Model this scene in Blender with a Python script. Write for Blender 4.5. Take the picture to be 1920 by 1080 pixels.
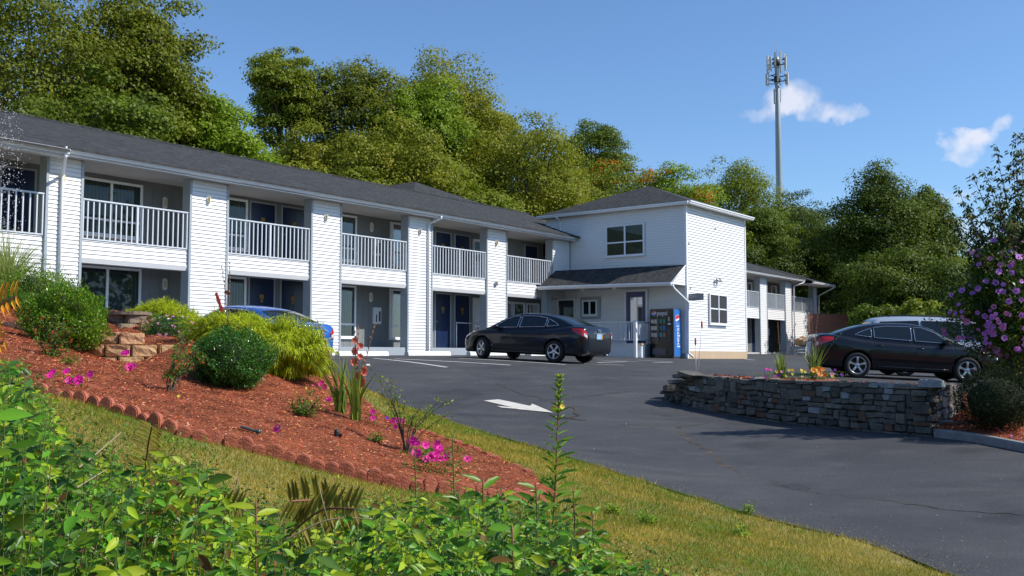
import bpy, bmesh, math, random
import numpy as np
from mathutils import Vector, Matrix, Euler
from mathutils.geometry import delaunay_2d_cdt

for o in list(bpy.data.objects): bpy.data.objects.remove(o, do_unlink=True)
scn = bpy.context.scene
COL = scn.collection
R = math.radians
RS = np.random.RandomState(7)
random.seed(7)

# ------------------------------------------------------------------ camera
F_PX, PITCH = 1844.0, 0.069            # focal length in photo pixels, upward pitch
cam_d = bpy.data.cameras.new('camera'); cam = bpy.data.objects.new('camera', cam_d); COL.objects.link(cam)
cam_d.sensor_width = 36; cam_d.lens = 36 * F_PX / 1920
cam_d.clip_start = 0.1; cam_d.clip_end = 3000
cam.location = (0, 0, 0); cam.rotation_euler = (math.pi/2 + PITCH, 0, 0)
scn.camera = cam
scn.render.resolution_x = 1024; scn.render.resolution_y = 576

# ------------------------------------------------------------------ world, sun, exposure
SUN_AZ, SUN_EL = R(101), R(44)
scn.view_settings.view_transform = 'Standard'; scn.view_settings.look = 'None'
scn.view_settings.exposure = 0.12; scn.view_settings.gamma = 1
world = bpy.data.worlds.new('World'); scn.world = world; world.use_nodes = True
wn, wl = world.node_tree.nodes, world.node_tree.links
for n in list(wn): wn.remove(n)
def WN(t, **k):
    n = wn.new(t)
    for a, b in k.items(): setattr(n, a, b)
    return n
w_out = WN('ShaderNodeOutputWorld'); w_bg = WN('ShaderNodeBackground'); w_bg.inputs['Strength'].default_value = 0.12
sky = WN('ShaderNodeTexSky', sky_type='NISHITA', sun_disc=False)
sky.sun_elevation = SUN_EL; sky.sun_rotation = SUN_AZ; sky.altitude = 50
sky.air_density = 1.0; sky.dust_density = 0.35; sky.ozone_density = 2.4
tc = WN('ShaderNodeTexCoord')
def cray(px, py):
    dx = (px - 960) / F_PX; dy = -(py - 540) / F_PX
    c, s = math.cos(PITCH), math.sin(PITCH)
    return Vector((dx, c - dy * s, s + dy * c))
def math_n(op, a, b=None, clamp=False):
    n = WN('ShaderNodeMath', operation=op, use_clamp=clamp)
    for i, x in enumerate((a, b)):
        if x is None: continue
        if isinstance(x, (int, float)): n.inputs[i].default_value = x
        else: wl.new(x, n.inputs[i])
    return n.outputs[0]
w_noise = WN('ShaderNodeTexNoise'); w_noise.inputs['Scale'].default_value = 26; w_noise.inputs['Detail'].default_value = 7; w_noise.inputs['Roughness'].default_value = 0.6
wl.new(tc.outputs['Generated'], w_noise.inputs['Vector'])
total = None
wv = WN('ShaderNodeVectorMath', operation='MULTIPLY_ADD'); wn2 = WN('ShaderNodeTexNoise'); wn2.inputs['Scale'].default_value = 34; wn2.inputs['Detail'].default_value = 6; wl.new(tc.outputs['Generated'], wn2.inputs['Vector'])
wsub = WN('ShaderNodeVectorMath', operation='SUBTRACT'); wl.new(wn2.outputs['Color'], wsub.inputs[0]); wsub.inputs[1].default_value = (.5, .5, .5)
wl.new(wsub.outputs[0], wv.inputs[0]); wv.inputs[1].default_value = (.055, .055, .055); wl.new(tc.outputs['Generated'], wv.inputs[2]); WDIR = wv.outputs[0]
for (px, py, aw, ah, amp, rot) in ((1497, 192, 66, 36, 1.15, 0.1), (1560, 204, 62, 24, 0.9, 0.25), (1440, 210, 55, 18, 0.5, -0.1), (1812, 266, 46, 28, 1.2, -0.25), (1868, 242, 36, 18, 1.0, -0.5),
                               (1800, 440, 70, 30, 0.7, 0), (1880, 455, 60, 26, 0.6, 0), (1790, 362, 40, 14, 0.3, 0), (1925, 330, 26, 16, 0.45, 0)):
    d = cray(px, py).normalized(); rt = Vector((d.y, -d.x, 0)).normalized(); up = rt.cross(d)
    r2 = rt * math.cos(rot) + up * -math.sin(rot); u2 = up * math.cos(rot) + rt * math.sin(rot)
    def dot(v):
        n = WN('ShaderNodeVectorMath', operation='DOT_PRODUCT'); n.inputs[1].default_value = v; wl.new(WDIR, n.inputs[0]); return n.outputs['Value']
    a = math_n('DIVIDE', dot(r2), aw / F_PX); b = math_n('DIVIDE', dot(u2), ah / F_PX)
    e = math_n('SUBTRACT', 1.0, math_n('ADD', math_n('MULTIPLY', a, a), math_n('MULTIPLY', b, b)))
    front = math_n('GREATER_THAN', dot(d), 0.5)
    e = math_n('MULTIPLY', math_n('MULTIPLY', math_n('MAXIMUM', e, 0.0), amp), front)
    total = e if total is None else math_n('MAXIMUM', total, e)
nz = math_n('ADD', math_n('MULTIPLY', w_noise.outputs['Fac'], 2.9), -0.80)
mask = math_n('MULTIPLY', total, nz, True)
mask = math_n('MINIMUM', mask, 0.80)
w_cool = WN('ShaderNodeMixRGB', blend_type='MULTIPLY'); w_cool.inputs['Fac'].default_value = 1.0
w_cool.inputs['Color2'].default_value = (0.86, 1.06, 1.27, 1)
wl.new(sky.outputs[0], w_cool.inputs['Color1'])
w_mix = WN('ShaderNodeMixRGB'); wl.new(mask, w_mix.inputs['Fac']); wl.new(w_cool.outputs[0], w_mix.inputs['Color1']); w_mix.inputs['Color2'].default_value = (6.8, 6.9, 7.6, 1)
wl.new(w_mix.outputs[0], w_bg.inputs['Color']); wl.new(w_bg.outputs[0], w_out.inputs['Surface'])
sun_d = bpy.data.lights.new('sun', 'SUN'); sun_d.energy = 5.0; sun_d.angle = R(0.53); sun_d.color = (1.0, 0.945, 0.87)
sun = bpy.data.objects.new('sun', sun_d); COL.objects.link(sun)
S = Vector((math.sin(SUN_AZ) * math.cos(SUN_EL), math.cos(SUN_AZ) * math.cos(SUN_EL), math.sin(SUN_EL)))
sun.rotation_euler = S.to_track_quat('Z', 'Y').to_euler(); sun.location = (20, -10, 40)
scn.cycles.max_bounces = 8; scn.cycles.transparent_max_bounces = 12

# ------------------------------------------------------------------ helpers
def tag(o, label=None, cat=None, group=None, kind=None):
    if label: o['label'] = label
    if cat: o['category'] = cat
    if group: o['group'] = group
    if kind: o['kind'] = kind
    return o
def empty(name, loc=(0, 0, 0), rz=0.0, label=None, cat=None, group=None):
    o = bpy.data.objects.new(name, None); COL.objects.link(o); o.location = loc; o.rotation_euler = (0, 0, rz)
    o.empty_display_size = 0.1
    return tag(o, label, cat, group)
def link_mesh(name, me, parent=None):
    o = bpy.data.objects.new(name, me); COL.objects.link(o)
    if parent is not None: o.parent = parent
    return o
def copy_tree(o, parent=None):
    c = o.copy(); COL.objects.link(c)
    if parent is not None: c.parent = parent
    for ch in list(o.children): copy_tree(ch, c)
    return c

def mat(name, col, rough=0.6, metal=0.0, var=0.0, vscale=3.0, bump=0.0, bscale=30.0, island=0.0, spec=0.5, coat=0.0, translucent=0.0, detail=6.0, tint=None):
    """principled material: base colour varied by object-space noise, optionally per leaf/stone (island), optional bump"""
    m = bpy.data.materials.new(name); m.use_nodes = True
    nt = m.node_tree; N, L = nt.nodes, nt.links
    b = N['Principled BSDF']
    b.inputs['Roughness'].default_value = rough; b.inputs['Metallic'].default_value = metal
    b.inputs['Specular IOR Level'].default_value = spec
    if coat: b.inputs['Coat Weight'].default_value = coat; b.inputs['Coat Roughness'].default_value = 0.03
    b.inputs['Base Color'].default_value = (*col, 1)
    cur = None
    if var or bump or tint:
        t = N.new('ShaderNodeTexCoord')
    if var or tint:
        n = N.new('ShaderNodeTexNoise'); n.inputs['Scale'].default_value = vscale; n.inputs['Detail'].default_value = detail; n.inputs['Roughness'].default_value = 0.62
        L.new(t.outputs['Object'], n.inputs['Vector'])
        r = N.new('ShaderNodeValToRGB'); L.new(n.outputs['Fac'], r.inputs['Fac'])
        c2 = tint if tint else tuple(min(1, c * (1 + var)) for c in col)
        c1 = col if tint else tuple(c * (1 - var) for c in col)
        r.color_ramp.elements[0].position = 0.32; r.color_ramp.elements[1].position = 0.68
        r.color_ramp.elements[0].color = (*c1, 1); r.color_ramp.elements[1].color = (*c2, 1)
        cur = r.outputs[0]
    if island:
        g = N.new('ShaderNodeNewGeometry'); h = N.new('ShaderNodeHueSaturation')
        mr = N.new('ShaderNodeMapRange'); L.new(g.outputs['Random Per Island'], mr.inputs['Value'])
        mr.inputs['To Min'].default_value = 1 - island; mr.inputs['To Max'].default_value = 1 + island
        L.new(mr.outputs[0], h.inputs['Value'])
        w = N.new('ShaderNodeTexWhiteNoise'); w.noise_dimensions = '1D'; L.new(g.outputs['Random Per Island'], w.inputs['W'])
        m2 = N.new('ShaderNodeMapRange'); L.new(w.outputs['Value'], m2.inputs['Value']); m2.inputs['To Min'].default_value = 0.5 - island * 0.05; m2.inputs['To Max'].default_value = 0.5 + island * 0.05
        L.new(m2.outputs[0], h.inputs['Hue'])
        if cur is not None: L.new(cur, h.inputs['Color'])
        else: h.inputs['Color'].default_value = (*col, 1)
        cur = h.outputs[0]
    if cur is not None: L.new(cur, b.inputs['Base Color'])
    if bump:
        bn = N.new('ShaderNodeTexNoise'); bn.inputs['Scale'].default_value = bscale; bn.inputs['Detail'].default_value = 5; L.new(t.outputs['Object'], bn.inputs['Vector'])
        bp = N.new('ShaderNodeBump'); bp.inputs['Strength'].default_value = bump; bp.inputs['Distance'].default_value = 0.02
        L.new(bn.outputs['Fac'], bp.inputs['Height']); L.new(bp.outputs[0], b.inputs['Normal'])
    if translucent:
        tr = N.new('ShaderNodeBsdfTranslucent'); mx = N.new('ShaderNodeMixShader'); mx.inputs[0].default_value = translucent
        if cur is not None: L.new(cur, tr.inputs['Color'])
        else: tr.inputs['Color'].default_value = (*col, 1)
        L.new(b.outputs[0], mx.inputs[1]); L.new(tr.outputs[0], mx.inputs[2]); L.new(mx.outputs[0], N['Material Output'].inputs['Surface'])
    return m

class MB:
    """collects polygons and links them as ONE mesh object"""
    def __init__(s): s.v = []; s.f = []; s.m = []; s.cur = 0; s.sm = []
    def poly(s, pts, smooth=False):
        i = len(s.v); s.v += [tuple(p) for p in pts]; s.f.append(list(range(i, i + len(pts)))); s.m.append(s.cur); s.sm.append(smooth)
    def mesh(s, vs, fs, smooth=False):
        i = len(s.v); s.v += [tuple(p) for p in vs]
        for f in fs: s.f.append([k + i for k in f]); s.m.append(s.cur); s.sm.append(smooth)
    def box(s, x0, x1, y0, y1, z0, z1, M=None):
        vs = [Vector((x, y, z)) for z in (z0, z1) for y in (y0, y1) for x in (x0, x1)]
        if M is not None: vs = [M @ v for v in vs]
        s.mesh(vs, [(0, 2, 3, 1), (4, 5, 7, 6), (0, 1, 5, 4), (2, 6, 7, 3), (0, 4, 6, 2), (1, 3, 7, 5)])
    def bbox(s, x0, x1, y0, y1, z0, z1, b=0.01, M=None):
        """box with chamfered edges"""
        bm = bmesh.new(); bmesh.ops.create_cube(bm, size=1)
        for v in bm.verts: v.co = Vector((x0 + (v.co.x + .5) * (x1 - x0), y0 + (v.co.y + .5) * (y1 - y0), z0 + (v.co.z + .5) * (z1 - z0)))
        bmesh.ops.bevel(bm, geom=list(bm.edges), offset=b, segments=2, affect='EDGES')
        s.add_bm(bm, M)
    def add_bm(s, bm, M=None, smooth=False):
        bm.verts.index_update()
        vs = [(M @ v.co) if M is not None else v.co.copy() for v in bm.verts]
        s.mesh(vs, [[v.index for v in f.verts] for f in bm.faces], smooth); bm.free()
    def tube(s, pts, r, n=8, smooth=True, cap=True):
        """tube through points; r a number or a list"""
        pts = [Vector(p) for p in pts]; rs = r if isinstance(r, (list, tuple)) else [r] * len(pts)
        vs = []; fs = []; prev = None
        for i, p in enumerate(pts):
            d = (pts[min(i + 1, len(pts) - 1)] - pts[max(i - 1, 0)])
            d = d.normalized() if d.length > 1e-9 else Vector((0, 0, 1))
            if prev is None: a = d.orthogonal().normalized()
            else:
                a = (prev - d * prev.dot(d)); a = a.normalized() if a.length > 1e-6 else d.orthogonal().normalized()
            prev = a; b = d.cross(a)
            for k in range(n):
                t = 2 * math.pi * k / n; vs.append(p + (a * math.cos(t) + b * math.sin(t)) * rs[i])
        for i in range(len(pts) - 1):
            for k in range(n):
                fs.append((i * n + k, i * n + (k + 1) % n, (i + 1) * n + (k + 1) % n, (i + 1) * n + k))
        if cap: fs.append(list(range(n))[::-1]); fs.append(list(range((len(pts) - 1) * n, len(pts) * n)))
        s.mesh(vs, fs, smooth)
    def prism(s, poly2, z0, z1, M=None):
        n = len(poly2); vs = [Vector((x, y, z0)) for x, y in poly2] + [Vector((x, y, z1)) for x, y in poly2]
        if M is not None: vs = [M @ v for v in vs]
        s.mesh(vs, [list(range(n))[::-1], list(range(n, 2 * n))] + [(i, (i + 1) % n, n + (i + 1) % n, n + i) for i in range(n)])
    def lathe(s, prof, n=24, M=None, smooth=True):
        vs = []; fs = []
        for (r, z) in prof:
            for k in range(n):
                t = 2 * math.pi * k / n; v = Vector((r * math.cos(t), r * math.sin(t), z)); vs.append(M @ v if M is not None else v)
        for i in range(len(prof) - 1):
            for k in range(n): fs.append((i * n + k, i * n + (k + 1) % n, (i + 1) * n + (k + 1) % n, (i + 1) * n + k))
        s.mesh(vs, fs, smooth)
    def build(s, name, mats, parent=None):
        me = bpy.data.meshes.new(name); me.from_pydata([tuple(v) for v in s.v], [], s.f)
        mats = list(mats) if isinstance(mats, (list, tuple)) else [mats]
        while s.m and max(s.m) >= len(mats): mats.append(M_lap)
        for m in mats: me.materials.append(m)
        me.polygons.foreach_set('material_index', s.m); me.polygons.foreach_set('use_smooth', s.sm)
        me.update()
        return link_mesh(name, me, parent)

def np_mesh(name, verts, nface_verts, faces_flat, mats, parent=None, smooth=False, midx=None):
    """verts (N,3), faces all with the same vertex count"""
    me = bpy.data.meshes.new(name); nf = len(faces_flat) // nface_verts
    me.vertices.add(len(verts)); me.vertices.foreach_set('co', np.asarray(verts, dtype=np.float32).ravel())
    me.loops.add(len(faces_flat)); me.loops.foreach_set('vertex_index', np.asarray(faces_flat, dtype=np.int32))
    me.polygons.add(nf); me.polygons.foreach_set('loop_start', np.arange(nf, dtype=np.int32) * nface_verts)
    me.polygons.foreach_set('loop_total', np.full(nf, nface_verts, dtype=np.int32))
    if not isinstance(mats, (list, tuple)): mats = [mats]
    for m in mats: me.materials.append(m)
    if midx is not None: me.polygons.foreach_set('material_index', np.asarray(midx, dtype=np.int32))
    if smooth: me.polygons.foreach_set('use_smooth', np.ones(nf, dtype=bool))
    me.update(); me.validate()
    return link_mesh(name, me, parent)

LEAF4 = (np.array([[0, 0, 0], [.38, .5, .06], [0, 1, -.05], [-.38, .5, .06]]), [0, 1, 2, 3], 4)                 # rhombic leaf
LEAF8 = (np.array([[0, 0, 0], [.22, .18, .05], [.34, .45, .07], [.2, .78, .02], [0, 1, -.1], [0, .5, -.02], [-.2, .78, .02], [-.34, .45, .07], [-.22, .18, .05]]),
         [0, 1, 2, 5, 5, 2, 3, 4, 0, 5, 7, 8, 5, 4, 6, 7], 4)                                                  # folded ovate leaf
BLADE = (np.array([[-.5, 0, 0], [.5, 0, 0], [0, 1, 0]]), [0, 1, 2], 3)
def norm(a): return a / np.maximum(np.linalg.norm(a, axis=1, keepdims=True), 1e-9)
def leaf_arrays(pos, d, nrm, length, width, tpl):
    """leaves at pos pointing along d with face normal near nrm"""
    T, fi, k = tpl; d = norm(d); x = norm(np.cross(d, nrm)); z = np.cross(x, d)
    P = pos[:, None, :] + T[None, :, 0, None] * (x * width[:, None])[:, None, :] + T[None, :, 1, None] * (d * length[:, None])[:, None, :] + T[None, :, 2, None] * (z * length[:, None])[:, None, :]
    n = len(T); F = (np.arange(len(pos))[:, None] * n + np.array(fi)[None, :]).ravel()
    return P.reshape(-1, 3), F, k
def leaves(name, pos, d, nrm, length, width, tpl, mats, parent=None, midx=None, smooth=False):
    P, F, k = leaf_arrays(pos, d, nrm, length, width, tpl)
    if midx is not None: midx = np.repeat(midx, len(tpl[1]) // k)
    return np_mesh(name, P, k, F, mats, parent, midx=midx, smooth=smooth)
def rand_unit(n, rs=RS):
    return norm(rs.normal(size=(n, 3)))
# ------------------------------------------------------------------ terrain
BA = 0.648                                      # heading of the motel's long axis
BX, BY = -11.793, 23.929                        # origin of the motel's own frame (u along facade, v into the building)
SA, CA = math.sin(BA), math.cos(BA)
def UVW(u, v, z=0.0): return Vector((BX + u * SA - v * CA, BY + u * CA + v * SA, z))
def P3(px, py, Y):
    r = cray(px, py); return r * (Y / r.y)
lawn_edge = [(1780,1080,7.1),(1631,1023,8.0),(1425,972,9.0),(1200,903,10.8),(1080,863,12.2),(973,830,13.6),(860,798,15.2),(767,770,17.2),(680,747,19.4)]
edge_pts = [P3(*e) for e in lawn_edge]
near_edge = [(-40,705,7.6),(80,742,7.3),(230,778,7.2),(330,815,7.1),(450,842,7.2),(560,872,7.3),(700,905,7.4),(850,925,7.6),(940,938,7.9),(1015,938,8.45)]
far_edge = [(1048,925,8.95),(977,882,9.6),(907,853,10.3),(860,835,10.8),(793,813,11.5),(710,780,12.6),(687,756,13.6)]
ctl = list(edge_pts) + [P3(*e) for e in near_edge] + [P3(*e) for e in far_edge]
ctl += [P3(*e) for e in [(907,752,19),(1037,776,17.2),(1250,745,20.6),(1300,765,19),(1440,790,17),(1600,808,15.5),(1744,820,14.3),(1920,852,12.6),(1900,1000,8.2),
        (908,673,30.2),(1048,681,28.5),(1097,681,29.7),(1287,673,39.5),(1395,673,44),(1436,664,60),(766,667,34.4),(1575,709,24.8),(1784,719,24.5),(1100,713,23.5),
        (320,740,9.3),(150,668,11.2),(435,738,10.6),(250,684,11.9),(330,690,11.3),(260,640,12.5),(330,655,12.0),(60,640,11.2),(0,622,12),(235,622,13.4),(235,590,14.0),(60,606,13.2),(30,580,14.4),(560,738,11.6),(650,786,10.4),(300,628,15),
        (620,700,14.5),(780,850,9.6),(600,800,9.4),(300,870,6.0),(600,932,6.3),(100,800,6.0),(960,1060,5.8),(1000,960,7.7),(1300,1080,6.0),(1230,1000,7.4)]]
ctl += [Vector(p) for p in [(-5.9,24.6,-.27),(-9,20.5,-.1),(-12.5,23.4,0.0),(-16,17,.3),(-16,25,.1),(-13,13,.8),(-20,10,1.2),(-12,5,.2),(-6,4,-.65),(0,0,-1.62),(-4,0,-1.3),(-3,3,-1.15),(0,3,-1.5),(3,3,-1.62),(4,-4,-1.75),(-6,-5,-1.4),
        (12,30,-.6),(20,33,-.7),(32,60,-.4),(20,14,-1.2),(12,5,-1.65),(25,0,-1.6),(60,30,-.8),(60,80,-.3),(20,75,0.1),(-10,40,.1),(-30,30,.3),(-30,0,.5),(-30,-30,-1),(30,-40,-2),(0,110,0),(90,0,-1),(90,110,0),(-60,60,0),(-60,0,0.5)]]
CP = np.array([[p.x, p.y] for p in ctl]); CZ = np.array([p.z for p in ctl])
def tps_k(d2): return np.where(d2 > 1e-12, 0.5 * d2 * np.log(np.maximum(d2, 1e-12)), 0)
def tps_fit():
    n = len(CP); d2 = ((CP[:, None] - CP[None]) ** 2).sum(-1)
    K = tps_k(d2) + np.eye(n) * 0.004; Q = np.hstack([np.ones((n, 1)), CP])
    A = np.zeros((n + 3, n + 3)); A[:n, :n] = K; A[:n, n:] = Q; A[n:, :n] = Q.T
    return np.linalg.solve(A, np.concatenate([CZ, np.zeros(3)]))
TW = tps_fit()
def smooth01(t): t = np.clip(t, 0, 1); return t * t * (3 - 2 * t)
def GZ(x, y):
    """ground height (arrays)"""
    x = np.asarray(x, float); y = np.asarray(y, float); sh = x.shape; x = x.ravel(); y = y.ravel()
    cx = np.clip(x, -60, 90); cy = np.clip(y, -35, 110)
    out = np.empty(len(x))
    for i in range(0, len(x), 20000):
        d2 = (cx[i:i+20000, None] - CP[None, :, 0]) ** 2 + (cy[i:i+20000, None] - CP[None, :, 1]) ** 2
        out[i:i+20000] = tps_k(d2) @ TW[:-3] + TW[-3] + TW[-2] * cx[i:i+20000] + TW[-1] * cy[i:i+20000]
    v = -(x - BX) * CA + (y - BY) * SA; u = (x - BX) * SA + (y - BY) * CA
    hill = 7.0 * smooth01((v - 9) / 38) * smooth01((75 - u) / 40)
    far = smooth01((np.hypot(x, y) - 120) / 200)
    z = out + hill
    return (z * (1 - far) + 2.0 * far).reshape(sh)
def gz(x, y): return float(GZ(np.array([x]), np.array([y]))[0])
def ground_hit(px, py, y0=3.0, y1=60.0):
    r = cray(px, py); ys = np.linspace(y0, y1, 1200); xs = ys * r.x / r.y; zs = ys * r.z / r.y
    g = GZ(xs, ys); below = zs <= g
    i = int(np.argmax(below)) if below.any() else len(ys) - 1
    return Vector((xs[i], ys[i], g[i]))
def gp(px, Y, dz=0.0):
    """point on the ground at photo column px and distance Y"""
    x = Y * (px - 960) / F_PX; return Vector((x, Y, gz(x, Y) + dz))

def in_poly(px, py, poly):
    px = np.asarray(px); py = np.asarray(py); ins = np.zeros(px.shape, bool); n = len(poly); j = n - 1
    for i in range(n):
        xi, yi = poly[i]; xj, yj = poly[j]
        c = ((yi > py) != (yj > py)) & (px < (xj - xi) * (py - yi) / (yj - yi + 1e-12) + xi)
        ins ^= c; j = i
    return ins
def resample(poly, step, closed=True):
    out = []; n = len(poly)
    for i in range(n if closed else n - 1):
        a = Vector(poly[i][:2]); b = Vector(poly[(i + 1) % n][:2]); k = max(1, int((b - a).length / step))
        for j in range(k): out.append(tuple(a.lerp(b, j / k)))
    if not closed: out.append(tuple(poly[-1][:2]))
    return out
def catmull(pts, k=6):
    pts = [Vector(p) for p in pts]; out = []
    for i in range(len(pts) - 1):
        p0 = pts[max(i - 1, 0)]; p1 = pts[i]; p2 = pts[i + 1]; p3 = pts[min(i + 2, len(pts) - 1)]
        for j in range(k):
            t = j / k; out.append(0.5 * ((2 * p1) + (p2 - p0) * t + (2 * p0 - 5 * p1 + 4 * p2 - p3) * t * t + (3 * p1 - p0 - 3 * p2 + p3) * t ** 3))
    out.append(pts[-1]); return out
def region(name, poly, step, zf, m, edge_step=None, skirt=0.0):
    b = resample(poly, edge_step or step)
    bx = [p[0] for p in b]; by = [p[1] for p in b]
    X, Y = np.meshgrid(np.arange(min(bx), max(bx), step), np.arange(min(by), max(by), step)); X = X.ravel() + 0.013; Y = Y.ravel() + 0.017
    k = in_poly(X, Y, b); X = X[k]; Y = Y[k]
    nb = len(b); co = [Vector(p) for p in b] + [Vector((x, y)) for x, y in zip(X, Y)]
    r = delaunay_2d_cdt(co, [(i, (i + 1) % nb) for i in range(nb)], [], 1, 1e-4)
    V = np.array([(v.x, v.y) for v in r[0]]); Z = zf(V[:, 0], V[:, 1])
    me = bpy.data.meshes.new(name); me.from_pydata([(a[0], a[1], c) for a, c in zip(V, Z)], [], [list(f) for f in r[2]])
    me.materials.append(m); me.polygons.foreach_set('use_smooth', [True] * len(me.polygons)); me.update()
    return link_mesh(name, me)

# asphalt outline: lawn edge, the foot of the bed, the motel front, then out to the right
E2 = [(p.x, p.y) for p in edge_pts]
asphalt_poly = [(9, -8), (6.2, 0), (4.3, 4.4)] + [tuple(p)[:2] for p in catmull([(x, y, 0) for x, y in E2], 4)] + [(-3.9, 20.6), (-5.6, 20.9), (-8.0, 19.4), (-11, 16.4)] + \
    [tuple(UVW(-6, -6)[:2]), tuple(UVW(-6, .6)[:2]), tuple(UVW(70, .6)[:2]), (75, 70), (75, -8)]
mulch_poly = [(p.x, p.y) for p in catmull([P3(*e) for e in near_edge + far_edge], 3)] + [(-3.0, 15.6), (-4.3, 16.6), (-6.2, 17.2), (-8.6, 16.2), (-11.5, 13.5), (-10, 8)]
def seg_dist(x, y, poly):
    best = np.full(np.shape(x), 1e9)
    for i in range(len(poly)):
        ax, ay = poly[i]; bx, by = poly[(i + 1) % len(poly)]; dx, dy = bx - ax, by - ay
        t = np.clip(((x - ax) * dx + (y - ay) * dy) / (dx * dx + dy * dy + 1e-12), 0, 1)
        best = np.minimum(best, np.hypot(x - ax - t * dx, y - ay - t * dy))
    return best

def g_noise(x, y): return 0.012 * np.sin(x * 2.3 + 1.3 * np.sin(y * 1.7)) * np.sin(y * 2.9 + x) + 0.006 * np.sin(7 * x + 3 * y) * np.sin(6 * y - 2 * x)
xs = np.concatenate([-np.geomspace(14, 900, 34)[::-1], np.arange(-13.8, 12, .2), np.geomspace(12, 900, 36)])
ys = np.concatenate([-np.geomspace(1, 400, 20)[::-1], np.arange(-.8, 24, .2), np.geomspace(24, 1200, 60)])
X, Y = np.meshgrid(xs, ys); Z = GZ(X, Y) + g_noise(X, Y)
for poly, dep in ((asphalt_poly, .12), (mulch_poly, .08)):
    ins = in_poly(X, Y, poly); d = seg_dist(X, Y, poly); Z -= np.where(ins, dep * smooth01((d - .05) / .4), 0)
# lawn stands slightly proud where it meets the asphalt
nx, ny = len(xs), len(ys); I = np.arange(nx * ny).reshape(ny, nx)
Q = np.stack([I[:-1, :-1], I[:-1, 1:], I[1:, 1:], I[1:, :-1]], -1).reshape(-1)
M_lawn = mat('lawn_soil', (0.13, 0.13, 0.03), 0.9, tint=(0.30, 0.24, 0.09), vscale=1.7, bump=0.6, bscale=60, spec=0.1)
np_mesh('ground', np.stack([X.ravel(), Y.ravel(), Z.ravel()], -1), 4, Q, M_lawn, smooth=True)['kind'] = 'structure'

# asphalt: sealed, faded blue-grey, with fine specks and patches
def asphalt_mat():
    m = mat('asphalt', (0.040, 0.042, 0.046), 0.78, tint=(0.064, 0.066, 0.070), vscale=0.55, bump=0.5, bscale=160, spec=0.35, detail=10)
    nt = m.node_tree; N, L = nt.nodes, nt.links; b = N['Principled BSDF']; base = b.inputs['Base Color'].links[0].from_socket
    t = N.new('ShaderNodeTexCoord'); mp = N.new('ShaderNodeMapping'); mp.inputs['Rotation'].default_value = (0, 0, R(25)); mp.inputs['Scale'].default_value = (1.2, 2.0, 1)
    L.new(t.outputs['Object'], mp.inputs[0])
    n1 = N.new('ShaderNodeTexNoise'); n1.inputs['Scale'].default_value = 1.1; n1.inputs['Detail'].default_value = 8; L.new(mp.outputs[0], n1.inputs['Vector'])
    r1 = N.new('ShaderNodeValToRGB'); r1.color_ramp.elements[0].position = 0.50; r1.color_ramp.elements[1].position = 0.74
    r1.color_ramp.elements[0].color = (0, 0, 0, 1); r1.color_ramp.elements[1].color = (.26, .26, .26, 1); L.new(n1.outputs['Fac'], r1.inputs['Fac'])
    a = N.new('ShaderNodeMixRGB'); L.new(r1.outputs[0], a.inputs['Fac']); L.new(base, a.inputs['Color1']); a.inputs['Color2'].default_value = (0.13, 0.13, 0.125, 1)
    vz = N.new('ShaderNodeTexVoronoi'); vz.inputs['Scale'].default_value = 9; vz.inputs['Randomness'].default_value = 1; L.new(t.outputs['Object'], vz.inputs['Vector'])
    r2 = N.new('ShaderNodeValToRGB'); r2.color_ramp.elements[0].position = 0.05; r2.color_ramp.elements[1].position = 0.09
    r2.color_ramp.elements[0].color = (.8, .8, .8, 1); r2.color_ramp.elements[1].color = (0, 0, 0, 1); L.new(vz.outputs['Distance'], r2.inputs['Fac'])
    g = N.new('ShaderNodeMixRGB'); L.new(r2.outputs[0], g.inputs['Fac']); L.new(a.outputs[0], g.inputs['Color1']); g.inputs['Color2'].default_value = (0.24, 0.23, 0.20, 1)
    sn = N.new('ShaderNodeTexNoise'); sn.inputs['Scale'].default_value = .8; sn.inputs['Detail'].default_value = 3; L.new(t.outputs['Object'], sn.inputs['Vector'])
    sr = N.new('ShaderNodeValToRGB'); sr.color_ramp.elements[0].position = .60; sr.color_ramp.elements[1].position = .72; sr.color_ramp.elements[0].color = (1, 1, 1, 1); sr.color_ramp.elements[1].color = (.62, .62, .64, 1); L.new(sn.outputs['Fac'], sr.inputs['Fac'])
    fn_ = N.new('ShaderNodeTexNoise'); fn_.inputs['Scale'].default_value = 95; fn_.inputs['Detail'].default_value = 2; L.new(t.outputs['Object'], fn_.inputs['Vector'])
    fr_ = N.new('ShaderNodeValToRGB'); fr_.color_ramp.elements[0].position = .35; fr_.color_ramp.elements[1].position = .68; fr_.color_ramp.elements[0].color = (.72, .72, .72, 1); fr_.color_ramp.elements[1].color = (1.35, 1.33, 1.3, 1); L.new(fn_.outputs['Fac'], fr_.inputs['Fac'])
    m1 = N.new('ShaderNodeMixRGB'); m1.blend_type = 'MULTIPLY'; m1.inputs['Fac'].default_value = 1; L.new(g.outputs[0], m1.inputs['Color1']); L.new(sr.outputs[0], m1.inputs['Color2'])
    m2 = N.new('ShaderNodeMixRGB'); m2.blend_type = 'MULTIPLY'; m2.inputs['Fac'].default_value = 1; L.new(m1.outputs[0], m2.inputs['Color1']); L.new(fr_.outputs[0], m2.inputs['Color2'])
    L.new(m2.outputs[0], b.inputs['Base Color'])
    return m
M_asph = asphalt_mat()
region('asphalt', asphalt_poly, 0.9, lambda x, y: GZ(x, y) + 0.012, M_asph, 0.35)['kind'] = 'structure'

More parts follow.
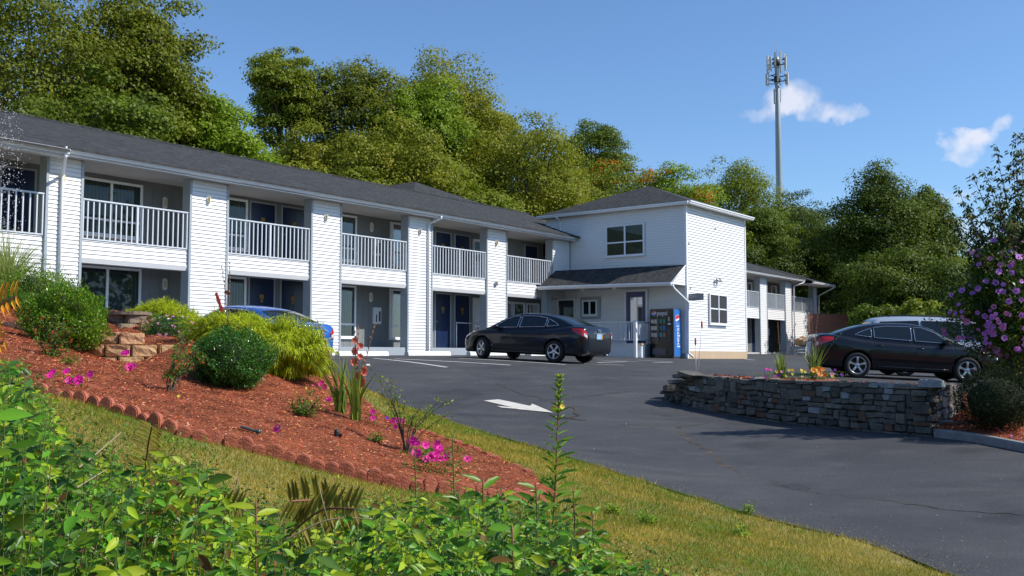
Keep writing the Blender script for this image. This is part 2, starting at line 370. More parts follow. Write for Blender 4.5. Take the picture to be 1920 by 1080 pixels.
# faded white paint
M_paint = mat('road_paint', (0.62, 0.62, 0.60), 0.7, var=0.2, vscale=9, bump=0.3, bscale=90)
M_arrow = mat('arrow_paint', (0.60, 0.57, 0.50), 0.7, var=0.12, vscale=6, bump=0.3, bscale=90)
def drape(name, poly, m, dz=0.018, step=.3):
    o = region(name, poly, step, lambda x, y: GZ(x, y) + dz, m); o['kind'] = 'structure'; return o
def line(name, a, b, w, m=M_paint, dz=0.02):
    a = Vector(a[:2]); b = Vector(b[:2]); d = (b - a).normalized(); n = Vector((-d.y, d.x)) * w / 2
    return drape(name, [tuple(a - n), tuple(b - n), tuple(b + n), tuple(a + n)], m, dz)
def PX(px, py): return ground_hit(px, py)
arrow = [P3(907,752,19.2), P3(937,750.5,19.3), P3(992,763,18.25), P3(1000,758.6,18.6), P3(1037,776,17.1), P3(968,772,17.5), P3(968,767.5,17.9), P3(930,765,18.2)]
arrow = [PX(907,753), PX(935,751), PX(994,763), PX(998,759), PX(1037,776), PX(970,769.5), PX(968,767.5), PX(932,759.5)]
drape('road_arrow', [(p.x, p.y) for p in arrow], M_arrow, 0.02)
hk = [PX(931,763.5), PX(967,766), PX(969,768.5), PX(941,766.5)]
drape('road_arrow', [(p.x, p.y) for p in hk], M_arrow, 0.02)
for a, b in (((700,673),(838,690)), ((740,674),(957,686)), ((860,673),(1060,685)), ((1120,676),(1195,679)), ((1095,683),(1170,686)), ((1120,681),(1175,679)), ((1195,676),(1262,680)), ((1225,681),(1262,680)), ((690,684),(690,687)), ((1396,674),(1415,676)), ((1575,706),(1700,712))):
    pa, pb = PX(*a), PX(*b)
    if (pa - pb).length > .3: line('parking_line', pa, pb, 0.11)
# cracks: dark tarred bands wandering down the drive
M_crack = mat('crack_tar', (0.012, 0.012, 0.012), 0.9, tint=(0.10, 0.075, 0.055), vscale=5, bump=0.5)
def crack(pts, w):
    P = [PX(*p) for p in pts]; P = catmull([(p.x, p.y, 0) for p in P], 8); rs = random.Random(len(pts)); L_ = []; R_ = []
    for i, p in enumerate(P):
        d = (P[min(i + 1, len(P) - 1)] - P[max(i - 1, 0)]).normalized(); n = Vector((-d.y, d.x, 0)); c = p + n * rs.uniform(-1, 1) * .05
        ww = w * rs.uniform(.4, 1.1) * (0.5 if i in (0, len(P) - 1) else 1); L_.append(tuple((c + n * ww)[:2])); R_.append(tuple((c - n * ww)[:2]))
    m = MB()
    for i in range(len(P) - 1):
        m.poly([(q[0], q[1], gz(q[0], q[1]) + .017) for q in (L_[i], L_[i+1], R_[i+1], R_[i])])
    m.build('asphalt_crack', M_crack)['kind'] = 'structure'
crack([(1275,803),(1290,825),(1320,842),(1350,868),(1385,892),(1393,905),(1392,925),(1408,945),(1418,962)], .06)
crack([(1395,897),(1440,903),(1480,918),(1560,932),(1660,942),(1780,958),(1920,968)], .014)
crack([(1160,798),(1210,800),(1275,803),(1330,795)], .02)
crack([(1070,762),(1082,780),(1060,786),(1100,790)], .03)
crack([(925,718),(985,742),(1040,750),(1120,742),(1190,735)], .022)
# ------------------------------------------------------------------ buildings
M_side = mat('white_siding', (0.80, 0.80, 0.79), 0.45, var=0.025, vscale=1.2, spec=0.4)
M_sideB = mat('pale_siding', (0.70, 0.72, 0.77), 0.5, var=0.04, vscale=1.2, spec=0.4)
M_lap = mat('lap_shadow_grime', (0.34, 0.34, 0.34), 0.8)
M_trim = mat('white_trim', (0.80, 0.81, 0.82), 0.4)
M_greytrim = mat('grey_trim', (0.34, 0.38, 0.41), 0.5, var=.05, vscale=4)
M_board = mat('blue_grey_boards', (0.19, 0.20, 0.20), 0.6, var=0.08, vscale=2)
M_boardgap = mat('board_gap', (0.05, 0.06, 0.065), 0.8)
M_soffit = mat('soffit_white', (0.50, 0.49, 0.47), 0.6, var=.06, vscale=2)
M_rail = mat('rail_paint', (0.60, 0.64, 0.68), 0.45, var=.05, vscale=5)
M_door = mat('navy_door', (0.006, 0.018, 0.060), 0.35, var=.08, vscale=3)
M_curt = mat('tan_curtain', (0.38, 0.34, 0.18), 0.85, var=.12, vscale=2)
M_curtb = mat('pale_curtain', (0.42, 0.50, 0.50), 0.85, var=.1, vscale=2)
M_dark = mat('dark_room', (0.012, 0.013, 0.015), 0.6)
M_gold = mat('brass_plate', (0.30, 0.17, 0.03), 0.5, metal=.3)
M_lampg = mat('lamp_glass', (0.78, 0.72, 0.52), 0.25)
M_conc = mat('concrete', (0.46, 0.45, 0.42), 0.8, var=.12, vscale=4, bump=.3)
M_found = mat('tan_foundation', (0.45, 0.35, 0.24), 0.85, tint=(0.55, 0.40, 0.25), vscale=2.2, bump=.4)
M_black = mat('black_matte', (0.01, 0.01, 0.011), 0.6)
M_metal = mat('grey_metal', (0.35, 0.36, 0.37), 0.4, metal=.7)
def glass_mat(name, dark=0.0, tint=(0.8, 0.87, 0.9), fr=1.5):
    m = bpy.data.materials.new(name); m.use_nodes = True; N, L = m.node_tree.nodes, m.node_tree.links
    for n in list(N): N.remove(n)
    o = N.new('ShaderNodeOutputMaterial'); g = N.new('ShaderNodeBsdfGlossy'); g.inputs['Roughness'].default_value = 0.015
    t = N.new('ShaderNodeBsdfTransparent'); t.inputs['Color'].default_value = (*[c * (1 - dark) for c in tint], 1)
    f = N.new('ShaderNodeFresnel'); f.inputs['IOR'].default_value = fr; mx = N.new('ShaderNodeMixShader')
    L.new(f.outputs[0], mx.inputs[0]); L.new(t.outputs[0], mx.inputs[1]); L.new(g.outputs[0], mx.inputs[2]); L.new(mx.outputs[0], o.inputs['Surface'])
    return m
M_pane = glass_mat('window_pane', 0.2, fr=1.33)
def dim_pane_mat():  # dull darkened pane, added to suppress bright reflections in the window
    m = bpy.data.materials.new('dim_pane'); m.use_nodes = True; N, L = m.node_tree.nodes, m.node_tree.links; b = N['Principled BSDF']; b.inputs['Base Color'].default_value = (.05, .055, .06, 1); b.inputs['Roughness'].default_value = .8
    t = N.new('ShaderNodeBsdfTransparent'); mx = N.new('ShaderNodeMixShader'); mx.inputs[0].default_value = .62; L.new(t.outputs[0], mx.inputs[1]); L.new(b.outputs[0], mx.inputs[2]); L.new(mx.outputs[0], N['Material Output'].inputs['Surface']); return m
M_dimpane = dim_pane_mat()
def shingle_mat():
    m = mat('roof_shingle', (0.030, 0.032, 0.034), 0.9, tint=(0.078, 0.080, 0.080), vscale=7, bump=0, spec=.25, detail=8)
    N, L = m.node_tree.nodes, m.node_tree.links; b = N['Principled BSDF']
    base = b.inputs['Base Color'].links[0].from_socket
    t = N.new('ShaderNodeTexCoord'); br = N.new('ShaderNodeTexBrick'); L.new(t.outputs['Object'], br.inputs['Vector'])
    br.inputs['Scale'].default_value = 1; br.inputs['Brick Width'].default_value = .33; br.inputs['Row Height'].default_value = .135; br.inputs['Mortar Size'].default_value = .006
    br.inputs['Color1'].default_value = (.55, .55, .56, 1); br.inputs['Color2'].default_value = (1, 1, 1, 1); br.inputs['Mortar'].default_value = (.25, .25, .25, 1)
    mx = N.new('ShaderNodeMixRGB'); mx.blend_type = 'MULTIPLY'; mx.inputs['Fac'].default_value = .75; L.new(base, mx.inputs['Color1']); L.new(br.outputs['Color'], mx.inputs['Color2'])
    L.new(mx.outputs[0], b.inputs['Base Color'])
    bp = N.new('ShaderNodeBump'); bp.inputs['Distance'].default_value = .012; L.new(br.outputs['Fac'], bp.inputs['Height']); bp.invert = True; L.new(bp.outputs[0], b.inputs['Normal'])
    return m
M_shing = shingle_mat()

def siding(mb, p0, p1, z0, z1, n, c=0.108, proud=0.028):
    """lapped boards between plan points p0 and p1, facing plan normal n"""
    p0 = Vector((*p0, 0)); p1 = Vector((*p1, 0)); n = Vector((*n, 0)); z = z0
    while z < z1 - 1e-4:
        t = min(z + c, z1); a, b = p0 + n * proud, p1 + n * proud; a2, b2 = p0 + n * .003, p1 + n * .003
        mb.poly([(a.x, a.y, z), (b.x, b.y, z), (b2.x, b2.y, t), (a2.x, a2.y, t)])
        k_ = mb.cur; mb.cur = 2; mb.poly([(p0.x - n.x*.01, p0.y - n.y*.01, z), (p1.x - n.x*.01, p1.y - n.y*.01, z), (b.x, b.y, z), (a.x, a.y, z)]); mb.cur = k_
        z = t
def frame_M(o, e, n):
    """matrix: local x = plan direction e, local y = outward normal n, local z up, origin o"""
    e = Vector((*e, 0)); n = Vector((*n, 0)); return Matrix(((e.x, n.x, 0, o[0]), (e.y, n.y, 0, o[1]), (0, 0, 1, o[2] if len(o) > 2 else 0), (0, 0, 0, 1)))
def window(root, M, x0, x1, z0, z1, cols=2, transom=None, curtain='tan', fw=.07, sash=False, split=None, dark_glass=False):
    """M from frame_M: x along the wall, y outward"""
    m = MB(); d = .07
    for a, b, c, e in ((x0, x1, z1 - fw, z1), (x0, x1, z0, z0 + fw)): m.bbox(a, b, 0, d, c, e, .006, M)
    cw = (x1 - x0) / cols; cuts = [x0 + cw * i for i in range(cols + 1)] if split is None else [x0, split, x1]
    for i, c in enumerate(cuts):
        a = c if i == 0 else (c - fw if i == len(cuts) - 1 else c - fw * .5)
        m.bbox(a, a + fw, .003, d + .004, z0 + fw, z1 - fw, .006, M)
    if transom: m.bbox(x0 + fw, x1 - fw, .002, d - .015, transom - .03, transom + .03, .005, M)
    m.bbox(x0 - .03, x1 + .03, 0, d + .03, z0 - .035, z0 - .002, .006, M)
    w = m.build('window', M_trim, root)
    p = MB(); p.box(x0 + fw * .5, x1 - fw * .5, .036, .040, z0 + fw * .5, z1 - fw * .5, M); p.build('pane', M_dimpane if dark_glass else M_pane, w)
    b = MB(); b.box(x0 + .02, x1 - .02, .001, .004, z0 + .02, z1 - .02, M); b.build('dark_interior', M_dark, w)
    if curtain:
        spans = {'tan': [(0, 1)], 'pale': [(0, 1)], 'open': [(.80, 1)], 'blind': [(0, 1)]}[curtain]
        c = MB()
        if curtain == 'blind':
            z = z0 + .08
            while z < z1 - .05: c.poly([M @ Vector(q) for q in ((x0 + .05, .012, z), (x1 - .05, .012, z), (x1 - .05, .03, z + .022), (x0 + .05, .03, z + .022))]); z += .034
            c.build('blind', M_soffit, w)
        else:
            for s0, s1 in spans:
                a, e = x0 + .04 + (x1 - x0 - .08) * s0, x0 + .04 + (x1 - x0 - .08) * s1; n = max(8, int((e - a) / .022))
                for i in range(n):
                    xa, xb = a + (e - a) * i / n, a + (e - a) * (i + 1) / n; ya, yb = .016 + .011 * math.sin(i * 1.3), .016 + .011 * math.sin((i + 1) * 1.3)
                    c.poly([M @ Vector(q) for q in ((xa, ya, z0 + .05), (xb, yb, z0 + .05), (xb, yb, z1 - .05), (xa, ya, z1 - .05))])
            c.build('curtain', M_curtb if curtain == 'pale' else M_curt, w)
    return w
def door(root, M, x0, x1, z0, z1, plates=True):
    m = MB(); f = .045
    m.box(x0 - f, x0, 0, .05, z0, z1 + f, M); m.box(x1, x1 + f, 0, .05, z0, z1 + f, M); m.box(x0, x1, .001, .05, z1, z1 + f, M)
    fr = m.build('door_frame', M_greytrim, root)
    m = MB(); m.box(x0, x1, .001, .03, z0, z1, M)
    w = x1 - x0
    for (a, b, c, e) in ((.12, .46, .08, .40), (.54, .88, .08, .40), (.12, .46, .45, .72), (.54, .88, .45, .72), (.12, .46, .77, .95), (.54, .88, .77, .95)):
        m.bbox(x0 + w * a, x0 + w * b, .03, .037, z0 + (z1 - z0) * c, z0 + (z1 - z0) * e, .003, M)
    d = m.build('door', M_door, root)
    if plates:
        cx = (x0 + x1) / 2; zc = z0 + (z1 - z0) * .70
        m = MB(); m.bbox(cx - .085, cx + .085, .037, .045, zc, zc + .13, .003, M); m.bbox(cx - .05, cx + .05, .037, .047, zc - .12, zc - .02, .003, M); m.build('number_plate', M_gold, d)
    m = MB(); T = M @ Matrix.Translation((x0 + .07, .04, z0 + 1.0)); bm = bmesh.new(); bmesh.ops.create_uvsphere(bm, u_segments=10, v_segments=6, radius=.032); m.add_bm(bm, T, True)
    m.build('handle', M_metal, d)
    return d
def railing(root, M, x0, x1, zb, zt, n, posts=(.5,)):
    m = MB(); m.bbox(x0, x1, -.02, .055, zt - .045, zt, .008, M); m.bbox(x0, x1, -.005, .035, zb, zb + .04, .006, M)
    for i in range(1, n):
        x = x0 + (x1 - x0) * i / n; m.box(x - .016, x + .016, -.001, .031, zb + .04, zt - .045, M)
    for p in posts:
        x = x0 + (x1 - x0) * p; m.box(x - .03, x + .03, -.012, .044, zb + .001, zt - .046, M)
    m.box(x0 + .005, x0 + .045, -.008, .04, zb + .001, zt - .046, M); m.box(x1 - .045, x1 - .005, -.008, .04, zb + .001, zt - .046, M)
    return m.build('railing', M_rail, root)
def wall_lamp(root, M, x, z):
    m = MB(); m.bbox(x - .075, x + .075, 0, .035, z - .17, z + .17, .03, M); b = m.build('wall_lamp', M_trim, root)
    m = MB(); m.bbox(x - .055, x + .055, .03, .12, z - .13, z + .13, .045, M); m.build('lamp_glass', M_lampg, b)
    return b
def downspout(root, pts, r=.04, flat=True):
    m = MB(); pts = [Vector(p) for p in pts]; P = []
    for i, p in enumerate(pts):
        if 0 < i < len(pts) - 1:
            a = (pts[i - 1] - p).normalized(); b = (pts[i + 1] - p).normalized(); k = min(.07, (pts[i-1]-p).length * .4, (pts[i+1]-p).length * .4)
            for t in (0, .25, .5, .75, 1): P.append((p + a * k) * (1 - t) ** 2 + p * 2 * t * (1 - t) + (p + b * k) * t * t)
        else: P.append(p)
    m.tube(P, r, 8); return m.build('downspout', M_trim, root)
def gutter(root, u0, u1, v, zt, along='u', sgn=-1):
    """ogee gutter running along u at v, open side facing sgn*v"""
    prof = [(0, zt), (0, zt - .13), (sgn * .06, zt - .13), (sgn * .085, zt - .115), (sgn * .095, zt - .07), (sgn * .122, zt - .05), (sgn * .125, zt - .002), (sgn * .108, zt - .004), (sgn * .10, zt - .05), (sgn * .05, zt - .11), (sgn * .012, zt - .11)]
    m = MB(); n = len(prof)
    def P(a, o, z): return (a, v + o, z) if along == 'u' else (v + o, a, z)
    A = [P(u0, o, z) for o, z in prof]; B = [P(u1, o, z) for o, z in prof]
    for i in range(n - 1): m.poly([A[i], B[i], B[i + 1], A[i + 1]])
    m.poly([P(u0, o, z) for o, z in prof[:7]]); m.poly([P(u1, o, z) for o, z in prof[:7]])
    k = m.build('gutter', M_trim, root)
    return k

def vboards(m, x0, x1, z0, z1, M, w=.30, d=.012):
    m.cur = 1; m.box(x0, x1, -.02, .002, z0, z1, M); m.cur = 0; x = x0
    while x < x1 - .02:
        e = min(x + w, x1); m.box(x + .004, e - .004, .002, d, z0, z1, M); x = e

def column(root, u0, u1, zb, zt, v=0.0, depth=.32):
    m = MB(); t = .07
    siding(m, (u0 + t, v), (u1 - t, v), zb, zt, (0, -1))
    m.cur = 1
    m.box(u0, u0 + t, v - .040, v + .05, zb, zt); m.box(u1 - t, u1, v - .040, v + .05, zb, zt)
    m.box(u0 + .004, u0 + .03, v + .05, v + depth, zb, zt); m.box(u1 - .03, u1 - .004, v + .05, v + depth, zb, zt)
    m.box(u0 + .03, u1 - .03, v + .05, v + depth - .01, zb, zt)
    return m.build('column', [M_side, M_greytrim], root)

# ---- the near wing
wing = empty('motel_wing', (BX, BY, 0), math.pi/2 - BA, 'long two-storey white motel wing with balconies, clapboard piers and navy doors', 'motel', 'motel buildings')
P_, W_ = 4.466, 1.318
ZD, ZF, ZS, ZR = 2.95, 2.385, 5.0, 4.04      # deck top, band bottom, soffit, rail top
VB = 1.4
Mv = frame_M((0, VB, 0), (1, 0), (0, -1))     # back wall frame: x=u, y toward viewer
Mf = frame_M((0, 0, 0), (1, 0), (0, -1))
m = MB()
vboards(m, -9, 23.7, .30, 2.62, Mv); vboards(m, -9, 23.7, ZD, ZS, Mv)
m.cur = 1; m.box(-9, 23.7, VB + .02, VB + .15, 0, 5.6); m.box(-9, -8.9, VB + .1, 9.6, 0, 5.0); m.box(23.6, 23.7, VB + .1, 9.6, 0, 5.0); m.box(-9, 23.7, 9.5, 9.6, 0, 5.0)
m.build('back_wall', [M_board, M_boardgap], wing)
m = MB(); m.bbox(-9, 23.7, .03, VB + .1, -.1, .30, .01); m.build('walkway_slab', M_greytrim, wing)
m = MB(); m.box(-9, 21.25, .06, VB, ZF + .1, ZD - .02); m.box(21.25, 23.7, .3, VB, ZF + .1, ZD - .02); m.build('balcony_floor', M_soffit, wing)
m = MB(); m.box(-9, 23.7, -.42, VB, ZS, ZS + .05); m.box(-9, 0.45, -.85, -.42, ZS - .13, ZS - .09); m.build('soffit', M_soffit, wing)
for k in range(-2, 6):
    u0, u1 = k * P_, k * P_ + W_
    if k == 0: u0 = .34
    if k == 5:
        column(wing, u0, 23.74, 2.9, ZS); m = MB(); m.bbox(22.0, 22.36, .05, .32, .02, 2.9, .01); m.build('column', M_greytrim, wing); continue
    c = column(wing, u0, u1, .02 if k >= 0 else -.1, ZS)
    if k >= 0 and k < 5: wall_lamp(wing, Mf, (u0 + u1) / 2 - (.05 if k else .08), 4.46)
for k in range(-2, 5):
    a = k * P_ + W_; b = (k + 1) * P_
    if k == -1: b = .34
    be = 21.25 if k == 4 else b
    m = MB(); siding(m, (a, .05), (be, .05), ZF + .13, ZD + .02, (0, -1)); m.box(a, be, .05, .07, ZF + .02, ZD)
    m.poly([(a, -.0, ZF + .13), (be, -.0, ZF + .13), (be, .05, ZF), (a, .05, ZF)]); m.poly([(a, .05, ZF), (be, .05, ZF), (be, .3, ZF + .02), (a, .3, ZF + .02)])
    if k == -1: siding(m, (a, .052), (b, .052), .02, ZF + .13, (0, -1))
    m.build('balcony_fascia', M_side, wing)
    railing(wing, Mf @ Matrix.Translation((0, -.05, 0)), a + .01, b - .01, ZD + .03, ZR, 20)
# openings on the back wall, bay by bay  (u positions measured)
U_, L_ = (ZD, 4.85), (.33, 2.46)
window(wing, Mv, 2.0, 3.86, ZD + .35, 4.86, transom=3.75, curtain='tan', split=2.90); window(wing, Mv, 2.0, 3.88, .55, 2.46, curtain='open', split=2.85)
window(wing, Mv, 6.4, 7.52, ZD + .35, 4.90, transom=3.75, curtain='tan', split=6.5); window(wing, Mv, 6.4, 7.52, .45, 2.46, curtain='pale', split=6.5)
for (a, b) in ((7.66, 8.62), (8.93, 9.88)):
    door(wing, Mv, a, b, ZD, 4.86); door(wing, Mv, a, b, .33, 2.46)
for (a, b) in ((11.1, 12.24), (13.93, 15.0)):
    window(wing, Mv, a, b, ZD + .35, 4.92, transom=3.75, curtain='tan', split=(a + .12)); window(wing, Mv, a, b, .62, 2.46, transom=1.1, curtain='pale', split=a + .12)
for (a, b) in ((16.45, 17.32), (17.62, 18.5)):
    door(wing, Mv, a, b, ZD, 4.80); door(wing, Mv, a, b, .33, 2.40)
window(wing, Mv, 18.72, 19.5, ZD + .3, 4.75, cols=1, transom=3.8, curtain='tan'); window(wing, Mv, 18.72, 19.5, .6, 2.36, cols=1, transom=1.2, curtain='tan')
door(wing, Mv, 22.3, 23.2, ZD, 4.80, False); window(wing, Mv, 20.9, 22.25, .8, 2.30, cols=1, curtain=None); window(wing, Mv, 22.35, 23.3, .8, 2.30, cols=1, curtain=None)
door(wing, Mv, -.1, .75, ZD, 4.80, False); window(wing, Mv, -2.6, -1.2, ZD + .35, 4.86, curtain='tan')
for x, z in ((4.6, 4.45), (4.66, 2.08), (13.0, 4.62), (13.0, 2.10)): wall_lamp(wing, Mv, x, z)
for x, z in ((13.24, 3.92), (13.26, 1.46)):   # white telephone / electrical cabinets with dark lettering panels
    m = MB(); m.bbox(x - .17, x + .17, 0, .14, z - .32, z + .28, .02, Mv); c = m.build('cabinet', M_trim, wing)
    for xa, xb, za, zb2 in ((.03, .11, -.22, .14), (-.12, -.07, -.24, .02)):
        m = MB(); m.bbox(x + xa, x + xb, .14, .146, z + za, z + zb2, .002, Mv); m.build('dark_label', M_black, c)
m = MB(); m.tube([(17.4, -.3 + VB, 1.3), (19.3, -.3 + VB, 1.3)], .02); m.tube([(17.4, VB - .3, .3), (17.4, VB - .3, 1.3)], .02); m.tube([(19.3, VB - .3, .3), (19.3, VB - .3, 1.3)], .02); m.build('handrail', M_rail, wing)
# roof
VR, ZRG, ZE, VE = 4.7, 7.02, 5.19, -.48
def roof_z(v): return ZE + (v - VE) * (ZRG - ZE) / (VR - VE)
m = MB(); t = .06
def slab(m, pts, t=.05):
    m.poly(pts); m.poly([(x, y, z - t) for x, y, z in pts][::-1])
    for i in range(len(pts)): a, b = pts[i], pts[(i + 1) % len(pts)]; m.poly([a, b, (b[0], b[1], b[2] - t), (a[0], a[1], a[2] - t)])
slab(m, [(.42, VE - .09, roof_z(VE - .09)), (24.3, VE - .09, roof_z(VE - .09)), (27.0, VR, ZRG), (.42, VR, ZRG)])
slab(m, [(-9.3, -.98, roof_z(-.98)), (.42, -.98, roof_z(-.98)), (.42, VR, ZRG + .002), (-9.3, VR, ZRG + .002)])
slab(m, [(-9.3, VR, ZRG), (27.0, VR, ZRG), (27, 9.9, 5.2), (-9.3, 9.9, 5.2)])
m.box(-9.3, 27, VR - .1, VR + .1, ZRG - .03, ZRG + .03)
# cross roof behind the ridge, hipped
pk, pk2, c = (22.4, 8.0, 8.32), (22.4, 12.5, 8.32), [(19.0, 4.9, 6.95), (25.8, 4.9, 6.95), (25.8, 15.6, 6.95), (19.0, 15.6, 6.95)]
slab(m, [c[0], c[1], pk]); slab(m, [c[1], c[2], pk2, pk]); slab(m, [c[2], c[3], pk2]); slab(m, [c[3], c[0], pk, pk2])
rf = m.build('roof', M_shing, wing)
m = MB(); m.box(.42, 23.7, -.42, -.38, ZS - .02, 5.15); m.box(-9, .42, -.80, -.76, ZS - .15, 5.0); m.box(.40, .44, -.8, -.42, ZS - .14, 5.12); m.box(19.3, 25.5, 5.3, 15, 5.4, 6.95); m.build('fascia_board', M_trim, wing)
gutter(wing, .30, 23.30, -.42, 5.16); gutter(wing, -9, .46, -.80, 5.04)
downspout(wing, [(.36, -.87, 4.92), (.36, -.87, 4.84), (.72, -.08, 4.55), (.72, -.07, .1)])
downspout(wing, [(14.65, -.49, 5.04), (14.65, -.49, 4.96), (14.44, -.08, 4.78), (14.44, -.07, .1)], .038)
m = MB(); m.bbox(18.35, 18.5, -.12, 0, 2.76, 2.9, .02); m.build('junction_box', M_metal, wing)

# ---- the office block
UO, VF = 23.76, -5.61
off = empty('office_building', (BX, BY, 0), math.pi/2 - BA, 'square white two-storey office block with hip roof and dark porch roof over its door', 'building', 'motel buildings')
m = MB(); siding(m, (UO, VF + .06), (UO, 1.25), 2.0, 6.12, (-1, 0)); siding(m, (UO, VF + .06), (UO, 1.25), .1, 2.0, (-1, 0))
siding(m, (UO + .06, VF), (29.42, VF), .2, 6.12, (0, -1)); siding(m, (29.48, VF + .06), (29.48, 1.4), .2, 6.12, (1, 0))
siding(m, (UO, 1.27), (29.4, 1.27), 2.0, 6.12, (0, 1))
m.box(UO + .02, 29.46, VF + .02, 1.25, -.2, 6.1); m.build('wall', M_side, off)
for q_ in ((UO - .045, UO + .06, VF - .045, VF + .06, -.1, 6.12), (29.42, 29.51, VF - .045, VF + .06, .2, 6.12), (UO - .025, UO, 1.2, 1.28, 4.6, 6.12)): m = MB(); m.box(*q_); m.build('corner_trim', M_trim, off)
m = MB(); m.bbox(UO - .01, 29.5, VF - .035, VF + .02, -.35, .2, .01); m.bbox(UO - .01, UO + .02, VF - .02, 1.3, -.35, .1, .008); m.build('foundation', M_found, off)
m = MB(); o = .28
cs = [(UO - o, VF - o, 6.24), (29.48 + o, VF - o, 6.24), (29.48 + o, 1.27 + o, 6.24), (UO - o, 1.27 + o, 6.24)]; pk = (26.62, -2.35, 7.62)
for i in range(4): slab(m, [cs[i], cs[(i + 1) % 4], pk], .04)
m.build('roof', M_shing, off)
m = MB(); m.box(UO - o + .02, 29.48 + o - .02, VF - o + .02, 1.27 + o - .02, 6.12, 6.20)
m.build('eave', M_soffit, off)
gutter(off, UO - o, 29.48 + o, VF - o + .02, 6.23); gutter(off, VF - o, 1.27 + o, UO - o + .02, 6.21, 'v')
Ms = frame_M((UO, 0, 0), (0, -1), (-1, 0))      # shaded face: x = -v
Ml = frame_M((0, VF, 0), (1, 0), (0, -1))
Ms2 = Ms @ Matrix.Translation((0, .032, 0)); Ml2 = Ml @ Matrix.Translation((0, .032, 0))
window(off, Ms2, 1.87, 3.75, 4.18, 5.53, transom=4.78, curtain='tan'); window(off, Ms2, -.65, .3, 1.05, 2.49, cols=1, curtain='blind')
window(off, Ml2, 25.67, 27.38, 1.32, 2.62, transom=1.98, curtain='blind', dark_glass=True)
m = MB(); m.bbox(.55, 1.58, 0, .03, 1.58, 2.52, .006, Ms2); m.build('window_surround', M_greytrim, off)
window(off, Ms2 @ Matrix.Translation((0, .03, 0)), .68, 1.44, 1.72, 2.40, curtain=None)
# office door with a glazed light
m = MB(); x0, x1, z0, z1 = 2.76, 3.87, .42, 2.76
for a, b, c_, e in ((x0, x0 + .09, z0, z1), (x1 - .09, x1, z0, z1), (x0 + .09, x1 - .09, z1 - .09, z1)): m.bbox(a, b, 0, .07, c_, e, .006, Ms2)
m.build('door_frame', M_trim, off)
m = MB(); x0 += .1; x1 -= .1; z1 -= .1
for a, b, c_, e in ((x0, x0 + .17, z0, z1), (x1 - .15, x1, z0, z1), (x0 + .17, x1 - .15, z1 - .22, z1), (x0 + .17, x1 - .15, z0, 1.42)): m.box(a, b, 0.002, .045, c_, e, Ms2)
M_purp = mat('blue_violet_paint', (0.035, 0.045, 0.16), 0.4); dd = m.build('door', M_purp, off)
M_mir = mat('door_glass', (0.25, 0.27, 0.29), 0.04, metal=0.9)
m = MB(); m.box(x0 + .17, x1 - .15, .01, .02, 1.42, z1 - .22, Ms2); m.build('pane', M_mir, dd)
m = MB(); m.box(x0 + .05, x0 + .09, .045, .09, 1.25, 1.4, Ms2); m.build('handle', M_metal, dd)
# porch roof (dark shingles), its gable end, gutter, soffit
pz, wz = 2.86, 3.67; gl, gr = (21.35, -.02), (22.5, VF)
m = MB(); slab(m, [(gr[0], gr[1], pz + .05), (UO - .02, VF + .02, wz), (UO - .02, 1.0, wz), (22.6, .02, wz - .03), (gl[0], gl[1], pz + .02)], .04)
M_shd = shingle_mat(); m.build('porch_roof', M_shing, off)
m = MB(); m.poly([(gr[0] + .03, VF + .03, pz - .03), (UO, VF + .03, pz - .03), (UO, VF + .03, wz - .05), (gr[0] + .06, VF + .03, pz + .03)])
for i in range(7):
    z = pz - .03 + i * .108; k = (z - pz + .03) / (wz - pz); ua = gr[0] + .03 + (UO - gr[0]) * k
    if ua < UO - .05: m.poly([(ua, VF + .008, z), (UO - .03, VF + .008, z), (UO - .03, VF + .024, z + .108), (min(UO - .04, ua + (UO - gr[0]) * .108 / (wz - pz)), VF + .024, z + .108)])
m.tube([(gr[0], VF + .005, pz + .03), (UO - .02, VF + .005, wz - .02)], .03, 4); m.build('porch_gable', M_side, off)
m = MB(); m.poly([(gr[0] + .03, VF + .03, pz - .04), (UO - .02, VF + .03, pz - .04), (UO - .02, .9, pz - .04), (22.2, .0, pz - .04), (gl[0] + .03, 0, pz - .04)]); m.build('porch_soffit', M_soffit, off)
m = MB()
gd = Vector((gr[0] - gl[0], gr[1] - gl[1], 0)).normalized(); gn = Vector((gd.y, -gd.x, 0)); gn = gn if gn.x < 0 else -gn
for s in ((0, 0), (.10, 0), (.11, .02)):
    pass
A, B = Vector((*gl, pz)), Vector((*gr, pz))
pr = [(0, .03), (0, -.10), (.05, -.11), (.09, -.06), (.12, -.03), (.12, .03)]
for i in range(len(pr) - 1):
    a, b = pr[i], pr[i + 1]; m.poly([A + gn * a[0] + Vector((0, 0, a[1])), B + gn * a[0] + Vector((0, 0, a[1])), B + gn * b[0] + Vector((0, 0, b[1])), A + gn * b[0] + Vector((0, 0, b[1]))])
for Q_ in (A, B): m.poly([Q_ + gn * a + Vector((0, 0, b)) for a, b in pr])
m.build('gutter', M_trim, off)
for x in (1.15, 2.75):
    m = MB(); T = Ms @ Matrix.Translation((x, .75, pz - .045)); m.lathe([(0.0, -.09), (.09, -.08), (.14, -.03), (.15, 0), (0, 0)], 20, T); m.build('ceiling_lamp', M_lampg, off)
downspout(off, [(22.55, VF - .02, pz - .08), (22.62, VF - .03, pz - .2), (UO - .05, VF - .10, 2.15), (UO - .06, VF - .09, .1), (UO - .03, VF - .3, -.05)], .045)
downspout(off, [(UO - .34, .50, 6.1), (UO - .05, .50, 5.95), (UO - .06, .50, 3.75)], .045)
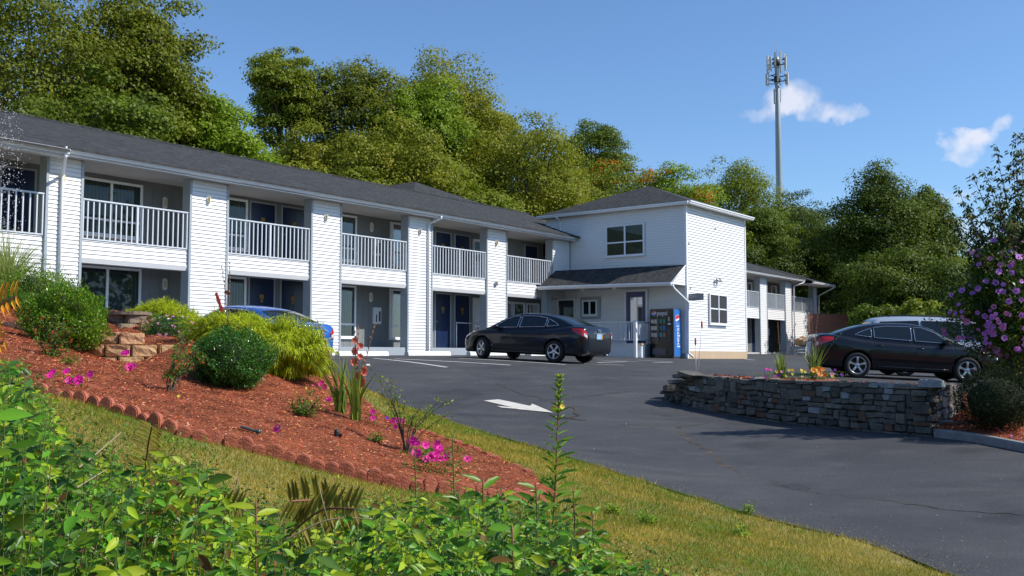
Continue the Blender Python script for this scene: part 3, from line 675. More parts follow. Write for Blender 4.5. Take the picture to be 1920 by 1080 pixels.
# projecting sign, floodlight, small fixtures
def text_mesh(txt, h, name, m, parent, M, width=None, extr=.003, xs=1.0):
    cu = bpy.data.curves.new(name, 'FONT'); cu.body = txt; cu.size = h; cu.extrude = extr; cu.align_x = 'CENTER'; cu.align_y = 'CENTER'
    t = bpy.data.objects.new('t', cu); COL.objects.link(t); bpy.context.view_layer.update()
    dg = bpy.context.evaluated_depsgraph_get(); me = bpy.data.meshes.new_from_object(t.evaluated_get(dg)); bpy.data.objects.remove(t, do_unlink=True)
    s = 1.0
    co = np.zeros(len(me.vertices) * 3); me.vertices.foreach_get('co', co); co = co.reshape(-1, 3); w = co[:, 0].max() - co[:, 0].min()
    if width: s = width / w
    me.transform(M @ Matrix.Diagonal((s, 1, 1, 1))); me.materials.clear(); me.materials.append(m); me.name = name
    return link_mesh(name, me, parent)
M_signg = mat('sign_grey', (0.16, 0.17, 0.19), 0.5); M_signl = mat('sign_letter', (0.55, 0.55, 0.58), 0.5)
# sign plane faces -u ; x runs toward -v
sg = MB(); Mg = frame_M((23.86, VF - .04, 2.36), (0, -1), (-1, 0)); sg.bbox(0, .66, -.012, .012, -.135, .135, .004, Mg); so = sg.build('office_sign', M_signg, off)
Mt = Mg @ Matrix.Translation((.33, .014, 0)) @ Matrix(((1, 0, 0, 0), (0, 0, 1, 0), (0, 1, 0, 0), (0, 0, 0, 1)))
text_mesh('OFFICE', .2, 'lettering', M_signl, so, Mt, .58)
m = MB(); fl = Ml @ Matrix.Translation((26.45, 0, 3.16)); m.bbox(-.06, .06, 0, .05, -.06, .06, .01, fl)
for a in (-1, 1):
    T = fl @ Matrix.Translation((a * .12, .16, .03)) @ Matrix.Rotation(a * .5, 4, 'Z') @ Matrix.Rotation(R(70), 4, 'X'); m.lathe([(0, -.12), (.04, -.11), (.05, 0), (.085, .08), (.08, .085), (0, .07)], 14, T); m.tube([fl @ Vector((0, .03, 0)), fl @ Vector((a * .1, .12, .03))], .015)
m.build('floodlight', M_metal, off)
for (x, z) in ((23.95, 4.55), (24.05, 2.75), (26.4, 5.4)):
    m = MB(); m.bbox(x - .03, x + .03, 0, .07, z - .03, z + .03, .01, Ml); m.build('bracket', M_metal, off)
# ramp landing with picket railing
rp = empty('porch_landing', (BX, BY, 0), math.pi/2 - BA, 'raised pale blue landing with picket railing before the office door', 'porch')
u0, u1, v0, v1 = 22.2, 23.72, -4.12, -1.2
m = MB(); m.box(u0, u1, v0, v1, -.25, .44); m.bbox(u0 - .04, u1, v0 - .03, v1 + .05, .44, .50, .008); m.build('landing', M_rail, rp)
Mr = frame_M((u0, 0, 0), (0, -1), (-1, 0)); railing(rp, Mr, 1.2, 4.08, .62, 1.38, 26, (.45,)); Mq = frame_M((0, v0, 0), (1, 0), (0, -1)); railing(rp, Mq, u0 + .05, u1 - .02, .62, 1.38, 12, ())
m = MB(); m.bbox(u0 - .10, u0 + .02, v0 - .10, v0 + .02, -.15, 1.45, .01); m.build('post', M_trim, rp)
m = MB(); m.bbox(u0 + .12, u0 + .38, v0 - .22, v0 - .04, -.15, .42, .01); q = m.build('step_block', M_trim, rp)
m = MB(); m.bbox(u0 + .08, u0 + .42, v0 - .25, v0 - .035, .421, .50, .01); m.build('cap', M_found, q)

# ---- the far wing
fw = empty('motel_wing', (BX, BY, 0), math.pi/2 - BA, 'far white motel wing beyond the office block with three balcony bays', 'motel', 'motel buildings')
zb, zf, zd, zr, zs = .1, 2.25, 2.85, 3.86, 4.80
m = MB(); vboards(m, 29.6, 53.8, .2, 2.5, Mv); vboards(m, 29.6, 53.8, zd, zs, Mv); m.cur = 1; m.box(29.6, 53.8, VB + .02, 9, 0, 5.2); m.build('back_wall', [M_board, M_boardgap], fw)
m = MB(); m.box(29.6, 53.8, .03, VB, -.1, .22); m.build('walkway_slab', M_conc, fw)
m = MB(); m.box(29.6, 53.8, .06, VB, zf + .1, zd); m.build('balcony_floor', M_soffit, fw)
cols_ = [(31.9, 33.0), (36.0, 37.1), (40.1, 41.2), (44.25, 45.4), (48.25, 49.35), (53.2, 53.95)]
for a, b in cols_: column(fw, a, b, zb, zs)
for i in range(len(cols_) - 1):
    a, b = cols_[i][1], cols_[i + 1][0]; m = MB(); siding(m, (a, .04), (b, .04), zf if i < 4 else .1, zd, (0, -1)); m.box(a, b, .04, .06, zf, zd); m.build('balcony_fascia', M_side, fw)
    railing(fw, Mf @ Matrix.Translation((0, -.05, 0)), a + .01, b - .01, zd + .03, zr, 22)
    if i >= 2:
        door(fw, Mv, a + 1.2, a + 2.1, zd, 4.7); window(fw, Mv, a + .1, a + .9, zd + .3, 4.6, cols=1)
        if i < 4: door(fw, Mv, a + .75, a + 1.65, .22, 2.35); window(fw, Mv, a + 1.9, b - .1, .6, 2.2, cols=1, curtain='pale')
m = MB(); m.box(29.6, 53.9, -.4, VB, zs, zs + .04); m.build('soffit', M_soffit, fw)
m = MB(); slab(m, [(29.6, -.55, 4.98), (50.6, -.55, 4.98), (49.5, VR, 6.75), (29.6, VR, 6.75)]); slab(m, [(50.6, -1.1, 4.83), (54.6, -1.1, 4.83), (49.5, VR, 6.752), (50.6, VR - 1.2, 6.34)]); slab(m, [(54.6, -1.1, 4.83), (54.6, 9.9, 4.83), (49.5, VR, 6.75)]); slab(m, [(54.6, 9.9, 4.83), (29.6, 9.9, 4.95), (29.6, VR, 6.75), (49.5, VR, 6.75)])
m.build('roof', M_shing, fw)
m = MB(); m.box(29.6, 50.6, -.42, -.38, zs, 4.95); m.box(50.6, 54.5, -.98, -.94, 4.68, 4.8); m.box(50.6, 54.5, -.94, 0, 4.68, 4.7); m.build('fascia_board', M_trim, fw)
gutter(fw, 29.6, 50.6, -.42, 4.96); gutter(fw, 50.5, 54.6, -.98, 4.81)
downspout(fw, [(50.3, -.5, 4.85), (50.3, -.5, 4.75), (49.6, -.08, 4.5), (49.6, -.07, .1)]); downspout(fw, [(54.4, -1.05, 4.7), (54.4, -1.0, 4.6), (54.1, -.1, 4.1), (54.1, -.1, .1)])
m = MB(); m.bbox(46.5, 47.9, .9, .93, 1.3, 1.75, .01); m.build('notice_board', M_trim, fw)

# ---- brick wall beyond the far wing
def brick_mat():
    m = mat('red_brick', (0.30, 0.085, 0.05), 0.85); N, L = m.node_tree.nodes, m.node_tree.links; b = N['Principled BSDF']
    t = N.new('ShaderNodeTexCoord'); mp = N.new('ShaderNodeMapping'); mp.inputs['Rotation'].default_value = (R(90), 0, 0); L.new(t.outputs['Object'], mp.inputs[0])
    br = N.new('ShaderNodeTexBrick'); L.new(mp.outputs[0], br.inputs['Vector']); br.inputs['Scale'].default_value = 1; br.inputs['Brick Width'].default_value = .22; br.inputs['Row Height'].default_value = .075; br.inputs['Mortar Size'].default_value = .008
    br.inputs['Color1'].default_value = (.50, .15, .08, 1); br.inputs['Color2'].default_value = (.38, .11, .06, 1); br.inputs['Mortar'].default_value = (.35, .28, .24, 1); L.new(br.outputs['Color'], b.inputs['Base Color'])
    return m
M_brick = brick_mat()
bw = empty('brick_wall', (18.8, 62, gz(18.8, 62) - .1), R(12), 'low red brick wall past the end of the far motel wing', 'wall')
m = MB(); m.box(0, 2.6, 0, .3, 0, 2.6 - gz(18.8, 62) + .1); m.build('brickwork', M_brick, bw); m = MB(); m.bbox(-.03, 2.63, -.03, .33, 2.6 - gz(18.8, 62) + .1, 2.66 - gz(18.8, 62) + .1, .01); m.build('coping', M_brick, bw)
# ------------------------------------------------------------------ vehicles
M_tyre = mat('tyre_rubber', (0.014, 0.014, 0.015), 0.85)
M_rim = mat('alloy', (0.60, 0.61, 0.63), 0.3, metal=.85)
M_cglass = mat('car_glass', (0.008, 0.014, 0.017), 0.03, spec=.6)
M_chrome = mat('chrome', (0.75, 0.76, 0.78), 0.12, metal=1)
M_red = mat('tail_lamp_red', (0.50, 0.01, 0.01), 0.12, coat=.6)
M_clear = mat('lamp_clear', (0.62, 0.62, 0.64), 0.12, coat=.6)
M_amber = mat('lamp_amber', (0.7, 0.22, 0.03), 0.2)
M_plate = mat('licence_plate', (0.30, 0.50, 0.72), 0.4)
M_plast = mat('black_plastic', (0.012, 0.012, 0.013), 0.5)
def paint(name, col, metal=.0): return mat(name, col, 0.30, metal=metal, coat=.55, spec=.25)
SEDAN = dict(L=2.40, wb=1.39, fx=1.41, rx=-1.37, r=.335,
  top=[(-2.41,.74),(-2.40,.92),(-2.37,1.03),(-2.28,1.10),(-2.0,1.115),(-1.6,1.08),(-1.1,1.02),(-.4,.985),(.4,.96),(1.0,.955),(1.3,.955),(1.7,.90),(2.0,.82),(2.2,.73),(2.33,.62),(2.40,.52),(2.42,.46)],
  bot=[(-2.41,.50),(-2.38,.33),(-2.2,.24),(-1.8,.21),(1.8,.19),(2.2,.19),(2.36,.22),(2.40,.30),(2.42,.36)],
  wid=[(-2.41,.45),(-2.40,.66),(-2.37,.77),(-2.28,.835),(-2.0,.88),(-1.4,.905),(0,.91),(1.4,.90),(1.8,.875),(2.05,.82),(2.2,.74),(2.32,.62),(2.40,.42),(2.42,.25)],
  roof=[(-2.02,1.10),(-1.75,1.20),(-1.4,1.325),(-1.05,1.41),(-.6,1.46),(-.1,1.475),(.25,1.455),(.5,1.39),(.8,1.25),(1.1,1.09),(1.35,.96)],
  belt=.97, yb=.815, tum=.50, ws=(1.26,.44), rg=(-1.92,-1.22),
  sides=[[(1.02,1.00),(.10,1.03),(.10,1.385),(.30,1.385),(.62,1.27)],[(.02,1.035),(-.93,1.075),(-.93,1.34),(-.6,1.39),(.02,1.40)],[(-1.0,1.085),(-1.42,1.125),(-1.30,1.20),(-1.0,1.325)]])
def fn(tab):
    xs_ = [a for a, b in tab]; zs_ = [b for a, b in tab]
    return lambda x: float(np.interp(x, xs_, zs_))
def smooth_tab(tab, n=3):
    P = catmull([(a, b, 0) for a, b in tab], n); return [(p.x, p.y) for p in P]
def make_car(S_, body_m, label, cat='car', name='parked_car', group='parked cars', extras='sedan'):
    root = empty(name, (0, 0, 0), 0, label, cat, group)
    top, bot, wid = fn(smooth_tab(S_['top'])), fn(smooth_tab(S_['bot'])), fn(smooth_tab(S_['wid']))
    roof = fn(smooth_tab(S_['roof'])); hb = S_.get('flank', 1.0)
    def ring(x):
        w, a, b = wid(x), bot(x), top(x); h = b - a
        return [(0, a), (.55 * w, a), (.86 * w, a + .01), (.965 * w, a + .08 * h), (.985 * w, a + .2 * h), (.985 * w, a + .36 * h), (1.0 * w, a + .56 * h), (.995 * w, a + .70 * h), (.985 * w, a + .80 * h),
                (.955 * w, a + .90 * h), (.90 * w, a + .965 * h), (.80 * w, b), (.5 * w, b + .014), (0, b + .022)]
    def bpt(x, s, sd=1):
        r = ring(x); i = min(int(s), len(r) - 2); t = s - i; return Vector((x, sd * (r[i][0] * (1 - t) + r[i + 1][0] * t), r[i][1] * (1 - t) + r[i + 1][1] * t))
    x0, x1 = S_['top'][0][0], S_['top'][-1][0]
    st = sorted(set([round(x0 + (x1 - x0) * (0.5 - 0.5 * math.cos(math.pi * i / 56)), 4) for i in range(57)]))
    bm = bmesh.new(); rows = []
    for x in st:
        r = ring(x); pts = [Vector((x, y, z)) for y, z in r] + [Vector((x, -y, z)) for y, z in r[1:-1][::-1]]
        rows.append([bm.verts.new(p) for p in pts])
    n = len(rows[0])
    for i in range(len(rows) - 1):
        for k in range(n): bm.faces.new((rows[i][k], rows[i][(k + 1) % n], rows[i + 1][(k + 1) % n], rows[i + 1][k]))
    bm.faces.new(rows[0]); bm.faces.new(rows[-1][::-1]); bmesh.ops.recalc_face_normals(bm, faces=bm.faces)
    me = bpy.data.meshes.new('body'); bm.to_mesh(me); bm.free(); me.materials.append(body_m); me.materials.append(M_plast)
    ob = link_mesh('body', me)
    cut = bmesh.new()
    for ax in (S_['fx'], S_['rx']):
        for sd in (-1, 1):
            T = Matrix.Translation((ax, sd * .86, S_['r'] + .01)) @ Matrix.Rotation(math.pi / 2, 4, 'X')
            bmesh.ops.create_cone(cut, cap_ends=True, segments=40, radius1=S_['r'] + .055, radius2=S_['r'] + .055, depth=.56, matrix=T)
    cm = bpy.data.meshes.new('cutter'); cut.to_mesh(cm); cut.free(); cm.materials.append(body_m); cm.materials.append(M_plast); cm.polygons.foreach_set('material_index', [1] * len(cm.polygons))
    co = link_mesh('cutter', cm); md = ob.modifiers.new('b', 'BOOLEAN'); md.operation = 'DIFFERENCE'; md.object = co; md.solver = 'EXACT'
    bpy.context.view_layer.update(); me2 = bpy.data.meshes.new_from_object(ob.evaluated_get(bpy.context.evaluated_depsgraph_get()))
    bpy.data.objects.remove(co, do_unlink=True); bpy.data.objects.remove(ob, do_unlink=True)
    me2.name = 'body'; me2.polygons.foreach_set('use_smooth', [p.material_index == 0 for p in me2.polygons])
    body = link_mesh('body', me2, root)
    try: me2.set_sharp_from_angle(angle=R(38))
    except Exception: pass
    # greenhouse
    belt, yb, tum = S_['belt'], S_['yb'], S_['tum']
    def ys_(z): return yb - tum * max(0, z - belt) - .10 * max(0, z - belt) ** 2
    gx0, gx1 = S_['roof'][0][0], S_['roof'][-1][0]
    m = MB(); gx = np.linspace(gx0, gx1, 48); rows = []
    def gring(x):
        z = roof(x); y = ys_(z) ; e = min(.05, max(.006, (z - belt) * .3)); yl = ys_(belt)
        taper = 1 - .06 * abs((x - (gx0 + gx1) / 2) / ((gx1 - gx0) / 2)) ** 3
        half = [(yl, belt - .04), ((yl + ys_(z - e)) / 2 + .004, (belt + z - e) / 2), (ys_(z - e), z - e), (ys_(z - e) - .035, z - e * .35), (y * .84 - .01, z), (y * .45, z + .016), (0, z + .022)]
        return [(a * taper, b) for a, b in half]
    for x in gx:
        h = gring(x); rows.append([Vector((x, a, b)) for a, b in h] + [Vector((x, -a, b)) for a, b in h[:-1][::-1]])
    nn = len(rows[0]); vs = [v for r_ in rows for v in r_]
    fs = [(i * nn + k, i * nn + k + 1, (i + 1) * nn + k + 1, (i + 1) * nn + k) for i in range(len(rows) - 1) for k in range(nn - 1)]
    m.mesh(vs, fs, True); rp_ = m.build('roof', body_m, body)
    try: rp_.data.set_sharp_from_angle(angle=R(40))
    except Exception: pass
    # windscreens
    def dark_glass(name, xa, xb):
        m = MB(); A = []
        for i in range(13):
            x = xa + (xb - xa) * i / 12; h = gring(x); nrm_ = Vector((-(roof(x + .02) - roof(x - .02)) / .04, 0, 1)).normalized()
            half = [(h[3][0] - .025, h[3][1]), (h[4][0], h[4][1]), (h[5][0], h[5][1]), (0, h[6][1])]
            A.append([Vector((x, a, b)) + nrm_ * .008 for a, b in half] + [Vector((x, -a, b)) + nrm_ * .008 for a, b in half[:-1][::-1]])
        k = len(A[0]); m.mesh([v for r_ in A for v in r_], [(i * k + j, i * k + j + 1, (i + 1) * k + j + 1, (i + 1) * k + j) for i in range(12) for j in range(k - 1)], True)
        return m.build(name, M_cglass, root)
    dark_glass('windscreen', *S_['ws']); dark_glass('rear_window', *S_['rg'])
    for sd in (-1, 1):
        for poly in S_['sides']:
            cx = sum(p[0] for p in poly) / len(poly)
            def tp(x): return 1 - .06 * abs((x - (gx0 + gx1) / 2) / ((gx1 - gx0) / 2)) ** 3
            b = resample(poly, .07); nb = len(b)
            X_, Y_ = np.meshgrid(np.arange(-2.3, 2.3, .08), np.arange(.9, 1.8, .06)); kk = in_poly(X_.ravel(), Y_.ravel(), b)
            co_ = [Vector(p) for p in b] + [Vector((x, z)) for x, z in zip(X_.ravel()[kk], Y_.ravel()[kk])]
            r_ = delaunay_2d_cdt(co_, [(i, (i + 1) % nb) for i in range(nb)], [], 1, 1e-4)
            m = MB(); m.mesh([(v.x, sd * (ys_(v.y) * tp(v.x) + .012), v.y) for v in r_[0]], [list(f) for f in r_[2]], True)
            g = m.build('side_window', M_cglass, root)
            m = MB(); m.tube([(x, sd * (ys_(z) * tp(x) + .014), z) for x, z in b + [b[0]]], .009, 5); m.build('window_trim', S_.get('trim', M_chrome), g)
    # wheels
    for ax, nm in ((S_['fx'], 0), (S_['rx'], 1)):
        for sd in (-1, 1):
            w = empty('wheel', (ax, sd * .80, S_['r']), S_.get('steer', 0) if nm == 0 else 0); w.parent = root
            T = Matrix.Rotation(math.pi / 2 * -sd, 4, 'X'); rr = S_['r']
            m = MB(); m.lathe([(rr * .68, -.11), (rr * .90, -.115), (rr * .985, -.09), (rr, -.05), (rr, .05), (rr * .985, .09), (rr * .90, .115), (rr * .70, .108), (rr * .66, .09)], 40, T); m.build('tyre', M_tyre, w)
            m = MB(); m.lathe([(rr * .69, .098), (rr * .665, .108), (rr * .63, .095), (rr * .615, .03), (rr * .60, -.08)], 40, T)
            for k in range(5):
                a = 2 * math.pi * k / 5 + .3; R_ = T @ Matrix.Rotation(a, 4, 'Z')
                vs = []
                for (ra, wd, zt) in ((.03, .040, .075), (.10, .030, .085), (rr * .45, .030, .09), (rr * .635, .042, .086)):
                    vs += [R_ @ Vector((ra, -wd, zt - .04)), R_ @ Vector((ra, -wd * .8, zt)), R_ @ Vector((ra, wd * .8, zt)), R_ @ Vector((ra, wd, zt - .04))]
                m.mesh(vs, [(i * 4 + j, i * 4 + j + 1, i * 4 + j + 5, i * 4 + j + 4) for i in range(3) for j in range(3)])
            m.lathe([(0, .088), (.05, .085), (.062, .07), (.065, .02)], 20, T)
            m.build('rim', M_rim, w)
            m = MB(); m.lathe([(0, -.02), (rr * .62, -.02)], 30, T); m.build('brake_disc', M_plast, w)
    # lamps, mirrors, handles, seams
    def patch(name, xa, xb, s0, s1, m_, sd, off_=.006, shape=None, par=root):
        m = MB(); G = []
        for i in range(9):
            t = i / 8; x = xa + (xb - xa) * t; row = []
            for j in range(6):
                q = j / 5; s = s0 + (s1 - s0) * q
                if shape: s = shape(t, q)
                p = bpt(x, s, sd); r1, r2 = bpt(x, max(s - .3, 0), sd), bpt(x, s + .3, sd); f1, f2 = bpt(x - .02, s, sd), bpt(x + .02, s, sd)
                nrm_ = (r2 - r1).cross(f2 - f1).normalized(); nrm_ = nrm_ if nrm_.y * sd > 0 else -nrm_
                row.append(p + nrm_ * off_)
            G.append(row)
        m.mesh([v for r_ in G for v in r_], [(i * 6 + j, i * 6 + j + 1, i * 6 + j + 7, i * 6 + j + 6) for i in range(8) for j in range(5)], True)
        return m.build(name, m_, par)
    xr, xf = x0, x1
    if extras == 'sedan':
        for sd in (-1, 1):
            t_ = patch('tail_lamp', xr + .012, xr + .42, 7.2, 9.3, M_red, sd, .012, lambda t, q: (6.5 + t * 1.9) + q * (2.9 - t * 2.1))
            patch('reverse_lamp', xr + .012, xr + .055, 7.0, 8.2, M_clear, sd, .018, par=t_)
            patch('headlamp', xf - .50, xf - .10, 7, 9, M_clear, sd, .008, lambda t, q: (8.4 - t * .6) + q * (1.0 + t * 1.2))
            patch('side_marker', xf - .52, xf - .44, 7, 9, M_amber, sd, .009, lambda t, q: 8.6 + q * .7)
            patch('fog_lamp', xf - .16, xf - .06, 4.2, 5.2, M_plast, sd, .008)
            m = MB(); T = Matrix.Translation((.83, sd * .93, 1.03)); bm = bmesh.new(); bmesh.ops.create_uvsphere(bm, u_segments=14, v_segments=9, radius=1); bmesh.ops.scale(bm, vec=(.09, .115, .075), verts=bm.verts); m.add_bm(bm, T, True); m.box(.80, .88, min(sd * .80, sd * .9), max(sd * .80, sd * .9), .985, 1.01); m.build('mirror', body_m, root)
            for xh in (.30, -.72):
                m = MB(); a = bpt(xh, 8.4, sd); b = bpt(xh - .16, 8.4, sd); m.tube([a + Vector((0, sd * .004, 0)), a + Vector((-.02, sd * .03, 0)), b + Vector((.02, sd * .03, 0)), b + Vector((0, sd * .004, 0))], .011, 6); m.build('door_handle', body_m, root)
        m = MB(); m.bbox(xr - .012, xr + .02, -.16, .16, .74, .90, .006); pl = m.build('licence_plate', M_plate, root)
        m = MB(); m.bbox(xr - .018, xr - .01, -.15, -.08, .755, .885, .004); m.build('sticker', mat('orange_sticker', (.85, .33, .03), .4), pl)
        m = MB(); m.box(xr - .003, xr + .03, -.34, .34, .905, .935); m.build('trunk_strip', M_chrome if 'chrome_strip' in S_ else M_plast, root)
        m = MB()
        if S_.get('badge') == 'rings':
            for k in range(4):
                c = Vector((xr - .006, .165 - k * .11, 1.0)); m.tube([c + Vector((0, math.cos(t) * .073, math.sin(t) * .073)) for t in np.linspace(0, 2 * math.pi, 22)], .009, 5, cap=False)
        else:
            for (a, b, oz) in ((.085, .055, 0), (.03, .055, 0), (.085, .022, .027)):
                c = Vector((xr - .002, 0, .985 + oz)); m.tube([c + Vector((0, math.cos(t) * a, math.sin(t) * b)) for t in np.linspace(0, 2 * math.pi, 22)], .007, 5, cap=False)
        m.build('emblem', M_chrome, root)
        m = MB(); m.tube([(xr + .1, -.5, .27), (xr + .005, -.5, .265)], .035, 10); m.build('exhaust', M_chrome, root)
    else:
        for sd in (-1, 1):
            patch('tail_lamp', xr + .01, xr + .14, 8.0, 11.0, M_red, sd, .01); patch('headlamp', xf - .5, xf - .12, 7.6, 9.4, M_clear, sd, .008)
            m = MB(); T = Matrix.Translation((.98, sd * 1.0, 1.10)); bm = bmesh.new(); bmesh.ops.create_uvsphere(bm, u_segments=14, v_segments=9, radius=1); bmesh.ops.scale(bm, vec=(.10, .12, .10), verts=bm.verts); m.add_bm(bm, T, True); m.build('mirror', M_plast, root)
            m = MB(); m.tube([(-1.9, sd * .52, S_['roof'][3][1] + .02), (-1.85, sd * .52, S_['roof'][3][1] + .07), (.3, sd * .52, S_['roof'][3][1] + .07), (.4, sd * .52, S_['roof'][3][1] + .01)], .018, 6); m.build('roof_rail', M_plast, root)
    # door seams: thin dark lines on the flank
    for sd in (-1, 1):
        for xs0 in S_.get('seams', (1.05, .06, -1.0)):
            m = MB(); P = [bpt(xs0, s, sd) + Vector((0, sd * .002, 0)) for s in np.linspace(3.2, 10.6, 12)]
            for i in range(11): m.poly([P[i] + Vector((-.004, 0, 0)), P[i] + Vector((.004, 0, 0)), P[i+1] + Vector((.004, 0, 0)), P[i+1] + Vector((-.004, 0, 0))])
            m.build('door_seam', M_plast, root)
        m = MB(); P = [bpt(x, 3.6, sd) + Vector((0, sd * .012, 0)) for x in np.linspace(S_['rx'] + .48, S_['fx'] - .48, 12)]; m.tube(P, .022, 5); m.build('sill', body_m, root)
    return root
def put_car(root, x, y, ang, sc=1.0):
    """x, y = car centre, ang = heading (radians from +x, counter-clockwise); rests on the ground's slope"""
    h = Vector((math.cos(ang), math.sin(ang))); l = Vector((-h.y, h.x))
    def g(a, b): p = Vector((x, y)) + h * a + l * b; return gz(p.x, p.y) + .012
    zf, zr = (g(1.4, .8) + g(1.4, -.8)) / 2, (g(-1.4, .8) + g(-1.4, -.8)) / 2; zl, zrr = (g(1.4, .8) + g(-1.4, .8)) / 2, (g(1.4, -.8) + g(-1.4, -.8)) / 2
    X_ = Vector((h.x, h.y, (zf - zr) / 2.8)).normalized(); Y_ = Vector((l.x, l.y, (zl - zrr) / 1.6)).normalized(); Z_ = X_.cross(Y_).normalized(); Y_ = Z_.cross(X_)
    M = Matrix((X_ * sc, Y_ * sc, Z_ * sc)).transposed().to_4x4(); M.translation = (x, y, (zf + zr) / 2); root.matrix_world = M
P_black = paint('black_blue_paint', (0.0035, 0.006, 0.012)); P_black2 = paint('black_car_paint', (0.002, 0.004, 0.008)); P_blue = paint('blue_paint', (0.02, 0.13, 0.50), .3); P_silver = paint('silver_paint', (0.42, 0.48, 0.56), .35)
s1 = dict(SEDAN, steer=-.35, chrome_strip=1)
car = make_car(s1, P_black, 'black sedan parked nose-in by the office landing, its rear lamps and blue plate showing'); put_car(car, .66, 30.05, math.atan2(SA, -CA), .965)
s2 = dict(SEDAN, badge='rings', trim=M_chrome)
car = make_car(s2, P_blue, 'bright blue sedan parked behind the golden shrub, facing the motel'); put_car(car, -6.8, 25.2, math.atan2(SA, -CA))
car = make_car(SEDAN, P_black2, 'black sedan parked behind the stone wall planter, facing right'); put_car(car, 10.12, 25.7, -.09, .965)
VAN = dict(SEDAN, fx=1.5, rx=-1.5, r=.345,
  top=[(-2.55,.70),(-2.54,.95),(-2.50,1.05),(-2.4,1.10),(-1.6,1.10),(0,1.07),(1.0,1.05),(1.3,1.04),(1.7,1.0),(2.1,.90),(2.3,.80),(2.45,.62),(2.52,.5)],
  bot=[(-2.55,.45),(-2.5,.32),(-2.2,.26),(2.2,.24),(2.45,.28),(2.52,.36)],
  wid=[(-2.55,.55),(-2.54,.82),(-2.48,.90),(-2.2,.95),(0,.97),(1.6,.95),(2.1,.90),(2.35,.75),(2.48,.5),(2.52,.3)],
  roof=[(-2.50,1.08),(-2.44,1.35),(-2.32,1.60),(-2.0,1.70),(-1.2,1.745),(-.2,1.75),(.3,1.72),(.6,1.62),(1.0,1.40),(1.4,1.16),(1.62,1.03)],
  belt=1.06, yb=.88, tum=.34, ws=(1.5,.55), rg=(-2.47,-2.36), trim=M_plast, seams=(1.1,.1,-1.0),
  sides=[[(1.15,1.12),(.16,1.13),(.16,1.60),(.42,1.60),(.8,1.42)],[(.08,1.13),(-1.0,1.14),(-1.0,1.62),(.08,1.62)],[(-1.08,1.14),(-2.28,1.18),(-2.16,1.56),(-1.08,1.62)]])
van = make_car(VAN, P_silver, 'silver minivan parked beyond the black sedan on the right', 'minivan', 'parked_minivan', extras='van'); put_car(van, 12.9, 29.2, -.09)

# ------------------------------------------------------------------ wheel stops and vending machine
M_wstop = mat('white_concrete', (0.70, 0.70, 0.68), 0.7, var=.08, vscale=3, bump=.3)
def wheel_stop(u, v, L_, label):
    p = UVW(u, v); o = empty('wheel_stop', (p.x, p.y, gz(p.x, p.y) + .012), math.pi/2 - BA); m = MB(); h = L_ / 2
    pr = [(-.11, 0), (-.085, .12), (-.04, .15), (.04, .15), (.085, .12), (.11, 0)]
    vs = [Vector((-h, a, b)) for a, b in pr] + [Vector((-h + .06, a * .9, b)) for a, b in pr] + [Vector((h - .06, a * .9, b)) for a, b in pr] + [Vector((h, a, b)) for a, b in pr]
    m.mesh(vs, [(i * 6 + k, i * 6 + k + 1, (i + 1) * 6 + k + 1, (i + 1) * 6 + k) for i in range(3) for k in range(5)] + [(0, 1, 2, 3, 4, 5), (18, 19, 20, 21, 22, 23)])
    bpy.data.objects.remove(o, do_unlink=True)
    o = m.build('wheel_stop', M_wstop); o.location = (p.x, p.y, gz(p.x, p.y) + .012); o.rotation_euler = (0, 0, math.pi/2 - BA)
    tag(o, label, 'wheel stop', 'white wheel stops along the walkway')
WS = [(10.55, 'white concrete wheel stop nearest the blue car'), (13.7, 'white concrete wheel stop under the pier with a downspout'), (17.0, 'white concrete wheel stop before the two navy ground floor doors'), (19.6, 'white concrete wheel stop behind the black sedan'), (7.4, 'white concrete wheel stop hidden behind the golden shrub')]
for u, l in WS[:4]: wheel_stop(u, -.75 if u < 18 else -1.6, 2.2, l)

vm = empty('vending_machine', tuple(UVW(22.95, -4.38, -.12)), math.pi/2 - BA, 'black fronted drinks vending machine with blue side beside the office porch', 'vending machine')
# local: x = u (depth, front at 0 facing -x), y = v (0 .. -1.04)
W2, H2, D2_ = 1.04, 2.0, .66
M_vblk = mat('vending_black', (0.006, 0.006, 0.008), 0.18); M_vgry = mat('vending_grey', (0.09, 0.09, 0.10), 0.4); M_vblue = mat('vending_blue', (0.02, 0.16, 0.52), 0.35); M_wht = mat('white_print', (0.8, 0.8, 0.82), 0.5); M_pred = mat('red_print', (0.62, 0.03, 0.04), 0.5); M_grn = mat('green_label', (.05, .22, .12), .5); M_teal = mat('teal_label', (.05, .3, .38), .5); M_orn = mat('orange_label', (.45, .16, .05), .5)
m = MB(); m.bbox(.03, D2_, -W2, 0, .05, H2, .012); m.box(.06, D2_ - .03, -W2 + .03, -.03, 0, .05); m.build('cabinet', M_vgry, vm)
m = MB(); m.bbox(0, .03, -W2, -.0, .06, H2 - .01, .008); fp = m.build('front_panel', M_vblk, vm)
Mv_ = frame_M((0, 0, 0), (0, -1), (-1, 0))       # x across the front, y outward
def pbox(n, m_, x0, x1, z0, z1, par=None, d=.006): q = MB(); q.bbox(x0, x1, 0, d, z0, z1, .002, Mv_); return q.build(n, m_, par or vm)
m = MB(); m.bbox(D2_ * .14, D2_ - .05, -W2 - .006, -W2, .10, H2 - .03, .002); sp = m.build('side_panel', M_vblue, vm)
FT = Matrix(((1, 0, 0, 0), (0, 0, 1, 0), (0, 1, 0, 0), (0, 0, 0, 1)))
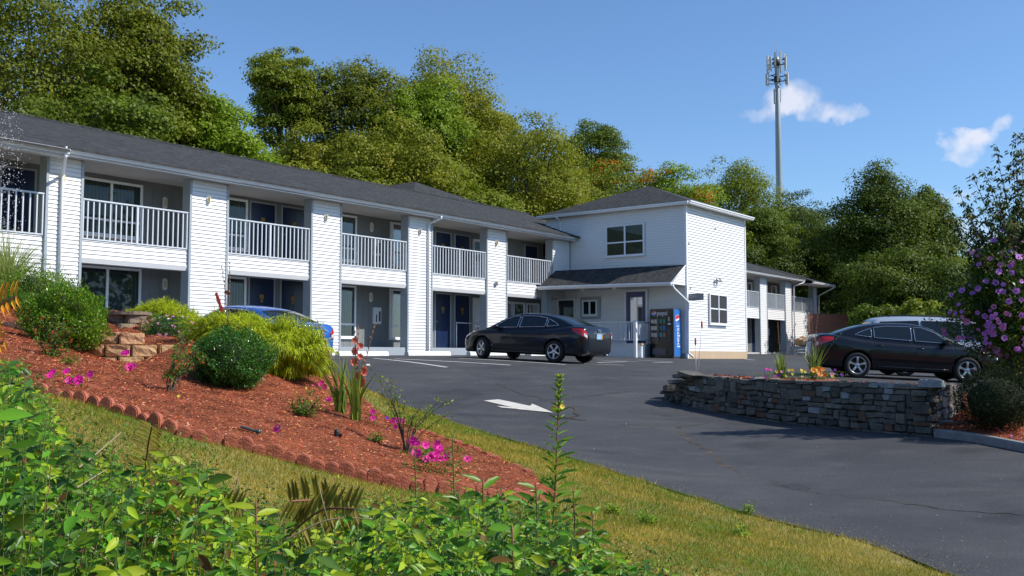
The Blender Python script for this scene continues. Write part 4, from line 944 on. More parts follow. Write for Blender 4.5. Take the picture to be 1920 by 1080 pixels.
def roundel(par, M, r):
    def seg(f, name, m_):
        m = MB(); P = [p for p in f]; m.poly([M @ Vector((a * r, .004, b * r)) for a, b in P]); m.build(name, m_, par)
    th = lambda a, b, n=16: [(math.cos(t), math.sin(t)) for t in np.linspace(a, b, n)]
    m = MB(); m.poly([M @ Vector((a * r * 1.06, .002, b * r * 1.06)) for a, b in th(0, 2 * math.pi, 32)[:-1]]); m.build('roundel', M_wht, par)
    wave = lambda o, k, a, b: [(x, o + k * math.sin(x * 2.3)) for x in np.linspace(a, b, 14)]
    a0 = .30; seg(th(a0, math.pi - .05, 18) + wave(.16, .22, -.98, .93), 'roundel_red', M_pred)
    seg(th(math.pi + .45, 2 * math.pi - .12, 18) + wave(-.28, .16, -.90, .95)[::-1], 'roundel_blue', M_vblue)
roundel(fp, Mv_ @ Matrix.Translation((.19, 0.006, H2 - .17)), .095)
text_mesh('pepsi', .26, 'lettering', M_wht, fp, Mv_ @ Matrix.Translation((.56, .01, H2 - .18)) @ FT, .46)
Mside = frame_M((0, -W2 - .006, 0), (1, 0), (0, -1))
roundel(sp, Mside @ Matrix.Translation((.37, .002, H2 - .42)), .175)
text_mesh('pepsi', .34, 'lettering', M_wht, sp, Mside @ Matrix.Translation((.36, .006, H2 - 1.10)) @ Matrix.Rotation(-math.pi/2, 4, 'Y') @ FT, .86)
lab = [(M_metal, M_metal, M_grn, M_grn), (M_metal, M_metal, M_grn, M_vblue), (M_metal, M_metal, M_teal, M_orn)]
for r_ in range(3):
    for c_, xx in enumerate((.07, .21, .45, .60)): pbox('drink_label', lab[r_][c_], xx, xx + .115, H2 - .58 - r_ * .27, H2 - .42 - r_ * .27, fp, .036)
m = MB(); m.bbox(.33, .42, .03, .045, .75, H2 - .35, .003, Mv_); m.build('centre_strip', M_vgry, fp)
for k in range(9): pbox('selection_button', M_vgry, .84, .92, H2 - 1.28 + k * .055, H2 - 1.245 + k * .055, fp, .04)
pbox('coin_slot', M_metal, .84, .91, H2 - .50, H2 - .34, fp, .045); pbox('bill_slot', M_wht, .83, .93, H2 - .64, H2 - .58, fp, .045); pbox('delivery_door', M_vgry, .12, .72, .18, .42, fp, .034)
# ------------------------------------------------------------------ trees
def leafmat(name, col, isl=.35, tr=.35, rough=.55, hue=None):
    up = lambda c: (min(.9, c[0] * 1.95), min(.9, c[1] * 1.75), min(.9, c[2] * 1.0)); col = up(col); hue = up(hue) if hue else None; tr = min(.5, tr + .08)
    return mat(name, col, rough, island=isl, translucent=tr, spec=.30, tint=hue, vscale=.35 if hue else 3, detail=3)
ML = dict(
  dark=leafmat('dark_leaves', (0.050, 0.085, 0.012), hue=(0.085, 0.130, 0.018)), olive=leafmat('olive_leaves', (0.095, 0.125, 0.014), hue=(0.155, 0.180, 0.024)),
  mid=leafmat('mid_leaves', (0.075, 0.115, 0.012), hue=(0.125, 0.165, 0.02)), bright=leafmat('bright_leaves', (0.085, 0.150, 0.012), hue=(0.14, 0.215, 0.022)),
  oakd=leafmat('oak_leaves', (0.064, 0.090, 0.012), hue=(0.115, 0.145, 0.02)), lime=leafmat('lime_leaves', (0.14, 0.19, 0.03)), autumn=leafmat('orange_leaves', (0.42, 0.11, 0.02)),
  deep=leafmat('deep_leaves', (0.034, 0.062, 0.012), hue=(0.070, 0.105, 0.014)), teal=leafmat('bluegreen_leaves', (0.035, 0.065, 0.026), hue=(0.06, 0.095, 0.03)))
M_bark = mat('bark', (0.09, 0.075, 0.06), 0.9, var=.35, vscale=4, bump=.8, bscale=14)
def add_tree(px, top, Y, half, leaf, label, cat='tree', name='broadleaf_tree', shape='round', low=.22, group='trees behind the motel', dens=1.0, orange=0, seed=0, ls=.17):
    rs = np.random.RandomState(seed + 100); rr = random.Random(seed + 50)
    x = Y * (px - 960) / F_PX; b = gz(x, Y) - .2; topz = cray(px, top).z / cray(px, top).y * Y; H = topz - b; R_ = half * Y / F_PX
    hz = min(H * (1 - low) / 2, R_ * 1.55); zc = H - hz; ph = rs.uniform(0, 6.28, 4)
    rc0 = min(1.55, max(.45, R_ * .30)); ncl = int(34 * (R_ / rc0) * (hz / rc0) * .22); ncl = max(26, min(210, ncl))
    if shape == 'open': ncl = int(ncl * .80)
    cl = []
    while len(cl) < ncl:
        d = rand_unit(1, rs)[0]; f = rs.uniform(.45, .93) if shape != 'open' else rs.uniform(.62, .98)
        if d[2] < -.75: continue
        az = math.atan2(d[1], d[0]); lump = 1 + .15 * math.sin(2 * az + ph[0]) * abs(d[2] + .3) + .13 * math.sin(3 * az + ph[1] + 3 * d[2]) + .09 * math.sin(5 * d[2] + ph[2])
        if shape == 'cone': w = 1.08 - .78 * max(0, (d[2] * f + .2)); 
        else: w = 1.0
        c = np.array([d[0] * f * R_ * w * lump, d[1] * f * R_ * w * lump, zc + d[2] * f * hz * (.92 + .1 * math.sin(3 * az + ph[3]))])
        r = rc0 * rr.uniform(.7, 1.25) * (.72 if d[2] > .75 or shape == 'open' else 1)
        cl.append((c, r))
    if shape != 'open':
        for i in range(int(ncl * .35)):      # lower, inner masses keep the wood closed near the ground
            a = rr.uniform(0, 6.28); q = rr.uniform(.3, .9); cl.append((np.array([math.cos(a) * R_ * q, math.sin(a) * R_ * q, rr.uniform(H * .12, max(zc, H * .3))]), rc0 * 1.2))
    C = np.array([c for c, r in cl]); Rr = np.array([r for c, r in cl]); area = float((Rr ** 2).sum()) * 12.6
    n = int(min(52000, area * 44 * dens)); idx = rs.choice(len(cl), n, p=Rr ** 2 / (Rr ** 2).sum())
    d = rand_unit(n, rs); d[:, 2] = np.where(d[:, 2] < -.25, -d[:, 2] * .8, d[:, 2]); d = norm(d)
    bump = 1 + .22 * np.sin(d[:, 0] * 6 + idx * 1.7) * np.sin(d[:, 1] * 6 + idx * 2.3) + .12 * np.sin(d[:, 2] * 11 + idx)
    rad = Rr[idx] * (1 - .42 * rs.rand(n) ** 2) * bump * np.where(rs.rand(n) < .05, 1.28, 1)
    pos = C[idx] + d * rad[:, None] * np.array([1.12, 1.12, .78])
    nr = norm(d * 1.1 + np.array([0, 0, .45]) + rs.normal(size=(n, 3)) * .5); dr = norm(np.cross(nr, rs.normal(size=(n, 3))) + np.array([0, 0, -.2]))
    L = ls * rs.uniform(.6, 1.35, n); P, F, k = leaf_arrays(pos, dr, nr, L, L * .85, LEAF4)
    r = empty(name, (x, Y, b), 0, label, cat, group)
    mi = None; mats = [ML[leaf]]
    if orange: mats.append(ML['autumn']); mi = ((idx % orange) == 0) & (rs.rand(n) < .35) & (pos[:, 2] > zc)
    cr = np_mesh('crown', P, k, F, mats, None, midx=mi); cr.parent = r
    m = MB(); tr = max(.12, .017 * H); tz = H * .72; tp = [Vector((.25 * math.sin(t * 3 + ph[0]) * t, .2 * math.sin(t * 4 + ph[1]) * t, tz * t)) for t in np.linspace(0, 1, 9)]
    m.tube(tp, [tr * (1.35 if i == 0 else 1) * (1 - .08 * i) for i in range(9)], 8)
    order = sorted(range(min(ncl, len(cl))), key=lambda i: -Rr[i])[:34 if shape == 'open' else 22]
    for i in order:
        c = Vector(C[i]); s = min(.95, max(.3, (c.z / H) * .8)); a = tp[int(s * 8)]; mid = a.lerp(c, .5) + Vector((rr.uniform(-.3, .3), rr.uniform(-.3, .3), .10 * (c - a).length))
        m.tube(catmull([a, mid, c], 4), [tr * .40 * (1 - t * .85) for t in np.linspace(0, 1, 9)], 5)
        for j in range(2):
            e = c + Vector(rand_unit(1, rs)[0]) * Rr[i] * .95; m.tube([mid.lerp(c, .6), (mid + e) / 2 + Vector((0, 0, .15)), e], [tr * .13, tr * .09, tr * .02], 4)
    t = m.build('trunk', M_bark); t.parent = r
    return r
TR = [
 ('oak', 40, -110, 45, 190, 'oakd', 'tallest dark oak at the left edge, its top cut off by the frame'),
 ('round', 250, -50, 48, 118, 'oakd', 'tall loose oak with bare grey limbs right of the leftmost oak'),
 ('b', 175, 110, 43, 130, 'dark', 'dark lower tree filling the gap under the two left oaks'),
 ('c', 300, 120, 49, 95, 'mid', 'mid green tree whose right side steps down beside the bright green one'),
 ('a', 395, 165, 50, 100, 'bright', 'bright green maple left of the gap of sky, above the second pier'),
 ('c', 60, 170, 40, 120, 'deep', 'very dark tree low behind the left end of the roof'),
 ('a', 455, 320, 49, 75, 'mid', 'small green tree at the bottom of the sky gap over the roof'),
 ('round', 535, 78, 62, 70, 'mid', 'slim loose tree just right of the gap of sky'),
 ('a', 680, 88, 64, 98, 'oakd', 'brownish green rounded tree left of the highest dome crown'),
 ('c', 838, 68, 68, 118, 'olive', 'highest dome shaped olive tree in the middle of the wood'),
 ('b', 780, 128, 63, 82, 'bright', 'fresh green locust in front of the highest dome'),
 ('a', 585, 215, 56, 98, 'olive', 'olive tree in the front row left of centre above the wing roof'),
 ('c', 735, 205, 56, 118, 'olive', 'broad olive tree in the front row above the cross roof'),
 ('b', 660, 290, 53, 90, 'mid', 'low green tree peering over the wing roof below the olive row'),
 ('a', 905, 165, 70, 78, 'olive', 'sloping olive crown on the right shoulder of the dome'),
 ('c', 985, 192, 64, 112, 'olive', 'big olive tree left of the office roof with pale twig tips'),
 ('b', 870, 300, 58, 90, 'mid', 'low tree directly over the wing ridge left of the office'),
 ('loose', 1112, 206, 84, 60, 'dark', 'dark round topped tree standing up behind the office roof'),
 ('a', 1045, 275, 72, 70, 'olive', 'small olive tree between the big one and the dark round top'),
 ('autumn', 1165, 268, 78, 90, 'mid', 'tree turning orange behind the left of the office roof'),
 ('autumn', 1262, 292, 76, 80, 'bright', 'tree turning orange behind the right corner of the office roof'),
 ('c', 1120, 345, 72, 110, 'oakd', 'low dark filler tree right behind the office roof peak'),
 ('loose', 1372, 270, 88, 90, 'mid', 'loose umbrella shaped tree with sky between its boughs, left of the tower'),
 ('b', 1330, 372, 80, 82, 'mid', 'green tree above the far edge of the office wall'),
 ('a', 1430, 368, 84, 62, 'dark', 'dark tree at the foot of the tower, left side'),
 ('c', 1500, 342, 92, 70, 'teal', 'bluish green tree at the foot of the tower, right side'),
 ('b', 1445, 430, 74, 95, 'deep', 'very dark tree over the far motel wing'),
 ('cone', 1655, 285, 68, 100, 'deep', 'big dark cone shaped maple on the right against the sky'),
 ('cone', 1740, 340, 70, 62, 'dark', 'right hand shoulder tree touching the big dark cone'),
 ('c', 1575, 385, 66, 82, 'deep', 'dark tree between the tower and the big cone'),
 ('a', 1815, 448, 95, 58, 'lime', 'pale yellow green willow far back on the right'),
 ('b', 1865, 462, 74, 80, 'dark', 'dull green tree behind the purple flowering shrub'),
 ('c', 1700, 455, 60, 115, 'deep', 'dark low tree behind the minivan'),
 ('b', 1520, 470, 62, 60, 'deep', 'dark low tree right behind the end of the far wing roof'),
 ('a', 1935, 400, 66, 70, 'dark', 'dull tree at the far right edge behind the near maple'),
 ('b', 1600, 470, 58, 70, 'dark', 'dark tree above the red brick wall'),
]
random.seed(11)
for i, (k, px, top, Y, half, leaf, label) in enumerate(TR):
    add_tree(px, top, max(Y, 82) if 1290 < px < 1640 else Y, half, leaf, label, shape={'open': 'open', 'cone': 'cone'}.get(k, 'round'), dens=.55 if k == 'loose' else 1.0, orange=7 if k == 'autumn' else 0, seed=i * 7, low=.12 if k == 'cone' else .22)
for px, top, Y, half, leaf, label in ((1565, 548, 84, 48, 'mid', 'green bush beside the red brick wall'), (1735, 552, 44, 62, 'mid', 'broad leafy bush behind the minivan roof'), (1462, 470, 86, 45, 'lime', 'yellowish young tree poking above the far wing roof'), (1640, 560, 52, 50, 'dark', 'dark bush left behind the minivan'), (1830, 560, 48, 70, 'dark', 'dark bush right behind the minivan')):
    add_tree(px, top, Y, half, leaf, label, 'bush', 'bush', low=.05, group='bushes beyond the parking lot', seed=int(px))

# ------------------------------------------------------------------ cell tower
M_steel = mat('galvanised_steel', (0.30, 0.34, 0.36), 0.5, metal=.3, var=.06, vscale=.3); M_ant = mat('antenna_grey', (0.52, 0.54, 0.54), 0.5)
tw = empty('cell_tower', (29.9, 109, 0), .3, 'tall grey monopole mobile phone mast with two rings of panel antennas', 'tower')
m = MB(); m.lathe([(.46, 0), (.40, 14), (.33, 24), (.23, 33.6), (.16, 33.7), (0, 33.7)], 16); m.build('pole', M_steel, tw)
def ring_(z, n, rad, h, seed):
    rr = random.Random(seed); m = MB()
    for i in range(3):
        a0 = 2 * math.pi * i / 3 + .3; a1 = a0 + 2.1
        c0 = Vector((math.cos(a0 + .35) * rad * .95, math.sin(a0 + .35) * rad * .95, z)); c1 = Vector((math.cos(a0 + 1.7) * rad * .95, math.sin(a0 + 1.7) * rad * .95, z))
        for dz in (-.25, .3): m.tube([c0 + Vector((0, 0, dz)), c1 + Vector((0, 0, dz))], .045, 6); m.tube([Vector((0, 0, z + dz)), (c0 + c1) / 2 + Vector((0, 0, dz))], .06, 6)
    m.lathe([(.30, z - .35), (.36, z - .3), (.36, z + .3), (.3, z + .35)], 12); m.build('platform', M_black, tw)
    for i in range(n):
        a = 2 * math.pi * i / n + rr.uniform(-.1, .1); c = Vector((math.cos(a) * rad, math.sin(a) * rad, z + rr.uniform(-.25, .35)))
        m = MB(); T = Matrix.Translation(c) @ Matrix.Rotation(a, 4, 'Z'); m.bbox(-.06, .06, -.10, .10, -h / 2, h / 2, .02, T); m.tube([T @ Vector((-.16, 0, -h * .6)), T @ Vector((-.16, 0, h * .55))], .04, 6); m.build('panel_antenna', M_ant, tw)
ring_(33.0, 11, 1.12, 1.5, 1); ring_(31.1, 6, 1.3, 1.35, 2)
m = MB(); m.bbox(-.42, -.30, -.15, .15, 28.3, 30, .02); m.bbox(.28, .38, -.12, .12, 28.5, 30, .02); m.tube([(-.3, 0, 16.5), (-.75, 0, 16.6), (-.75, 0, 19)], .03, 5); m.tube([(0, 0, 33.7), (0, 0, 35.3)], .02, 5); m.build('whip_antenna', M_steel, tw)

# added unseen wood that darkens what the windows and cars mirror
rs = np.random.RandomState(55); n = 15000; az = rs.uniform(R(62), R(245), n); dd = 52 + 8 * rs.rand(n) + 3 * np.sin(az * 9); hh = 11 + 3 * np.sin(az * 13) + 2 * np.sin(az * 29)
pos = np.stack([np.sin(az) * dd, np.cos(az) * dd, -2 + hh * rs.rand(n) ** .8], -1); o = leaves('added_wood', pos, rand_unit(n, rs), norm(-pos + rs.normal(size=(n, 3)) * 25), rs.uniform(.6, 1.1, n), rs.uniform(.5, .9, n), LEAF4, [ML['mid']]); tag(o, 'unseen wood added to darken the window reflections', 'trees', kind='stuff')
# ------------------------------------------------------------------ shrubs and flowers: shared builders
def shrub(name, label, cat, px, Y, halfpx, top, base=None, nleaf=9000, ls=.022, mats=None, tpl=LEAF4, wid=.6, droop=0.0, lump=.12, depth=1.0, flat=.0, group=None, seed=0, midw=None, core=True, shell=.30, upr=.5, coremat=None, tuft=130, tuftk=.075):
    """a shrub standing on the ground at photo column px and distance Y, halfpx wide, reaching up to photo row top"""
    rs = np.random.RandomState(seed + 3); x = Y * (px - 960) / F_PX; g = gz(x, Y) - .02 if base is None else base; r = cray(px, top); zt = r.z / r.y * Y; H = zt - g; Rx = halfpx * Y / F_PX; Ry = Rx * depth
    ph = rs.uniform(0, 6.28, 6)
    def radf(d): az = np.arctan2(d[:, 1], d[:, 0]); return 1 + lump * (np.sin(3 * az + ph[0] + 2 * d[:, 2]) * .6 + np.sin(5 * az + ph[1] - 3 * d[:, 2]) * .5 + np.sin(6 * d[:, 2] + ph[2] + 2 * az) * .5 + .5 * np.sin(11 * az + ph[3]) * np.sin(9 * d[:, 2] + ph[4]))
    d = rand_unit(nleaf, rs); k = 1 - shell * rs.rand(nleaf) ** 1.6; k = k * np.where(rs.rand(nleaf) < .05, 1.07, 1); rr = radf(d) * k
    if tuft:
        td = rand_unit(tuft, rs); to = rs.uniform(-1, 1, tuft); dt = d @ td.T; ti = dt.argmax(1); near = dt.max(1); sc_ = math.sqrt(4 / tuft); rr = rr * (1 + tuftk * to[ti] + tuftk * (1 - np.clip((1 - near) / (sc_ ** 2 * .5), 0, 1.6)) - tuftk * .5)
        d = norm(d + td[ti] * 0)
    S3 = np.array([Rx, Ry, H * .52]); pos = d * rr[:, None] * S3; pos[:, 2] = np.where(pos[:, 2] < -H * .44, -H * .44 * rs.uniform(.7, 1, nleaf), pos[:, 2]); pos[:, 2] += H * .48
    out = norm(d / S3 * S3.mean())
    if droop: dr = norm(out * (1 - droop * .6) + np.array([0, 0, -droop]) + rs.normal(size=(nleaf, 3)) * .35); nr = norm(out + rs.normal(size=(nleaf, 3)) * .35)
    else: dr = norm(out * .6 + np.array([0, 0, upr]) + rs.normal(size=(nleaf, 3)) * .6); nr = norm(out + np.array([0, 0, .5]) + rs.normal(size=(nleaf, 3)) * .5)
    L = ls * rs.uniform(.6, 1.3, nleaf); root = empty(name, (x, Y, g), 0, label, cat, group)
    mi = None
    if midw is not None:
        f = rs.rand(nleaf); cw = np.cumsum(midw) / sum(midw); mi = np.searchsorted(cw, f)
    fo = leaves('foliage', pos, dr, nr, L, L * wid, tpl, mats, None, midx=mi); fo.parent = root
    if core:
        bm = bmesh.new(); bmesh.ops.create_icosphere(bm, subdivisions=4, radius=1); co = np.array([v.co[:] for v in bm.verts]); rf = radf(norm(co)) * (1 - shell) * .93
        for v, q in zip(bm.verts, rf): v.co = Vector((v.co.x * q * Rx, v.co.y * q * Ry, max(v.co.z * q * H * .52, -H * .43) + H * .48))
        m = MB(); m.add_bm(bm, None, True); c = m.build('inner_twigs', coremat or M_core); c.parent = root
    m = MB(); rr2 = random.Random(seed)
    for i in range(5): a = rr2.uniform(0, 6.28); m.tube([(.05 * math.cos(a), .05 * math.sin(a), -.05), (.2 * Rx * math.cos(a), .2 * Ry * math.sin(a), H * .2), (.5 * Rx * math.cos(a), .5 * Ry * math.sin(a), H * .5)], [.014, .01, .006], 5)
    s = m.build('stem', M_bark); s.parent = root
    return root, (Rx, Ry, H, radf)
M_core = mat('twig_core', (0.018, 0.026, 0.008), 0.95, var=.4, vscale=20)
G_box = leafmat('boxwood_leaf', (0.045, 0.115, 0.012), .45, .25, .3); G_boxl = leafmat('boxwood_young', (0.12, 0.21, 0.02), .35, .3, .3)
G_hol = leafmat('glossy_dark_leaf', (0.025, 0.085, 0.022), .4, .15, .25); G_gold = leafmat('golden_thread', (0.25, 0.32, 0.015), .4, .3, .5); G_goldd = leafmat('green_thread', (0.10, 0.16, 0.015), .4, .3, .5)
G_yew = leafmat('yew_needle', (0.006, 0.015, 0.005), .4, .05, .9); G_hib = leafmat('hibiscus_leaf', (0.028, 0.066, 0.014), .4, .2, .4); G_ylw = leafmat('euonymus_leaf', (0.12, 0.14, 0.03), .4, .3)
G_rose = leafmat('rose_leaf', (0.06, 0.13, 0.025), .4, .3); G_red = leafmat('red_leaf', (0.35, 0.05, 0.02), .3, .3); G_map = leafmat('maple_leaf', (0.030, 0.060, 0.018), .35, .35, .45); G_mapy = leafmat('maple_leaf_yellow', (0.15, 0.14, 0.02), .35, .35)
G_sword = leafmat('sword_leaf', (0.11, 0.17, 0.04), .3, .3); G_dry = mat('dry_stalk', (0.30, 0.17, 0.09), 0.8); G_stem = mat('green_stem', (0.10, 0.15, 0.03), 0.6); G_rstem = mat('red_stem', (0.22, 0.08, 0.04), 0.6); M_twig = mat('pale_twig', (0.32, 0.24, 0.15), 0.8)
F_mag = mat('magenta_petal', (0.78, 0.012, 0.30), 0.6, translucent=.25, island=.15); F_pur = mat('purple_petal', (0.22, 0.02, 0.35), 0.6, translucent=.2, island=.2); F_hib = mat('mauve_petal', (0.52, 0.20, 0.66), 0.6, translucent=.3, island=.25); F_hibc = mat('crimson_eye', (0.50, 0.04, 0.22), 0.6)
F_pnk = mat('pink_petal', (0.62, 0.22, 0.42), 0.6, translucent=.25, island=.2); F_sal = mat('salmon_petal', (0.80, 0.20, 0.12), 0.6, translucent=.35, island=.15); F_orn = mat('orange_petal', (0.85, 0.30, 0.01), 0.6, translucent=.2); F_yel = mat('yellow_petal', (0.80, 0.60, 0.05), 0.6, translucent=.2)
def flower(m, c, n, r, petals=5, cup=.25, idx=0, eye=None):
    """one open flower: petals around centre c facing n"""
    n = Vector(n).normalized(); a = n.orthogonal().normalized(); b = n.cross(a); ring = []
    vs = [c - n * r * cup]; N_ = petals * 4
    for i in range(N_):
        t = 2 * math.pi * i / N_; q = r * (.80 + .20 * abs(math.sin(petals * t / 2))); vs.append(c + (a * math.cos(t) + b * math.sin(t)) * q + n * r * .06 * math.sin(petals * t))
    mid = [c + (v - c) * .5 - n * r * cup * .25 for v in vs[1:]]
    m.cur = idx; m.mesh(vs[:1] + mid + vs[1:], [(0, 1 + i, 1 + (i + 1) % N_) for i in range(N_)] + [(1 + i, 1 + N_ + i, 1 + N_ + (i + 1) % N_, 1 + (i + 1) % N_) for i in range(N_)], True)
    if eye is not None:
        m.cur = eye; m.mesh([c - n * r * cup * .6 + (a * math.cos(t) + b * math.sin(t)) * r * .22 for t in np.linspace(0, 2 * math.pi, 7)[:-1]] + [c + n * r * .35], [(i, (i + 1) % 6, 6) for i in range(6)])
def flowers_obj(pts, r, mats, petals=5, seed=0, cup=.25, parent=None, name='flower', one=True):
    rr = random.Random(seed); m = MB()
    for p, n in pts:
        if one: m = MB()
        flower(m, Vector(p), n, r * rr.uniform(.75, 1.15), petals, cup, 0, 1 if len(mats) > 1 else None)
        if one: o = m.build(name, mats); o.parent = parent
    if not one: o = m.build(name, mats); o.parent = parent

# ------------------------------------------------------------------ stone wall island, kerb, right-hand planting
rw = random.Random(4)
wl_pts = [P3(*e) for e in [(1252,748,20.5),(1300,765,19),(1440,790,17),(1600,808,15.5),(1746,821,14.3)]]
wl_ret = P3(1800, 806, 16.4)
WPATH = catmull([(p.x, p.y, 0) for p in wl_pts], 8) ; WPATH = [Vector(p) for p in WPATH] + [Vector((wl_ret.x * t + wl_pts[-1].x * (1 - t), wl_ret.y * t + wl_pts[-1].y * (1 - t), 0)) for t in (.25, .5, .75, 1)]
cum = [0]
for i in range(1, len(WPATH)): cum.append(cum[-1] + (WPATH[i] - WPATH[i-1]).length)
WL = cum[-1]
def wp(s):
    s = min(max(s, 0), WL - 1e-4); i = max(j for j in range(len(cum)) if cum[j] <= s); t = (s - cum[i]) / (cum[i+1] - cum[i]); p = WPATH[i].lerp(WPATH[i+1], t); d = (WPATH[i+1] - WPATH[i]).normalized(); return p, d
def wtop(s):
    p, d = wp(s); base = gz(p.x, p.y)
    return min(np.interp(s, [0, .5, 1.1, 1.6, 9], [-.80, -.62, -.42, -.36, -.455]), 0)
M_stone = mat('fieldstone', (0.070, 0.068, 0.064), 0.85, island=.40, tint=(0.155, 0.140, 0.110), vscale=7, bump=.9, bscale=22)
M_stonel = mat('painted_stone', (0.25, 0.27, 0.275), 0.8, var=.25, vscale=9, bump=.6, bscale=22); M_stoneb = mat('rust_stone', (0.14, 0.075, 0.05), 0.85, var=.3, vscale=8, bump=.7, bscale=22)
def stone(m, p, d, w, h, t, z, rr, tilt=0):
    bm = bmesh.new(); bmesh.ops.create_cube(bm, size=1); bmesh.ops.bevel(bm, geom=list(bm.edges), offset=.085, segments=1, affect='EDGES')
    n = Vector((d.y, -d.x, 0)); j = [rr.uniform(-.15, .15) for _ in range(8)]
    for v in bm.verts:
        x, y, q = v.co; x *= 1 + j[0] * (1 if q > 0 else -1) + j[1] * (y > 0); q *= 1 + j[2] * (1 if x > 0 else -1) + j[3]; y *= 1 + j[4] * q
        x, y, q = x + math.sin(9 * y + 5 * q + j[5] * 40) * .025, y + math.sin(8 * x + 7 * q + j[6] * 40) * .035, q + math.sin(7 * x + j[7] * 40) * .03
        P = p + d * (x * w) + n * (y * t); v.co = Vector((P.x, P.y, z + h / 2 + q * h + x * w * tilt))
    m.add_bm(bm, None, False)
sw = empty('stone_wall', tuple(WPATH[20][:2]) + (gz(*WPATH[20][:2]),), 0, 'low curved dry stone retaining wall of dark grey fieldstones with a few pale blue ones', 'wall')
o_ = sw.location.copy(); m = MB()
occ = {}
hs = [.085, .105, .075, .10, .09, .08, .10, .085, .09, .09, .09, .09]
for c in range(11):
    s = rw.uniform(0, .1)
    while s < WL:
        w = rw.choice((.11, .15, .19, .23, .28, .34)) * rw.uniform(.85, 1.15); hit = [e for a_, e in occ.get(c, []) if a_ - .02 < s < e]
        if hit: s = hit[0]; continue
        nxt = [a_ for a_, e in occ.get(c, []) if s < a_ < s + w]
        if nxt: w = min(nxt) - s
        if w < .06: s += w + .005; continue
        p, d = wp(s + w / 2); bz = gz(p.x, p.y) - .04; tz = wtop(s + w / 2); h = hs[c]; z = bz + sum(hs[:c])
        if z + h * .35 > tz: s += w; continue
        h2 = min(h, tz - z + rw.uniform(-.012, .015)) if z + h > tz else h
        if rw.random() < .16 and z + h + hs[c + 1] < tz and w > .12: h2 = h + hs[c + 1]; occ.setdefault(c + 1, []).append((s, s + w))
        m.cur = 1 if rw.random() < .055 else (2 if rw.random() < .04 else 0)
        nrm = Vector((d.y, -d.x, 0)); nrm = nrm if nrm.dot(Vector((0, -1, 0))) > 0 or nrm.x < 0 else -nrm
        stone(m, p - nrm * (.10 + c * .006) + nrm * rw.uniform(-.012, .018), d, w - .010, h2 - .009, rw.uniform(.20, .25), z, rw, rw.uniform(-.085, .085)); s += w
for (s, w, h, tl, ci) in ((1.15, .42, .10, .10, 0), (1.5, .55, .07, -.12, 0), (.75, .3, .09, .1, 1), (7.0, .2, .1, 0, 1), (.35, .25, .1, .1, 0), (.1, .2, .08, .1, 0)):
    p, d = wp(s); m.cur = ci; stone(m, p, d, w, h, .35, wtop(s) - .02, rw, tl)
p, d = wp(WL - 2.6); m.cur = 1; stone(m, wp(8.1)[0] + Vector((-.05, -.12, 0)), wp(8.1)[1], .75, .17, .22, gz(*wp(8.1)[0][:2]) - .02, rw)
for i in range(40):
    s = rw.uniform(-.0, .9); p, d = wp(s); m.cur = 0; stone(m, p + Vector((rw.uniform(-.12, .12), rw.uniform(-.15, .3), 0)), d, rw.uniform(.06, .14), rw.uniform(.04, .08), .1, gz(p.x, p.y) + rw.uniform(-.01, .10) * (.3 + s), rw)
st = m.build('stonework', [M_stone, M_stonel, M_stoneb]); st.parent = sw; st.matrix_parent_inverse = Matrix.Translation(-o_)
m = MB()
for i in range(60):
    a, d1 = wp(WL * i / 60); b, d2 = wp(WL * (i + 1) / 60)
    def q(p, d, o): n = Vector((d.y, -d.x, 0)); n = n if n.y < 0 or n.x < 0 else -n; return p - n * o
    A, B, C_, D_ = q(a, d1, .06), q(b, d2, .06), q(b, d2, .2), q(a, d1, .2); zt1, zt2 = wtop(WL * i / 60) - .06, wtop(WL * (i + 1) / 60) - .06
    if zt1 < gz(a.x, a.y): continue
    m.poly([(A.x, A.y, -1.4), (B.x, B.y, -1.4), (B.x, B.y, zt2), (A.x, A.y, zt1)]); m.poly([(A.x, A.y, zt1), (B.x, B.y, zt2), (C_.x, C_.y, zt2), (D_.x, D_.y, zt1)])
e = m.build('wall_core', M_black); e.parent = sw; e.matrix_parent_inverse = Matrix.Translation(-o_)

M_mulch = mat('red_mulch', (0.13, 0.040, 0.020), 0.95, tint=(0.34, 0.105, 0.05), vscale=3.2, bump=1.0, bscale=70, spec=.1)
wline = [(p.x, p.y) for p in [wp(s)[0] for s in np.linspace(.55, WL, 40)]]
def inner(s, o): p, d = wp(s); n = Vector((d.y, -d.x, 0)); n = n if n.y < 0 or n.x < 0 else -n; return p - n * o
isl_front = [tuple(inner(s, .12)[:2]) for s in np.linspace(.8, WL - .1, 30)]
isl = isl_front + [tuple(gp(1800, 19.5)[:2]), tuple(gp(1690, 21.2)[:2]), tuple(gp(1560, 21.6)[:2]), tuple(gp(1440, 22.3)[:2]), tuple(gp(1350, 22.6)[:2]), tuple(gp(1302, 21.8)[:2])]
def isl_z(x, y):
    x = np.asarray(x); y = np.asarray(y); best = np.full(x.shape, 1e9); zt = np.zeros(x.shape)
    for s in np.linspace(0, WL, 60):
        p, _ = wp(s); dd = np.hypot(x - p.x, y - p.y); k = dd < best; best = np.where(k, dd, best); zt = np.where(k, wtop(s), zt)
    t = smooth01((best - .1) / 4.2); g = GZ(x, y) + .03
    return np.maximum((1 - t) * (zt - .02) + t * g, g) + .012 * np.sin(x * 9) * np.sin(y * 8)
region('island_mulch', isl, .18, isl_z, M_mulch, .12)['kind'] = 'structure'
